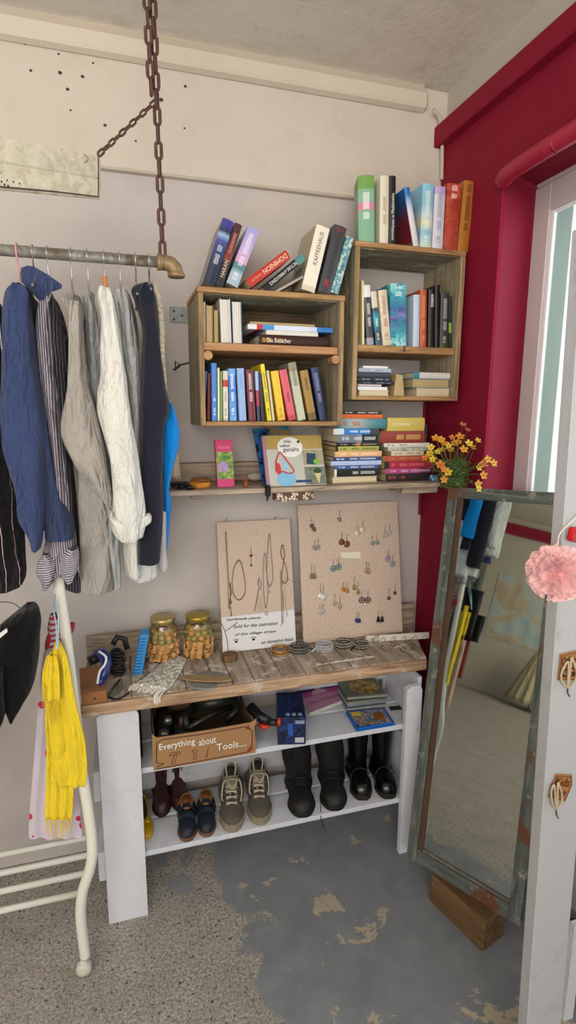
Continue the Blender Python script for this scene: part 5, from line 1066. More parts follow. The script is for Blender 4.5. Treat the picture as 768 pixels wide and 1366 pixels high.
# blue patterned book and kraft card behind, black clip
bl2 = U(351, 648, y=1.73); br2 = U(376, 648, y=1.745); tl2 = U(335, 572, y=1.80); bl2.z = br2.z = Z0+.0005
bb = thing('pattern_book', 'slim blue and black patterned book leaning behind the craft book', 'book', M=quadframe(bl2, br2, tl2)); hh = (tl2-bl2).length
s = NT('blue_black_print'); n = s.noise(s.coord(), 45, 3, .6, 1.2); M_bb = s.out(s.ramp(n, [(.42, '#141a26'), (.47, '#1f4f8c'), (.56, '#2a7fa8'), (.6, '#20242c')], 'CONSTANT'), .35)
m = MB(); m.box((0, 0, -.008), (.055, hh, 0)); m.build('cover', M_bb, bb, bevel=.0008)
bl3 = U(360, 640, y=1.79); br3 = U(391, 640, y=1.79); tl3 = U(357, 566, y=1.86); bl3.z = br3.z = Z0+.0005
kc = thing('kraft_folder', 'kraft brown folder with a printed blue circle behind the craft book', 'folder', M=quadframe(bl3, br3, tl3)); hh3 = (tl3-bl3).length; ww3 = (br3-bl3).length
m = MB(); m.box((0, 0, -.006), (ww3, hh3, 0)); m.build('card', flat('#a88a60', .8, 0, .1), kc, bevel=.0008)
m = MB(); m.tube([V((x, y, .0006)) for x, y in disc(ww3*.36, hh3*.86, ww3*.22, ww3*.22, 24)], .0018, 5, closed=True); m.tube([V((x, y, .0006)) for x, y in disc(ww3*.36, hh3*.86, ww3*.12, ww3*.12, 20)], .001, 5, closed=True); m.build('printed_ring', flat('#6c8fa4'), kc)
deco(kc, 'teal_label', [(ww3*.66, hh3*.9), (ww3*.98, hh3*.9), (ww3*.98, hh3*.98), (ww3*.66, hh3*.98)], flat('#2f86a4'))
bc_ = thing('black_clip', 'small black plastic clip hanging over the plank shelf edge', 'clip', (U(357, 655, y=1.655).x, 1.655, SZ-.008))
a = U(357, 650, y=1.655); m = MB(); m.box((a.x-.009, 1.650, SZ-.024), (a.x+.009, 1.6585, SZ+.004)); m.box((a.x-.009, 1.6586, SZ+.0008), (a.x+.010, 1.685, SZ+.008)); m.build('body', flat('#111114', .3), bc_, bevel=.002, M=W(bc_))
m = MB(); m.tube([V((a.x, 1.654, SZ-.024)), V((a.x-.003, 1.652, SZ-.040))], [.005, .002], 8); m.build('strap', flat('#0d0d10'), bc_, M=W(bc_))

# flowers tucked behind the mirror's upper corner
fb_ = U(604, 655, y=1.645); bq = thing('flower_bouquet', 'loose bouquet of small yellow and orange flowers tucked behind the mirror corner', 'flowers', fb_)
M_stem = flat('#5d7a3c', .7, 0, .3, 60); rr = random.Random(11); m = MB()
heads = [(617, 567), (623, 574), (581, 585), (588, 587), (603, 584), (613, 583), (606, 592), (598, 595), (592, 592), (637, 588), (625, 592), (630, 597), (618, 600), (575, 597), (574, 605), (567, 611), (573, 607), (577, 613), (587, 620), (592, 626), (597, 630), (593, 636), (592, 640), (650, 613), (645, 618), (640, 621), (658, 618), (638, 624), (644, 634), (637, 646), (638, 652), (600, 600), (611, 590), (584, 603), (590, 600)]
tips = []
for i, (px, py) in enumerate(heads):
    y = 1.60+rr.uniform(-.05, .03); tp = U(px, py, y=y); tp = U(px, py, x=1.088+.003*(i % 3)) if tp.x > 1.09 else tp; md = (fb_+tp)/2 + V((rr.uniform(-.008, .008), rr.uniform(-.01, .01), .028 if py > 600 else .004)); tips.append(tp)
    q = [fb_+V((rr.uniform(-.006, .006), rr.uniform(-.004, .004), 0)), md, tp]; m.tube([crom(q, k*2/8*.999) for k in range(9)], [.0011]*7+[.0008]*2, 5)
m.tube([crom([fb_+V((0, 0, .002)), U(603, 675, y=1.63), U(599, 700, y=1.615), U(596, 722, y=1.62)], k*3/12*.999) for k in range(13)], .0028, 6)
for i in range(50):
    a = fb_+V((rr.uniform(-.008, .008), rr.uniform(-.006, .006), 0)); d = V((rr.uniform(-.055, .05), rr.uniform(-.05, .02), rr.uniform(.05, .13))); m.tube([a, a+d*.5+V((0, 0, .008)), a+d], [.0011, .0009, .0005], 4)
m.build('stems', M_stem, bq, M=W(bq))
m = MB()
for i in range(2100):
    d = V((rr.gauss(0, .040), rr.gauss(-.020, .022), rr.uniform(.008, .105))); d.x *= .45+d.z*8; p = fb_+d; p.x = min(p.x, 1.085); v = V((rr.uniform(-1, 1), rr.uniform(-1, 1), rr.uniform(.1, 1))).normalized(); u_ = v.orthogonal().normalized()*.0012; l = rr.uniform(.012, .026)
    m.add([p-u_, p+u_, p+v*l], [(0, 1, 2)])
lf = m.build('leaves', flat('#93b468', .7, 0, .5, 40), bq, M=W(bq)); lf['kind'] = 'stuff'
cols = ['#e8c832', '#e09a30', '#ecd850', '#dd7f34', '#e6b23c']; base = {}
for i, tp in enumerate(tips):
    c = cols[(i*3+i//4) % 5] if i > 1 else '#c97a54'
    if c not in base:
        m = MB()
        for k in range(5):
            a = 2*PI*k/5; ex = V((math.cos(a), math.sin(a), .25)); sd = V((-math.sin(a), math.cos(a), 0)); m.add([V((0, 0, 0)), ex*.004+sd*.0036, ex*.0095+sd*.0022+V((0, 0, .001)), ex*.0095-sd*.0022+V((0, 0, .001)), ex*.004-sd*.0036], [(0, 1, 2, 3, 4)])
        m.ball((0, 0, .001), .0022, 6, 4, m=1)
        o = m.build('flower_head', [flat(c, .6, 0, .2, 200), flat('#b8622a')], bq); base[c] = o
    else: o = base[c].copy(); COL.objects.link(o)
    dirv = (tp-fb_); dirv.y -= .10; o.parent = bq; o.matrix_local = W(bq) @ Matrix.Translation(tp) @ dirv.to_track_quat('Z', 'X').to_matrix().to_4x4() @ Matrix.Scale(rr.uniform(1.1, 1.6), 4)

# ================================================================ jewellery boards leaning on the wall
def board_mat():
    s = NT('pink_patterned_paper'); co = s.coord('Object', (1, 1, 1), (0, 0, PI/4)); w_ = s.add('ShaderNodeTexWave', wave_type='BANDS'); w_.inputs['Scale'].default_value = 62; w_.inputs['Distortion'].default_value = 1.5; w_.inputs['Detail'].default_value = 2; s.link(co, w_.inputs['Vector'])
    n = s.noise(s.coord(), 6, 4); n2 = s.noise(s.coord(), 170, 2, .6)
    c = s.mix(s.ramp(w_.outputs[1], [(.25, (0, 0, 0)), (.8, (1, 1, 1))]), '#b39684', '#d6c6b4'); c = s.mix(s.math('MULTIPLY', s.ramp(n2, [(.5, (0, 0, 0)), (.62, (1, 1, 1))]), .45), c, '#90796e'); c = s.mix(s.math('MULTIPLY', n, .25), c, '#d8c8b4'); return s.out(c, .75)
M_bp = board_mat()
def board(label, pbl, pbr, ptl, yb0, yt0, th=.012):
    bl = U(*pbl, y=yb0); br = U(*pbr, y=yb0); z = TZ+.001; bl.z = br.z = z; tl = U(*ptl, y=yt0); r = thing('jewellery_board', label, 'display board', M=quadframe(bl, br, tl))
    w_ = (br-bl).length; h_ = (tl-bl).length; m = MB(); m.box((0, 0, -th), (w_, h_, 0)); m.build('panel', M_bp, r, bevel=.0012); return r, w_, h_
b1, w1, h1 = board('narrow pink patterned board hung with necklaces above a handwritten note', (297, 868), (395, 857), (288.5, 697), 1.80, 1.888)
b2, w2, h2 = board('wide pink patterned board covered with pairs of earrings', (405, 862), (537, 848), (398, 674), 1.80, 1.888)
def P1(px, py, z=.002, b=b1):   # point on the board face shown at a pixel
    n = b.matrix_world.col[2].to_3d(); o = b.matrix_world.translation; d = ray(px, py); t = (o-CAM).dot(n)/d.dot(n); q = W(b) @ (CAM+d*t); q.z = z; return q
for px, py in ((302, 692), (367, 690)):
    q = W(b1) @ U(px, py, y=1.893); m = MB(); m.tube([q+V((-.004, -.012, 0)), q+V((-.002, 0, .003)), q+V((.004, .001, .003))], .0014, 6); m.build('pin', flat('#8a8c90', .3, .8), b1)
q = [P1(293, 824), P1(393, 813), P1(395, 857), P1(297, 868)]; q[0].x = max(q[0].x, .001); q[1].x = min(q[1].x, w1-.001); q[2].x = q[1].x; q[3].x = q[0].x; q[3].y = q[2].y = .002
note = MB(); note.slab([V((p.x, p.y, .0006)) for p in q], (0, 0, .0005)); note.build('note_paper', flat('#dcdbdd', .7, 0, .05, 8), b1)
INK = flat('#17161a', .6)
sh_ = .25
for s_, a, b_ in (('handmade pieces', (302, 827), (348, 824)), ('Sold for the castration', (311, 836), (370, 831)), ('of the village strays', (313, 847), (368, 842)), ('on donation basis', (348, 857), (391, 852))):
    A = P1(*a, .0014); B = P1(*b_, .0014); ang = math.atan2(B.y-A.y, B.x-A.x); text(b1, s_, Matrix.Translation((A+B)/2) @ Matrix.Rotation(ang, 4, 'Z'), width=(B-A).length, height=.0125, mat=INK, name='handwriting', shear=sh_, bold=.015)
for px, py in ((315, 856), (338, 853)):
    m = MB(); c = P1(px, py, .0012)
    m.ball(c, (.0055, .0042, .0006), 12, 4)
    for k in range(4): m.ball(c+V(((-.0075+.005*k), .0065+(.0015 if k in (1, 2) else 0), 0)), (.0019, .0024, .0006), 8, 4)
    m.build('paw_print', INK, b1)
def jtube(r, pts, rad, mat, name, closed=False, n=40, beads=0):
    q = [P1(px, py, .004) for px, py in pts]
    if closed: q = q+[q[0]]
    m = MB(); L = len(q)-1; P = [W(r) @ (b1.matrix_world @ crom(q, i*L/n*.9999)) for i in range(n+1)]
    if beads:
        for p in P: m.ball(p, beads, 6, 4)
    m.tube(P, rad, 6); return m.build(name, mat, r, smooth=True)
def jew(name, label, px, py): return thing(name, label, 'necklace', b1.matrix_world @ P1(px, py, .004))
BR, GR, DK, SV = flat('#8a6a48', .4, .5), flat('#6f6658', .4, .6), flat('#3a302c', .4, .4), flat('#b9b4aa', .3, .8)
r = jew('long_chain_necklace', 'long thin dark chain necklace hanging down the outer side of the board to red beads', 301, 709)
jtube(r, [(300, 709), (301, 725), (303, 760), (304, 790), (305, 812), (307, 800), (304, 760), (302, 725), (301.5, 709)], .0008, GR, 'chain', n=60); jtube(r, [(306, 778), (308, 790), (306, 800), (308, 818), (308, 821)], .0009, DK, 'beads', n=14, beads=.0022); m = MB(); m.ball(W(r) @ (b1.matrix_world @ P1(307, 803, .005)), (.0045, .003, .008), 8, 6); m.build('pendant', flat('#4c5244', .5), r)
r = jew('beaded_necklace', 'closed loop of small brown beads hanging as an oval', 318, 747)
jtube(r, [(318, 747), (312, 757), (309.5, 775), (311, 792), (318, 800), (325, 794), (327, 780), (324, 762), (321, 750)], .0008, BR, 'beads', closed=True, n=70, beads=.0021)
r = jew('beaded_pendant', 'short dark and red bead drop hanging at the top middle of the necklace board', 334, 730)
jtube(r, [(334, 731), (334.5, 745), (334.5, 756)], .0008, DK, 'cord', n=8); m = MB()
for py, s_ in ((741, .0055), (754, .004)): m.ball(W(r) @ (b1.matrix_world @ P1(334.5, py, .005)), (s_, .003, s_), 8, 6)
m.build('bead', flat('#6a2a20', .4), r); m = MB(); m.ball(W(r) @ (b1.matrix_world @ P1(335.5, 758, .005)), .003, 8, 6); m.build('drop', flat('#d8d4c8', .3), r)
r = jew('silver_pendant_necklace', 'grey bead necklace ending in a silver diamond pendant', 352, 737)
jtube(r, [(352, 738), (350.5, 760), (351.5, 790), (354, 811), (357, 790), (355, 760), (353.5, 738)], .0007, GR, 'chain', n=70, beads=.0014)
m = MB(); c = W(r) @ (b1.matrix_world @ P1(355, 818, .004)); m.tube([c+V((0, 0, .010)), c+V((.0065, 0, 0)), c+V((0, 0, -.010)), c+V((-.0065, 0, 0))], .0013, 6, closed=True); m.ball(c, .002, 6, 4); m.build('pendant', SV, r)
r = jew('long_loop_necklace', 'dark brown narrow loop necklace with a translucent grey drop', 358, 712)
jtube(r, [(358, 712), (356.5, 735), (355.5, 765), (359, 782), (363.5, 770), (361.5, 740), (359.5, 712)], .0010, GR, 'chain', n=60, beads=.0013); m = MB(); m.ball(W(r) @ (b1.matrix_world @ P1(359, 789, .005)), (.004, .003, .006), 8, 6); m.build('pendant', flat('#b9aaa6', .2), r)
r = jew('tassel_necklace', 'pale tassel and wire ring necklace hanging low in the middle of the board', 345, 771)
jtube(r, [(345, 770), (344, 778), (346, 786), (348, 778), (345.5, 772)], .0009, DK, 'ring', n=20); jtube(r, [(344, 786), (342, 800), (339, 815)], .0014, BR, 'strand', n=10); m = MB()
for k in range(6): m.tube([W(r) @ (b1.matrix_world @ P1(346+k*.5, 788, .004)), W(r) @ (b1.matrix_world @ P1(345+k*1.1, 814+(k % 3), .004))], .0009, 4)
m.build('tassel', flat('#c9c4b0', .8), r)
r = jew('tangled_bead_necklaces', 'tangle of gold and pearl bead strands hung at the inner side of the board', 377, 727)
jtube(r, [(376, 727), (374, 738), (378, 748), (382, 760), (383, 772), (379, 778), (375, 770), (377, 755), (379, 740), (377, 727)], .0012, BR, 'gold_strand', n=50, beads=.0022); jtube(r, [(374, 765), (377, 790), (380, 806), (382, 818), (383, 820), (380, 800), (381, 785), (379, 768)], .0009, flat('#cdb9a4', .3), 'pearl_strand', n=40, beads=.0018); jtube(r, [(383, 772), (387, 774)], .0012, BR, 'clasp', n=4)
r = jew('black_cord_necklace', 'thin black cord necklace ending in a pale leaf pendant over the note', 374, 760)
jtube(r, [(373.5, 762), (375, 800), (375.5, 828), (377, 828), (377, 800), (375, 762)], .0008, DK, 'cord', n=30); m = MB(); m.ball(W(r) @ (b1.matrix_world @ P1(375, 833, .005)), (.003, .002, .006), 8, 6); m.build('pendant', flat('#cfd2c4', .3), r)
# earrings in pairs
def er(px, py, col, shape, label, dy=0):
    c = b2.matrix_world @ P1(px, py, .004, b2); r = thing('earring', label, 'earring', M=Matrix.Translation(c) @ Matrix.Scale(1.4, 4), group='pairs of earrings on the wide board')
    m = MB(); h = dy*.0019; m.tube([V((.002, 0, h+.010)), V((0, -.002, h+.012)), V((-.001, 0, h+.006)), V((0, 0, .002))], .0006, 5); m.build('ear_hook', SV, r)
    m = MB(); mt = flat(col, .35, .15, .2, 200)
    if shape == 'disc': m.lathe([(0, -.001), (.0082, -.001), (.0088, 0), (.0082, .001), (0, .001)], 18, M=Matrix.Rotation(PI/2, 4, 'X') @ Matrix.Translation((0, -.006, 0)))
    elif shape == 'ball': m.ball((0, 0, -.004), .0052, 10, 8)
    elif shape == 'ring':
        m.tube([V((.0072*math.cos(a), 0, -.007+.0072*math.sin(a))) for a in [2*PI*k/18 for k in range(18)]], .0016, 6, closed=True); m.ball((0, 0, -.007), (.0035, .001, .0035), 8, 5)
    elif shape == 'drop': m.lathe([(0, -.018), (.0055, -.013), (.0045, -.006), (.001, 0), (0, .001)], 12)
    elif shape == 'tassel':
        for k in range(9): m.tube([V((.0006*(k-4), 0, 0)), V((.0015*(k-4), .001*(k % 2), -.019))], .0008, 4)
    else: m.ball((0, 0, -.004), (.006, .003, .005), 8, 6); m.ball((.002, 0, -.009), (.0045, .003, .004), 8, 6)
    m.build('drop', mt, r, smooth=True)
EP = [((415, 699), (418, 703), '#6a5648', 'cluster', 'tiny dark brown cluster earring at the top outer corner of the earring board', 2), ((452, 690), None, '#8c8070', 'cluster', 'single grey fan earring at the very top of the earring board', 4), ((476, 709), (483, 704), '#e2d8c4', 'disc', 'cream shell disc earring, upper middle of the board', 3), ((455, 720), (462, 723), '#7c4a2c', 'disc', 'rust brown disc earring above the blank white card', 5), ((496, 722), (502, 721), '#8f9a9c', 'cluster', 'blue grey cluster earring beside the white ringed pair', 3), ((513, 711), (519, 708), '#c9c4c8', 'ring', 'white ring earring with dark centre at the top inner side', 4), ((419, 728), (424, 727), '#a39c90', 'cluster', 'pale grey wire cluster earring under the brown pair', 3), ((517, 742), (523, 749), '#8c90a8', 'ring', 'silver ring earring with a blue bead at the inner edge', 4), ((444, 755), (451, 753), '#4f8a88', 'ring', 'teal stone ring earring left of the board middle'.replace('left of', 'near'), 4), ((415, 764), (419, 764), '#8c8272', 'drop', 'grey brown teardrop earring at the outer edge of the board', 5), ((488, 757), (491, 758), '#b09480', 'drop', 'tiny slender copper earring right under the blank card', 3), ((427, 792), (431, 794), '#e0dcd4', 'disc', 'white oval earring on long hooks low at the outer side', 9), ((457, 783), (462, 785), '#c98a3c', 'cluster', 'amber orange cluster earring in the lower middle', 2), ((472, 779), (477, 785), '#a08a5c', 'drop', 'gold and white drop earring beside the amber pair', 5), ((446, 800), (453, 804), '#b9a48c', 'drop', 'small pinkish bead drop earring in the lower middle', 3), ((482, 797), (490, 797), '#4a4038', 'ring', 'dark bronze round earring with pale centre', 4), ((518, 796), (526, 789), '#5a4a3c', 'ball', 'dark brown ball earring on a long hook at the inner side', 6), ((426, 814), (430, 813), '#c9c4bc', 'cluster', 'clear crystal cluster earring at the bottom outer side', 2), ((475, 825), (478, 825), '#3a3480', 'cluster', 'deep violet blue flower earring near the board foot', 4), ((504, 822), (509, 822), '#1c1a1c', 'tassel', 'black tassel earring near the board foot', 2)]
for a, b_, col, shp, lab, dy in EP:
    er(*a, col, shp, lab, dy)
    if b_: er(*b_, col, shp, lab, dy)
q = [P1(455, 744, .001, b2), P1(481, 745, .001, b2), P1(480, 736, .001, b2), P1(454, 737, .001, b2)]; m = MB(); m.slab(q, (0, 0, .0008)); m.build('blank_card', flat('#e2ddc4', .6), b2)

# ================================================================ on the bench top
T0 = TZ+.0012
def onT(px, py): return U(px, py, z=T0)
gJ = 'glass jars of pickled fruit on the bench'
M_jar = NT('jar_glass'); tr = M_jar.add('ShaderNodeBsdfTransparent'); gl = M_jar.add('ShaderNodeBsdfGlossy'); gl.inputs['Roughness'].default_value = .04; lw = M_jar.add('ShaderNodeLayerWeight'); lw.inputs[0].default_value = .25; mx = M_jar.add('ShaderNodeMixShader'); tr.inputs[0].default_value = (.97, .95, .88, 1)
M_jar.link(M_jar.math('ADD', M_jar.math('MULTIPLY', lw.outputs['Fresnel'], .8), .03), mx.inputs[0]); M_jar.link(tr.outputs[0], mx.inputs[1]); M_jar.link(gl.outputs[0], mx.inputs[2]); M_jar.link(mx.outputs[0], M_jar.n['Material Output'].inputs[0]); M_jar = M_jar.m
def jar(px, py, R0, H, col_lid, label, seed):
    c = onT(px, py); c.y += R0*.8; r = thing('fruit_jar', label, 'jar', c, group=gJ)
    m = MB(); m.lathe([(0, 0), (R0*.9, 0), (R0, .006), (R0, H*.62), (R0*.97, H*.72), (R0*.82, H*.82), (R0*.80, H*.86)], 32, cap=False); m.build('glass', M_jar, r, smooth=True)
    m = MB(); m.lathe([(0, H*.995), (R0*.80, H), (R0*.87, H*.985), (R0*.88, H*.89), (R0*.84, H*.885)], 32, cap=False); m.build('lid', col_lid, r, smooth=True, bevel=0)
    rr = random.Random(seed); m = MB(); cr = random.Random(seed+1)
    z = .010
    while z < H*.74:
        n = 11; ph = rr.uniform(0, 1)
        for k in range(n):
            a = 2*PI*(k+ph)/n; rad = R0*.80*(1 if z < H*.66 else .9); p = V((rad*math.cos(a), rad*math.sin(a), z+rr.uniform(-.003, .003)))
            if z < H*.40: m.box((-.012, -.009, -.008), (.012, .009, .008), Matrix.Translation(p) @ Matrix.Rotation(rr.uniform(0, 3), 4, 'Z') @ Matrix.Rotation(rr.uniform(-.6, .6), 4, 'X'), 0)
            else: m.ball(p, .0118, 10, 7, m=1 if rr.random() > .2 else 0)
        z += .0155
    m.build('fruit_pieces', [flat('#d9a668', .4, 0, .2, 60), flat('#b5a667', .35, 0, .25, 60)], r, smooth=False)['kind'] = 'stuff'
    m = MB(); m.lathe([(0, .003), (R0*.72, .003), (R0*.76, .01), (R0*.76, H*.70), (0, H*.72)], 24); m.build('syrup', flat('#b5803e', .3, 0, .15, 20), r, smooth=True)
jar(219.8, 884, .0475, .150, flat('#b9a06c', .35, .6), 'jar of yellow and green fruit with a dull gold lid, nearer the wooden box', 4)
jar(267, 878, .0475, .146, flat('#a8923c', .35, .6), 'jar of fruit with a yellow-green lid beside the necklace board', 8)
# wooden box with a tool, cable, case, blue brush
a = onT(109, 942); b_ = onT(143, 936); xx = (b_-a); d_ = V((-xx.y, xx.x, 0)).normalized()
bx = thing('wooden_box', 'low reddish brown wooden box lying at the outer bench end', 'box', M=frame(a, xx, (0, 0, 1))); wl_ = xx.length; m = MB(); m.box((0, 0, 0), (wl_, .17, .034)); m.build('body', flat('#a06a40', .6, 0, .2, 30), bx, bevel=.0015)
m = MB(); m.box((-.001, -.001, .0345), (wl_+.001, .171, .037)); m.build('lid', flat('#96643e', .6, 0, .2, 30), bx, bevel=.001); m = MB(); m.ball((wl_*.52, -.001, .017), .003, 10, 6); m.build('peg_hole', flat('#2c1c12'), bx)
hp = U(128, 895, y=1.60); tl_ = thing('hair_clipper', 'navy blue hand clipper with a white side stripe resting on the wooden box', 'clipper', hp)
m = MB(); q = [U(129, 871, y=1.66), U(136, 872, y=1.64), U(141, 880, y=1.62), U(141, 893, y=1.60), U(136, 906, y=1.59), U(133, 914, y=1.585)]; m.tube([crom(q, i*5/24*.999) for i in range(25)], [.013]*5+[.016]*8+[.013]*6+[.010]*4+[.005]*2, 14); m.build('body', flat('#1c2a6c', .3), tl_, smooth=True, M=W(tl_))
m = MB(); q = [U(132, 869, y=1.622), U(141, 876, y=1.603), U(140, 886, y=1.595), U(133, 896, y=1.585), U(130, 912, y=1.575)]; m.tube([crom(q, i*4/24*.999) for i in range(25)], .0035, 8); m.build('white_stripe', flat('#d9dce0', .3), tl_, smooth=True, M=W(tl_))
m = MB(); m.tube([U(124, 874, y=1.665), U(127, 884, y=1.66)], [.020, .018], 16); m.build('black_head', flat('#17171b', .4), tl_, smooth=True, M=W(tl_))
cc = thing('cable_coil', 'black bundled cable coil behind the blue clipper', 'cable', onT(156, 905)); m = MB()
cy_ = onT(157, 905); 
for k in range(9): z = T0+.012+.0085*k; rad = .021-.001*abs(k-3); m.tube([V((cy_.x+rad*math.cos(a+k)*1.0+.0025*math.sin(k*2), cy_.y+.02+rad*math.sin(a+k), z+.003*math.sin(2*a+k))) for a in [2*PI*i/18 for i in range(18)]], .0052, 7, closed=True)
m.build('cord', flat('#141416', .5), cc, smooth=True, M=W(cc)); m = MB(); m.tube([U(150, 860, y=1.70), U(156, 850, y=1.71), U(166, 852, y=1.72), U(170, 866, y=1.71)], .009, 8); m.build('plug_end', flat('#111113', .4), cc, smooth=True, M=W(cc))
m = MB(); q = [onT(160, 908), onT(150, 922), onT(146, 932), onT(158, 934), onT(172, 926)]; m.tube([crom([p+V((0, 0, .004)) for p in q], i*4/20*.999) for i in range(21)], .003, 6); m.build('loose_end', flat('#141416', .5), cc, smooth=True, M=W(cc))
ec = thing('glasses_case', 'soft olive green pouch lying in front of the black cable', 'pouch', onT(156, 925)); m = MB(); c = onT(155, 924); m.ball(c+V((0, .0, .0075)), (.013, .036, .0072), 16, 8, Matrix.Rotation(-.45, 3, 'Z')); m.build('pouch', fabric('olive_pouch', '#5c5a48'), ec, smooth=True, M=W(ec))
br0 = thing('blue_brush', 'bright blue plastic brush box standing on end by the jars', 'brush', onT(183, 901))
A = onT(176.5, 901.5); B = onT(189.5, 900); q = [A, B, B+V((.004, .045, 0)), A+V((.004, .045, 0))]; t_ = U(186, 843, y=A.y+.05)-A; m = MB(); t2 = V((t_.x, .028, t_.z)); m.hexa(q + [p+t2 for p in q]); m.build('body', flat('#1a84c4', .35), br0, bevel=.003, M=W(br0))
m = MB()
for k in range(12): f = .05+.075*k; p = A+t2*f; m.box((p.x, p.y-.0035, p.z), (p.x+.022, p.y-.0002, p.z+.003))
m.build('bristle_rows', flat('#166ea8', .5), br0, M=W(br0))
# knitted white scarf end
kw = thing('white_crochet_scarf', 'off-white crocheted strip with a fringe draped towards the bench edge', 'scarf', onT(210, 910)); m = MB(); cols_ = 14; rows_ = 26; P = []; Q = []
c0, c1 = [onT(231, 879), onT(213, 889), onT(196, 904), onT(176, 916)], [onT(248, 881), onT(243, 895), onT(232, 912), onT(222, 922)]
for i in range(rows_+1):
    t = i/rows_*2.999; a = crom(c0, t); b_ = crom(c1, t); row = []; rw2 = []
    for j in range(cols_+1): u_ = j/cols_; p = a+(b_-a)*u_; z_ = .004+.003*abs(math.sin(i*PI/2+j*PI/2))+.004*math.sin(PI*u_); row.append(p+V((0, 0, z_+.003))); rw2.append(p)
    P.append(row); Q.append(rw2)
m.rings([a+b_[::-1] for a, b_ in zip(P, Q)], True); s = NT('crochet'); vv = s.add('ShaderNodeTexVoronoi'); vv.inputs['Scale'].default_value = 1.0; s.link(s.coord('Object', (90, 90, 90)), vv.inputs['Vector']); s.bump(vv.outputs['Distance'], 1.0, .004); M_cro = s.out(s.mix(s.ramp(vv.outputs['Distance'], [(.2, (0, 0, 0)), (.7, (1, 1, 1))]), '#efeae0', '#a8a294'), .95)
m.build('crochet', M_cro, kw, smooth=True, M=W(kw)); m = MB(); rr = random.Random(9)
for k in range(34):
    u_ = k/33; p = c0[-1]+(c1[-1]-c0[-1])*u_; e = p+V((-.012+.004*rr.random()-.01*u_, -.020-rr.random()*.010, 0)); over = e.y < TF+.004
    pts_ = [p+V((0, 0, .005)), (p+e)/2+V((0, 0, .007)), e+V((0, 0, .003))]
    if e.y < TF+.006: pts_ += [V((e.x-.002, TF-.006, T0-.004)), V((e.x-.002, TF-.005, T0-.018-rr.random()*.012))]
    m.tube(pts_, .0016, 5)
m.build('fringe', flat('#dedad0', .95), kw, M=W(kw))
# clay fish pieces
gP = 'flat carved combs lying on the bench'
def lozenge(label, pA, pB, w_, col, seed, z=0):
    A = onT(*pA); B = onT(*pB); d = B-A; r = thing('carved_comb', label, 'comb', M=frame(A+V((0, 0, z)), d, (0, 0, 1)), group=gP); L = d.length; m = MB(); n = 26; top_ = []; bot_ = []
    for k in range(n+1):
        t = k/n; hw = w_*math.sin(PI*min(.98, max(.05, t)))**.45; e = .0015*math.sin(t*60); top_.append((t*L, hw+e)); bot_.append((t*L, -hw))
    m.slab([V((x, y, 0)) for x, y in top_+bot_[::-1]], (0, 0, .004)); m.build('plate', flat(col, .7, 0, .3, 50), r, bevel=.0006)
    m = MB()
    for k in range(2, n-1): t = k/n; hw = w_*math.sin(PI*t)**.45*.8; m.tube([V((t*L, -hw, .0042)), V((t*L+.002, hw, .0042))], .0006, 4)
    m.build('ridges', flat('#7a6a54', .8), r)
lozenge('blue grey carved comb behind the tan one', (262, 899), (302, 902), .020, '#8f9a98', 1, 0)
lozenge('pale blue grey carved comb nearest the bench edge', (251, 915), (287, 918), .017, '#98a2a4', 2, 0)
lozenge('tan carved comb lying over the two grey ones', (239, 906), (309, 909), .021, '#b09468', 3, .0046)
# twig tree on a log slice
tw = thing('twig_jewellery_tree', 'bare bent twig fixed in a small round log slice', 'jewellery stand', onT(308, 884)); c = onT(308, 884)+V((0, .024, 0)); tw.matrix_world = Matrix.Translation(c)
m = MB(); m.lathe([(0, 0), (.027, 0), (.028, .002), (.028, .021), (.027, .022), (0, .022)], 22, M=Matrix.Scale(.85, 4, (0, 1, 0))); m.build('log_slice', wood('log_bark', '#8a6c4c', '#6c5038', '#3a2a1e', 2), tw)
m = MB(); Y_ = c.y-.02
def tp(px, py): return U(px, py, y=Y_)-c
for pts_ in ([(304, 870), (303, 855), (299, 840), (293, 828), (284, 822), (270, 823)], [(300, 842), (308, 837), (317, 830)], [(293, 829), (296, 850), (292, 866)]): q = [tp(*p) for p in pts_]; m.tube([crom(q, i*(len(q)-1)/16*.999) for i in range(17)], .0015, 6)
m.build('twig', flat('#8a7458', .8), tw, smooth=True)
# bangles and bracelets
p = onT(376, 873); gb = thing('gold_bangles', 'stack of thin gold and red bangles lying in front of the necklace board', 'bangles', p+V((0, .02, 0)))
for k in range(5):
    m = MB(); rad = .033+.001*math.sin(k*2); m.tube([V((rad*math.cos(a)+.002*math.sin(k*3), rad*math.sin(a), .002+.0033*k+.0012*math.sin(a+k))) for a in [2*PI*i/30 for i in range(30)]], .0012, 6, closed=True); m.build('bangle_ring', flat(('#c9a04a', '#b8873a', '#a04a30', '#d0b060', '#b98a40')[k], .3, .6), gb, smooth=True)
def bracelet(label, px, py, R0, H, c1_, c2_, strap=None):
    p = onT(px, py)+V((0, R0*.85, 0)); r = thing('woven_bracelet', label, 'bracelet', p, group='woven bracelets at the foot of the earring board'); m = MB()
    for k in range(3): m.tube([V((R0*math.cos(a), R0*math.sin(a)*.85, .002+H*k/2)) for a in [2*PI*i/30 for i in range(30)]], .0014, 6, closed=True)
    m.build('cords', flat(c1_, .8), r, smooth=True); m = MB()
    for i in range(26): a = 2*PI*i/26; m.ball(V((R0*math.cos(a), R0*math.sin(a)*.85, .002+H*.27)), (.0026, .0026, H*.2), 6, 4); m.ball(V((R0*math.cos(a), R0*math.sin(a)*.85, .002+H*.75)), (.0026, .0026, H*.2), 6, 4)
    m.build('beads', flat(c2_, .25, .4), r, smooth=True)
    if strap: m = MB(); m.tube([V((strap*R0, 0, H*.5)), V((strap*(R0+.012), -.006, .004)), V((strap*(R0+.02), -.012, .002))], .003, 6); m.build('strap', flat(c1_, .8), r)
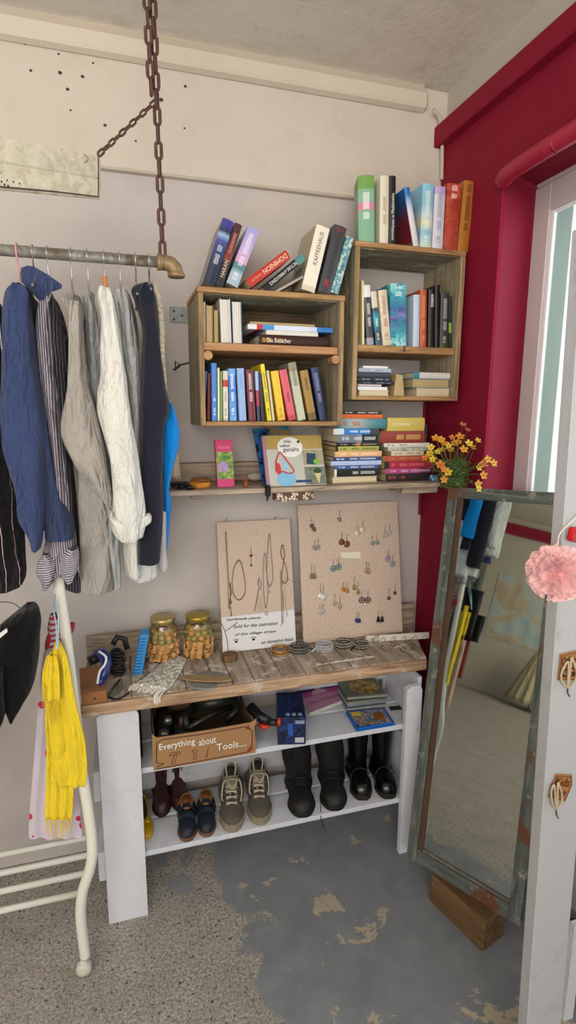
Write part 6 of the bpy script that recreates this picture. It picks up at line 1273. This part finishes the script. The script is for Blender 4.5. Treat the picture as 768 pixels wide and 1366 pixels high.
bracelet('black and silver woven bracelet next to the gold bangles', 402, 873, .033, .020, '#17171a', '#8c8c88', 1)
bracelet('white and silver woven bracelet with a pale strap', 436, 870, .031, .018, '#c9c9d0', '#b9bcc4', -1)
bracelet('taller black studded bracelet in front of the earring board', 461, 866, .027, .021, '#141416', '#b0aa98')
bracelet('small black bracelet beside the white wired strip', 485, 867, .025, .018, '#161618', '#a8a290', -1)
# slats with wire hooks
def slat(label, pA, pB, h, dpt, col, face):
    A = onT(*pA); B = onT(*pB); r = thing('hook_strip', label, 'hook strip', M=frame(A, B-A, (0, 0, 1))); L = (B-A).length; m = MB(); m.box((0, 0, 0), (L, dpt, h)); m.build('strip', wood('strip_wood', col, '#a39378', '#6f6250', 0, 1, '#cdc8ba' if face else None, .45), r, bevel=.001)
    m = MB(); n = 6
    for k in range(n):
        x = L*(k+.6)/n
        if face: m.tube([V((x-.008, -.001, h*.3)), V((x, -.004, h*.75)), V((x+.006, -.006, h*.35)), V((x+.002, -.010, h*.15))], .0010, 5)
        else: m.tube([V((x-.006, dpt*.5, h)), V((x, .004, h+.005)), V((x+.006, dpt*.6, h+.002)), V((x+.003, -.006, h+.002))], .0010, 5)
    m.build('wire_hooks', flat('#5f5f5c', .4, .7), r)
    return r
slat('white painted strip with bent wire hooks standing along the bench back', (488, 857), (572, 852), .024, .008, '#c9bfa6', True)
slat('thin bare wooden strip with wire hooks lying near the bench front', (422, 888), (499, 877), .004, .011, '#b9a27c', False)
lw_ = thing('loose_wire', 'loose bent wire pieces lying on the bench by the mirror', 'wire', onT(530, 868)); rr = random.Random(4)
for k in range(5):
    q = [onT(512+k*12+rr.uniform(-5, 5), 866+rr.uniform(-6, 6))+V((0, 0, .002)) for _ in range(4)]; m = MB(); m.tube([crom(q, i*3/14*.999) for i in range(15)], .0011, 5); m.build('wire_piece', flat('#4c4b48', .4, .7), lw_, M=W(lw_))
# ================================================================ on the middle shelf of the bench
S2 = SH2+.0006
def onS(px, py, dz=0): return U(px, py, z=S2+dz)
M_card = flat('#a67e55', .85, 0, .12, 25)
bl = U(204.8, 1028, y=1.598); br = U(340.5, 1004.5, y=1.598); tl = U(206.7, 985, y=1.592)
Mq = quadframe(bl, br, tl); tbx = thing('cardboard_tool_box', 'open cardboard box with a hand-drawn sign about tools on its front', 'box', M=Mq)
w_ = (br-bl).length; h_ = (tl-bl).length; m = MB(); rr = random.Random(6); edge = [(0, 0), (w_*.5, -.001), (w_, .001)] + [(w_+rr.uniform(-.004, .003), h_*k/6) for k in range(1, 6)] + [(w_+.004, h_*1.12), (w_-.014, h_*1.02), (w_*.5, h_*.99), (.014, h_*1.0), (-.001, h_*1.15)] + [(rr.uniform(-.005, .002), h_*(6-k)/6) for k in range(1, 6)]
m.slab([V((x, y, 0)) for x, y in edge], (0, 0, -.003)); m.build('front_panel', M_card, tbx)
M_dk = flat('#4a1a1c', .7)
m = MB(); q = [(w_*.03, h_*.10), (w_*.10, h_*.16), (w_*.03, h_*.24), (w_*.04, h_*.86), (w_*.10, h_*.93), (w_*.5, h_*.90), (w_*.9, h_*.92), (w_*.965, h_*.76), (w_*.965, h_*.14), (w_*.93, h_*.08), (w_*.5, h_*.06), (w_*.03, h_*.04)]
m.tube([V((x, y, .0005)) for x, y in q], .0015, 5, closed=True); m.build('drawn_border', M_dk, tbx)
for s_, x, y, wd_, an in (('Everything', .23, .68, .34, .02), ('about', .52, .66, .17, .05), ('Tools....', .76, .40, .30, .0)):
    text(tbx, s_, Matrix.Translation((w_*x, h_*y, .0006)) @ Matrix.Rotation(an, 4, 'Z'), width=w_*wd_, height=h_*(.26 if wd_ > .3 else .22), mat=flat('#e6dccb', .7), name='handwriting', bold=.02, ext=.0004)
    text(tbx, s_, Matrix.Translation((w_*x+.0008, h_*y-.0008, .0003)) @ Matrix.Rotation(an, 4, 'Z'), width=w_*wd_, height=h_*(.26 if wd_ > .3 else .22), mat=flat('#2a1614', .7), name='handwriting', bold=.045, ext=.0003)
m = MB()
def st2(pts, r=.0009): m.tube([V((w_*x, h_*y, .0006)) for x, y in pts], r, 5)
st2([(.17, .12), (.20, .40), (.225, .40), (.20, .12), (.17, .12)]); st2([(.15, .38), (.17, .47), (.25, .46), (.26, .40), (.15, .38)]); st2([(.37, .42), (.40, .46), (.42, .38), (.39, .30), (.37, .42)]); st2([(.39, .30), (.38, .14), (.41, .14), (.41, .28)]); st2([(.50, .14), (.53, .46), (.515, .14), (.50, .14)])
m.build('tool_doodle', M_dk, tbx)
m = MB(); m.slab([V((w_*.90, h_*.82, .0004)), V((w_*.95, h_*.82, .0004)), V((w_*.925, h_*.97, .0004))], (0, 0, .0004)); m.slab([V((w_*.91, h_*.10, .0004)), V((w_*.955, h_*.12, .0004)), V((w_*.95, h_*.30, .0004))], (0, 0, .0004)); m.build('red_corner_mark', flat('#a0262c'), tbx)
m = MB(); zB = S2+.0002; xl, xr = bl.x+.004, br.x-.006
m.box((xl, 1.608, zB), (xr, 1.845, zB+.004)); m.box((xl, 1.608, zB+.0042), (xl+.003, 1.845, zB+.11)); m.box((xr-.003, 1.608, zB+.0042), (xr, 1.845, zB+.10)); m.box((xl+.0032, 1.842, zB+.0042), (xr-.0032, 1.845, zB+.12)); m.build('carton', flat('#5c4630', .9), tbx, M=W(tbx))
M_tool = flat('#2b2b2c', .45, .4, .3, 60); M_tool2 = flat('#43413c', .4, .6, .3, 60)
def tool(name, label, fn, mats):
    r = thing(name, label, 'tool', (.2, 1.72, zB+.03), group='dark hand tools in the cardboard box')
    for pn, mt, f in fn:
        m = MB(); f(m); m.build(pn, mt, r, smooth=True, M=W(r))
    return r
X0 = xl+.02
tool('angle_grinder', 'dark grinder with two metal collars at the outer end of the tool box', [('body', M_tool, lambda m: m.tube([V((X0+.01, 1.66, zB+.03)), V((X0+.015, 1.70, zB+.06)), V((X0+.02, 1.80, zB+.075))], [.022, .024, .02], 14)), ('collar', flat('#7c7a70', .35, .7), lambda m: (m.tube([V((X0+.012, 1.655, zB+.062)), V((X0+.014, 1.675, zB+.072))], .018, 16), m.tube([V((X0+.03, 1.70, zB+.085)), V((X0+.032, 1.72, zB+.09))], .014, 16)))], None)
tool('block_plane', 'dark block plane with a wooden grip inside the tool box', [('body', M_tool, lambda m: m.box((X0+.05, 1.66, zB+.03), (X0+.10, 1.80, zB+.065))), ('grip', flat('#4a3424', .5), lambda m: m.tube([V((X0+.075, 1.70, zB+.066)), V((X0+.078, 1.70, zB+.10))], [.014, .011], 12))], None)
tool('clamp', 'long dark clamp lying across the tool box', [('bar', M_tool2, lambda m: m.tube([V((X0+.09, 1.67, zB+.072)), V((X0+.16, 1.70, zB+.088)), V((X0+.25, 1.75, zB+.08))], .010, 8)), ('jaw', M_tool, lambda m: m.tube([V((X0+.09, 1.67, zB+.07)), V((X0+.085, 1.70, zB+.10)), V((X0+.12, 1.74, zB+.11))], .012, 8))], None)
tool('hand_saw', 'grey hand saw blade tilted at the inner end of the tool box', [('blade', M_tool2, lambda m: m.slab([V((X0+.11, 1.78, zB+.06)), V((X0+.26, 1.74, zB+.085)), V((X0+.255, 1.80, zB+.125)), V((X0+.13, 1.81, zB+.10))], (0, .002, 0))), ('handle', M_tool, lambda m: m.tube([V((X0+.22, 1.70, zB+.06)), V((X0+.255, 1.70, zB+.09)), V((X0+.27, 1.76, zB+.11)), V((X0+.25, 1.80, zB+.09))], .012, 10))], None)
tool('pliers', 'black pliers lying at the front of the tool box', [('body', M_tool, lambda m: (m.tube([V((X0+.10, 1.635, zB+.055)), V((X0+.15, 1.65, zB+.062)), V((X0+.20, 1.64, zB+.058))], .008, 8), m.tube([V((X0+.11, 1.66, zB+.055)), V((X0+.15, 1.65, zB+.066)), V((X0+.20, 1.66, zB+.06))], .007, 8)))], None)
m = MB(); m.box((-.098, 1.63, S2), (.0, 1.80, S2+.12)); m.box((.0, 1.66, S2), (.015, 1.80, S2+.125)); tag(m.build('black_case', flat('#131315', .6), None, bevel=.004), 'plain black case standing at the dark outer end of the middle shelf', 'case')
# blue carton
A = onS(373, 1000); B = onS(407.5, 993); A.y = max(A.y, 1.609); xx = B-A; hgt = (U(377, 957, y=A.y)-A).z
Mb2 = frame(A, xx, (0, 0, 1)); bcx = thing('blue_tool_carton', 'dark blue printed carton of a power tool standing on the middle shelf', 'carton', M=Mb2); L_ = xx.length
m = MB(); m.box((0, 0, 0), (L_, .17, hgt))
s = NT('blue_carton_print'); n = s.noise(s.coord('Object', (9, 4, 14)), 3, 3, .5, 2); m.build('carton', s.out(s.ramp(n, [(.4, '#0c1226'), (.5, '#15234a'), (.58, '#1d3a7c'), (.64, '#111830')]), .35), bcx, bevel=.0015)
def dk(name, pts, mat, parent=bcx, z=-.0006): 
    m = MB(); m.slab([V((x, z, y)) for x, y in pts], (0, -.0004, 0)); m.build(name, mat, parent)
dk('barcode_label', [(L_*.62, .008), (L_*.94, .008), (L_*.94, .026), (L_*.62, .026)], flat('#b9bcc4')); dk('white_label', [(L_*.62, hgt-.022), (L_*.95, hgt-.022), (L_*.95, hgt-.010), (L_*.62, hgt-.010)], flat('#7f8cae'))
dk('tool_picture', [(L_*.38, hgt*.35), (L_*.55, hgt*.35), (L_*.53, hgt*.8), (L_*.36, hgt*.8)], flat('#2c58b0', .4)); dk('tool_picture', [(L_*.05, hgt*.55), (L_*.36, hgt*.62), (L_*.36, hgt*.72), (L_*.05, hgt*.68)], flat('#243a6c', .4))
m = MB()
for k in range(3): m.box((L_*(.3+.22*k), .012, hgt+.0002), (L_*(.44+.22*k), .028, hgt+.0008))
m.build('icon_row', flat('#8a9cc0'), bcx); m = MB(); m.slab([V((-.0005, .0, .012)), V((-.0005, .018, .012)), V((-.0005, .018, .030)), V((-.0005, 0, .030))], (-.0005, 0, 0)); m.build('side_label', flat('#a9adb8'), bcx)
# heat gun with red tips in front
hgp = onS(352, 985); hgun = thing('electric_screwdriver', 'black power screwdriver with red-orange grips beside the blue carton', 'tool', hgp)
a0 = V((br.x+.006, 1.66, S2+.0205)); a1 = U(348, 962, y=1.64); a2 = U(366, 966, y=1.60); a3 = U(376, 969, y=1.585)
m = MB(); m.tube([U(334, 943, y=1.68), U(345, 955, y=1.64), U(358, 962, y=1.605)], [.018, .017, .014], 12); m.build('body', flat('#17171a', .4), hgun, smooth=True, M=W(hgun))
m = MB(); m.tube([U(358, 963, y=1.603), U(370, 964, y=1.59)], [.012, .011], 12); m.build('neck', flat('#202024', .4), hgun, smooth=True, M=W(hgun))
m = MB(); m.tube([U(370, 963, y=1.589), U(374, 963, y=1.586)], [.0145, .013], 14); m.tube([U(345, 966, y=1.62), U(352, 970, y=1.60), U(360, 969, y=1.595)], [.007, .008, .005], 10); m.build('red_grip', flat('#c2341c', .4), hgun, smooth=True, M=W(hgun))
# pink book
q = [onS(411.6, 956), onS(462, 936.5), onS(444, 914, .0), onS(388, 922, .0)]; q[2].z += .012; q[3].z += .012; q = [p for p in q]
pk = thing('pink_book', 'large pink and violet castle picture book lying tilted on the middle shelf', 'book', (q[0]+q[2])/2); up_ = V((0, -.002, .016))
m = MB(); m.hexa([p+V((0, 0, .001)) for p in q]+[p+up_*.9 for p in q]); m.build('pages', PAPER_W, pk, M=W(pk))
m = MB(); m.hexa([p+up_*.92 for p in q]+[p+up_ for p in q]); m.build('cover', flat('#c08aa8', .4, 0, .15, 20), pk, M=W(pk))
def L4(q, u_, v): return (q[0]*(1-u_)+q[1]*u_)*(1-v)+(q[3]*(1-u_)+q[2]*u_)*v
qq = [p+up_*1.02 for p in q]
def dq(parent, name, qd, uv, mat, t=.0006, lift=.0): m = MB(); m.slab([L4(qd, a, b)+V((0, 0, lift)) for a, b in uv], (0, 0, t)); m.build(name, mat, parent, M=W(parent))
dq(pk, 'violet_sky', qq, [(.01, .5), (.99, .5), (.99, .99), (.01, .99)], flat('#6c3f8c', .4, 0, .4, 18), .0004); dq(pk, 'sunset_band', qq, [(.01, .46), (.99, .46), (.99, .62), (.01, .62)], flat('#c05a9c', .4), .0004, .0005)
dq(pk, 'pale_cottage', qq, [(.32, .50), (.68, .50), (.66, .62), (.56, .66), (.50, .88), (.44, .66), (.34, .62)], flat('#d8b0c0', .5), .0004, .001)
a = L4(qq, .12, .25); b_ = L4(qq, .92, .25); text(pk, 'TRAUMSCHLOSS', W(pk) @ (Matrix.Translation((a+b_)/2+V((0, 0, .0006))) @ frame(V((0, 0, 0)), b_-a, (0, 0, 1))), width=(b_-a).length, height=.014, mat=flat('#7c3a64'))
# CD stack and disc
gC = 'clear disc cases stacked on the middle shelf'; A = onS(463.5, 951); B = onS(515.5, 945); xx = (B-A).normalized(); Lc = (B-A).length; z = S2; rr = random.Random(12)
for k in range(9):
    th = .0052 if k % 3 else .0095; r = thing('disc_case', 'thin %s disc case, %s in the stack on the middle shelf' % (('grey', 'milky white', 'smoky black', 'pale blue', 'silver', 'clear', 'dark green', 'off-white', 'glossy grey')[k], ('lowest', 'second lowest', 'third from below', 'fourth from below', 'in the middle', 'fourth from the top', 'third from the top', 'second from the top', 'topmost')[k]), 'disc case', M=frame(A+V((rr.uniform(-.003, .003), rr.uniform(0, .006), z-A.z)), xx+V((0, rr.uniform(-.06, .06), 0)), (0, 0, 1)), group=gC)
    m = MB(); m.box((0, 0, .0002), (Lc, .118, th*.42)); m.box((0, 0, th*.55), (Lc, .118, th-.0002)); m.build('case', flat(('#8a8c8c', '#b9bab6', '#3a3c3e', '#8fa0ac', '#a4a6a2', '#9a9c98', '#4c5a50', '#c0beb2', '#6c7068')[k], .2, 0, .2, 30), r, bevel=.0005)
    m = MB(); m.box((.003, .002, th*.42), (Lc-.002, .116, th*.55)); m.build('insert', flat(('#4a4440', '#d0cec8', '#8a7a5c', '#2f3c5c', '#6a6a64', '#c9c2b0', '#26302a', '#8c8478', '#7c7458')[k], .6), r)
    z += th+.0002
c = frame(A+V((0, 0, z-A.z)), xx, (0, 0, 1)) @ V((Lc*.56, .066, .0006)); m = MB(); m.lathe([(.008, 0), (.056, 0), (.056, .0011), (.008, .0011), (.008, 0)], 40, cap=False)
s = NT('gold_disc_print'); n = s.noise(s.coord(), 40, 4); dsc = m.build('gold_disc', s.out(s.ramp(n, [(.4, '#6c5420'), (.5, '#a8883c'), (.62, '#c4a860')]), .28, .3), None, smooth=False); dsc.location = c; tag(dsc, 'gold printed disc lying loose on top of the stacked cases', 'disc')
# blue film case
q = [onS(482.7, 987, .001), onS(534.6, 977.5, .001), onS(512.7, 948, .001), onS(460.8, 953, .001)]; q = [V((p.x, max(p.y, 1.606), p.z)) for p in q]
fc = thing('blue_film_case', 'bright blue film case with a colourful cartoon-like cover lying at the shelf edge', 'film case', (q[0]+q[2])/2); m = MB(); m.hexa(q+[p+V((0, 0, .012)) for p in q]); m.build('case', flat('#0f5cb8', .2), fc, bevel=.0015, M=W(fc)); qq = [p+V((0, 0, .0122)) for p in q]
s = NT('film_cover_print'); n = s.noise(s.coord(), 38, 4, .6, 1.5); dq(fc, 'cover_sleeve', qq, [(.06, .06), (.94, .06), (.94, .94), (.06, .94)], s.out(s.ramp(n, [(.38, '#14305c'), (.46, '#3a78b4'), (.52, '#b8a888'), (.57, '#8c5a34'), (.62, '#2a66a8')]), .25), .0003)
dq(fc, 'yellow_patch', qq, [(.08, .70), (.30, .66), (.34, .90), (.10, .92)], flat('#d9b838', .4), .0003, .0004); dq(fc, 'orange_patch', qq, [(.55, .30), (.82, .26), (.86, .74), (.60, .72)], flat('#b8702c', .4, 0, .5, 90), .0003, .0004); dq(fc, 'pale_patch', qq, [(.12, .12), (.50, .10), (.50, .34), (.14, .34)], flat('#c4ae90', .4, 0, .6, 90), .0003, .0004)
q = [onS(521, 948), onS(536, 946.5), onS(533, 941.5), onS(518, 943)]; m = MB(); m.slab(q, (0, 0, .0012)); tag(m.build('black_sticker', flat('#101012')), 'small black rectangle sticker on the middle shelf behind the film case', 'sticker')

# ================================================================ shoes on the lower shelf
S1 = SH1+.0008
def shoe(root, L, wd, H, mats, boot=0, lean=(0, 0), toe=.42, sole=.012, sole_w=1.06, shaft_w=.8, open_=True, pointy=0.36):
    """toe towards -y; origin under the heel-to-toe line at the toe tip"""
    up, so, li = mats[:3]; N = 22
    def hw(s): return wd/2*min(1, ((s+.006)/.306)**pointy if s < .30 else 1)*(1-.22*math.sin(PI*min(1, max(0, (s-.25)/.55)))*1)*(1 if s < .86 else math.sqrt(max(.02, 1-((s-.86)/.145)**2)))
    ring = []
    m = MB()
    for i in range(N+1):
        s = i/N; h_ = max(hw(s), .003)*sole_w; ring.append((s, h_))
    out = [(-h_, s*L) for s, h_ in ring]+[(h_, s*L) for s, h_ in ring[::-1]]
    m.slab([V((x, y-.002, 0)) for x, y in out], (0, 0, sole)); m.build('sole', so, root, bevel=.002)
    def top(s):
        if s < .12: return H*toe*(.45+.55*math.sin(PI/2*s/.12))
        if s < .40: return H*(toe+.10*(s-.12)/.28)
        if s < .62: return H*(toe+.10+(.90-toe-.10)*((s-.40)/.22)**1.1)
        return H*(.90+.10*(s-.62)/.38)
    m = MB(); rings = []
    for i in range(N+1):
        s = i/N; w_ = max(hw(s), .003); t_ = top(s) if not boot else min(top(s), H); nar = 1-.35*min(1, max(0, (s-.35)/.3)); r = []
        for j in range(17):
            a = PI*j/16; cx = math.cos(a); sz = math.sin(a); x = w_*math.copysign(abs(cx)**.7, cx)*(1-(1-nar)*sz**2); z = sole*.6+(t_-sole*.6)*sz**.75
            r.append(V((x+.0006*noise.noise(V((x*90, s*12, z*60)))*2, s*L, z+.0015*noise.noise(V((x*60, s*9, 3.3))))))
        rings.append(r)
    m.rings(rings, True); m.build('upper', up, root, smooth=True)
    if boot:
        m = MB(); R = []; K = 12
        for i in range(K+1):
            t = i/K; cy = L*(.76-.04*t)+lean[1]*t; cx = lean[0]*t; zz = H*.55+(boot-H*.55)*t; rx = wd/2*(shaft_w*(.80+.16*math.sin(PI*t*.9))); ry = L*.20*(1.08-.10*t)
            R.append([V((cx+rx*math.cos(a)*(1+.05*noise.noise(V((t*5, math.cos(a), math.sin(a))))), cy+ry*math.sin(a), zz+.003*noise.noise(V((a, t*7, 1))))) for a in [2*PI*j/22 for j in range(22)]])
        inner = [[p*1 + (V((lean[0], L*.72+lean[1], p.z))-p)*.14 for p in R[-1]]]; low = [[p+V((0, 0, -.03)) for p in inner[0]]]
        m.rings(R+inner+low, True); m.build('shaft', up, root, smooth=True)
    elif open_:
        m = MB(); zt = H*.93; m.rings([[V((wd*.26*math.cos(a), L*(.77)+L*.19*math.sin(a), H*(.955 if math.sin(a) < 0 else 1.0)+dz)) for a in [2*PI*j/20 for j in range(20)]] for dz in (-.012, .0025)], True); m.build('lining', li, root, smooth=True)
        m = MB(); m.tube([V((wd*.29*math.cos(a), L*(.77)+L*.21*math.sin(a), H*(.93+.05*math.sin(a))+.002)) for a in [2*PI*j/24 for j in range(24)]], .0042, 7, closed=True); m.build('collar', mats[3] if len(mats) > 3 else up, root, smooth=True)
def place(name, label, cat, px, py, yaw, group):
    p = U(px, py, z=S1); M_ = Matrix.Translation((p.x, max(p.y, 1.610), S1)) @ Matrix.Rotation(yaw, 4, 'Z'); return thing(name, label, cat, M=M_, group=group)
def laces(root, pts, mat, r=.0018, name='laces'):
    m = MB()
    for q in pts: m.tube([crom([V(p) for p in q], i*(len(q)-1)/(6*(len(q)-1))*.9999) for i in range(6*(len(q)-1)+1)], r, 5)
    m.build(name, mat, root, smooth=True)
def lace_zig(H, L, wd, n=5, y0=.30, y1=.60, z0=.55, z1=.95):
    out = []
    for k in range(n):
        t = k/(n-1); y = L*(y0+(y1-y0)*t); z = H*(z0+(z1-z0)*t)+.004; w_ = wd*.20; dy = L*.035
        out.append([(-w_, y, z-.002), (0, y+dy*.3, z+.002), (w_, y+dy, z-.001)]); out.append([(w_, y, z-.002), (0, y+dy*.3, z+.003), (-w_, y+dy, z-.001)])
    return out
M_lea = lambda c, r=.45, v=.3: flat(c, r, 0, v, 45, .5)
# yellow flat
g = 'shoes on the lower bench shelf'
r = place('ballet_flat', 'shiny yellow ballet flat with a bow, half hidden behind the bench leg', 'shoe', 197, 1121, .12, g); wd, L = .062, .215
shoe(r, L, wd, .034, (M_lea('#d2a408', .3), flat('#c8b890', .6), flat('#2a2326', .8)), toe=.75, sole=.004, open_=False)
m = MB(); m.rings([[V((wd*.33*math.cos(a), L*.60+L*.34*math.sin(a), .0345+dz)) for a in [2*PI*j/22 for j in range(22)]] for dz in (-.004, .0005)], True); m.build('insole', flat('#2a2326', .8), r)
m = MB(); m.tube([V((wd*.35*math.cos(a), L*.60+L*.36*math.sin(a), .035)) for a in [2*PI*j/30 for j in range(30)]], .0028, 6, closed=True); m.ball((-.008, L*.2, .034), (.009, .005, .004), 8, 5); m.ball((.008, L*.2, .034), (.009, .005, .004), 8, 5); m.build('bow_trim', M_lea('#e0b418', .3), r, smooth=True)
# dark red lace boots
for px, py, yaw, lab in ((216, 1090, -.05, 'dark red lace-up boot nearer the bench leg'), (243, 1083, .05, 'dark red lace-up boot behind the small navy shoes')):
    r = place('laced_boot', lab, 'boot', px, py, yaw, g); M_b = M_lea('#4a2224', .55, .45)
    shoe(r, .19, .068, .078, (M_b, flat('#1a1413', .6), flat('#120c0c')), boot=.215, shaft_w=1.12, toe=.55, sole=.012)
    laces(r, [[(-.012, .105, .10), (.013, .10, .115)], [(.012, .105, .10), (-.013, .10, .115)], [(-.012, .103, .125), (.013, .10, .14)], [(.012, .103, .125), (-.013, .10, .14)], [(-.012, .102, .15), (.013, .10, .165)], [(.012, .102, .15), (-.013, .10, .165)]], flat('#141012'), .002)
    laces(r, [[(-.016, .10, .09), (-.018, .097, .14), (-.016, .097, .20)], [(.016, .10, .09), (.018, .097, .14), (.016, .097, .20)]], flat('#7c2428'), .0022, 'red_trim')
# small navy velcro shoes
for px, py, yaw, lab in ((250.5, 1127, -.10, 'small navy velcro shoe standing nearer the shelf edge'), (276, 1116.5, -.12, 'small navy velcro shoe set slightly behind its partner')):
    r = place('velcro_shoe', lab, 'shoe', px, py, yaw, g); M_n = flat('#1a2430', .6, 0, .35, 60); L, wd, H = .155, .065, .062
    shoe(r, L, wd, H, (M_n, flat('#6c4a2c', .6), flat('#7c4a24', .8), flat('#8c5a30', .7)), toe=.62, sole=.013)
    for k, (yy, zz) in enumerate(((L*.44, H*.86), (L*.58, H*1.0))):
        m = MB(); q = [V((wd*.46*math.cos(a), yy+(.004 if k else 0), zz*.45+zz*.58*math.sin(a))) for a in [PI*j/12 for j in range(13)]]; m.rings([[p+V((0, dy, .0015)) for p in q]+[p+V((0, dy, -.002)) for p in q[::-1]] for dy in (-.009, .009)], True); m.build('velcro_strap', flat('#22303e', .55, 0, .3, 60), r, smooth=False, bevel=.001)
# checked canvas sneakers
s = NT('checked_canvas'); ck = s.add('ShaderNodeTexChecker'); s.link(s.coord('Object', (1, 1, 1)), ck.inputs['Vector']); ck.inputs['Scale'].default_value = 105; ck.inputs[1].default_value = lin('#2e2a26'); ck.inputs[2].default_value = lin('#7c7464'); x = s.sep(s.coord()); f = s.math('GREATER_THAN', x[1], .105); n = s.noise(s.coord(), 300, 2); 
c = s.mix(f, s.mix(n, '#403b33', '#5c564a'), ck.outputs[0]); s.bump(n, .3, .001); M_chk = s.out(c, .9)
for px, py, yaw, lab in ((311, 1114, -.16, 'grey canvas sneaker with checked sides and pale laces, nearer the small navy shoes'), (347.5, 1101, -.18, 'grey canvas sneaker with checked sides and pale laces, nearer the black boots')):
    r = place('canvas_sneaker', lab, 'shoe', px, py, yaw, g); L, wd, H = .235, .091, .090
    shoe(r, L, wd, H, (M_chk, flat('#9c917a', .7, 0, .3, 40), flat('#4a443c', .9), flat('#8a8272', .9)), toe=.50, sole=.026, sole_w=1.03)
    laces(r, lace_zig(H, L, wd, 5) + [[(0, L*.6, H+.006), (-.025, L*.52, H+.012), (-.034, L*.42, H*.75), (-.03, L*.36, H*.62)], [(0, L*.6, H+.006), (.028, L*.55, H+.010), (.036, L*.45, H*.8), (.030, L*.33, H*.6)], [(.0, L*.6, H+.006), (.02, L*.5, H+.02), (.004, L*.42, H*1.0), (-.012, L*.52, H+.012)], [(-.012, L*.66, H), (-.017, L*.70, H+.045), (0, L*.72, H+.065), (.017, L*.70, H+.045), (.012, L*.66, H)]], flat('#b9ae98', .9), .0026)
    m = MB(); m.hexa([V(p) for p in ((-.02, L*.50, H*.78), (.02, L*.50, H*.78), (.022, L*.64, H+.01), (-.022, L*.64, H+.01), (-.02, L*.50, H*.80), (.02, L*.50, H*.80), (.022, L*.64, H+.014), (-.022, L*.64, H+.014))]); m.build('tongue', flat('#7a7264', .9), r)
# black lace boots with flopping shafts, and black polished boots
M_bk = flat('#1f1d1b', .62, 0, .45, 50); M_bp2 = flat('#100f0f', .22, 0, .4, 30)
for px, py, yaw, ln, lab in ((404, 1091, -.22, (-.02, -.03), 'worn black lace-up boot whose shaft flops towards the sneakers'), (446, 1082, -.30, (-.02, -.01), 'worn black lace-up boot with a lace dangling over the shelf edge')):
    r = place('black_lace_boot', lab, 'boot', px, py, yaw, g); L, wd, H = .225, .100, .090; shoe(r, L, wd, H, (M_bk, flat('#0f0e0e', .7), flat('#0c0b0b')), boot=.225, lean=ln, shaft_w=1.12, toe=.55, sole=.016, pointy=.33)
    laces(r, lace_zig(H, L, wd, 3, .36, .52, .70, 1.0) + [[(-.014+ln[0]*k/5, L*.56+ln[1]*k/5, .105+.022*k), (0, L*.54+ln[1]*k/5, .110+.022*k), (.014+ln[0]*k/5, L*.56+ln[1]*k/5, .115+.022*k)] for k in range(5)], flat('#0b0a0a'), .002)
    if 'flops' in lab: laces(r, [[(-.03, .10, .17), (-.045, .08, .15), (-.050, .075, .11), (-.056, .06, .07)], [(-.03, .10, .17), (-.05, .09, .175), (-.055, .09, .15), (-.03, .10, .15)]], flat('#0b0a0a'), .0018, 'loose_lace')
    else:
        a = W(r) @ U(428, 1072, z=S1+.003); b_ = W(r) @ U(428, 1092, y=1.600); c_ = W(r) @ U(434, 1107, y=1.601); laces(r, [[(-.02, .13, .08), tuple(a+V((0, .02, .01))), tuple(a), tuple(b_), tuple(c_)]], flat('#0b0a0a'), .0015, 'loose_lace')
for px, py, yaw, lab in ((484, 1068, -.26, 'black polished boot with a shiny toe next to the worn lace-up boots'), (518, 1066, -.26, 'black polished boot with a shiny toe against the bench end')):
    r = place('black_polished_boot', lab, 'boot', px, py, yaw, g); L, wd, H = .205, .083, .088; shoe(r, L, wd, H, (M_bp2, flat('#1c1a14', .6), flat('#0c0b0b')), boot=.262, shaft_w=.98, toe=.62, sole=.018, pointy=.28)
    m = MB(); m.tube([V((wd*.40*math.cos(a), L*.36+.012*math.sin(a), H*.55+.022*math.sin(a))) for a in [PI*k/12 for k in range(13)]], .0022, 6); m.build('toe_seam', flat('#0a0a0a', .5), r, smooth=True)
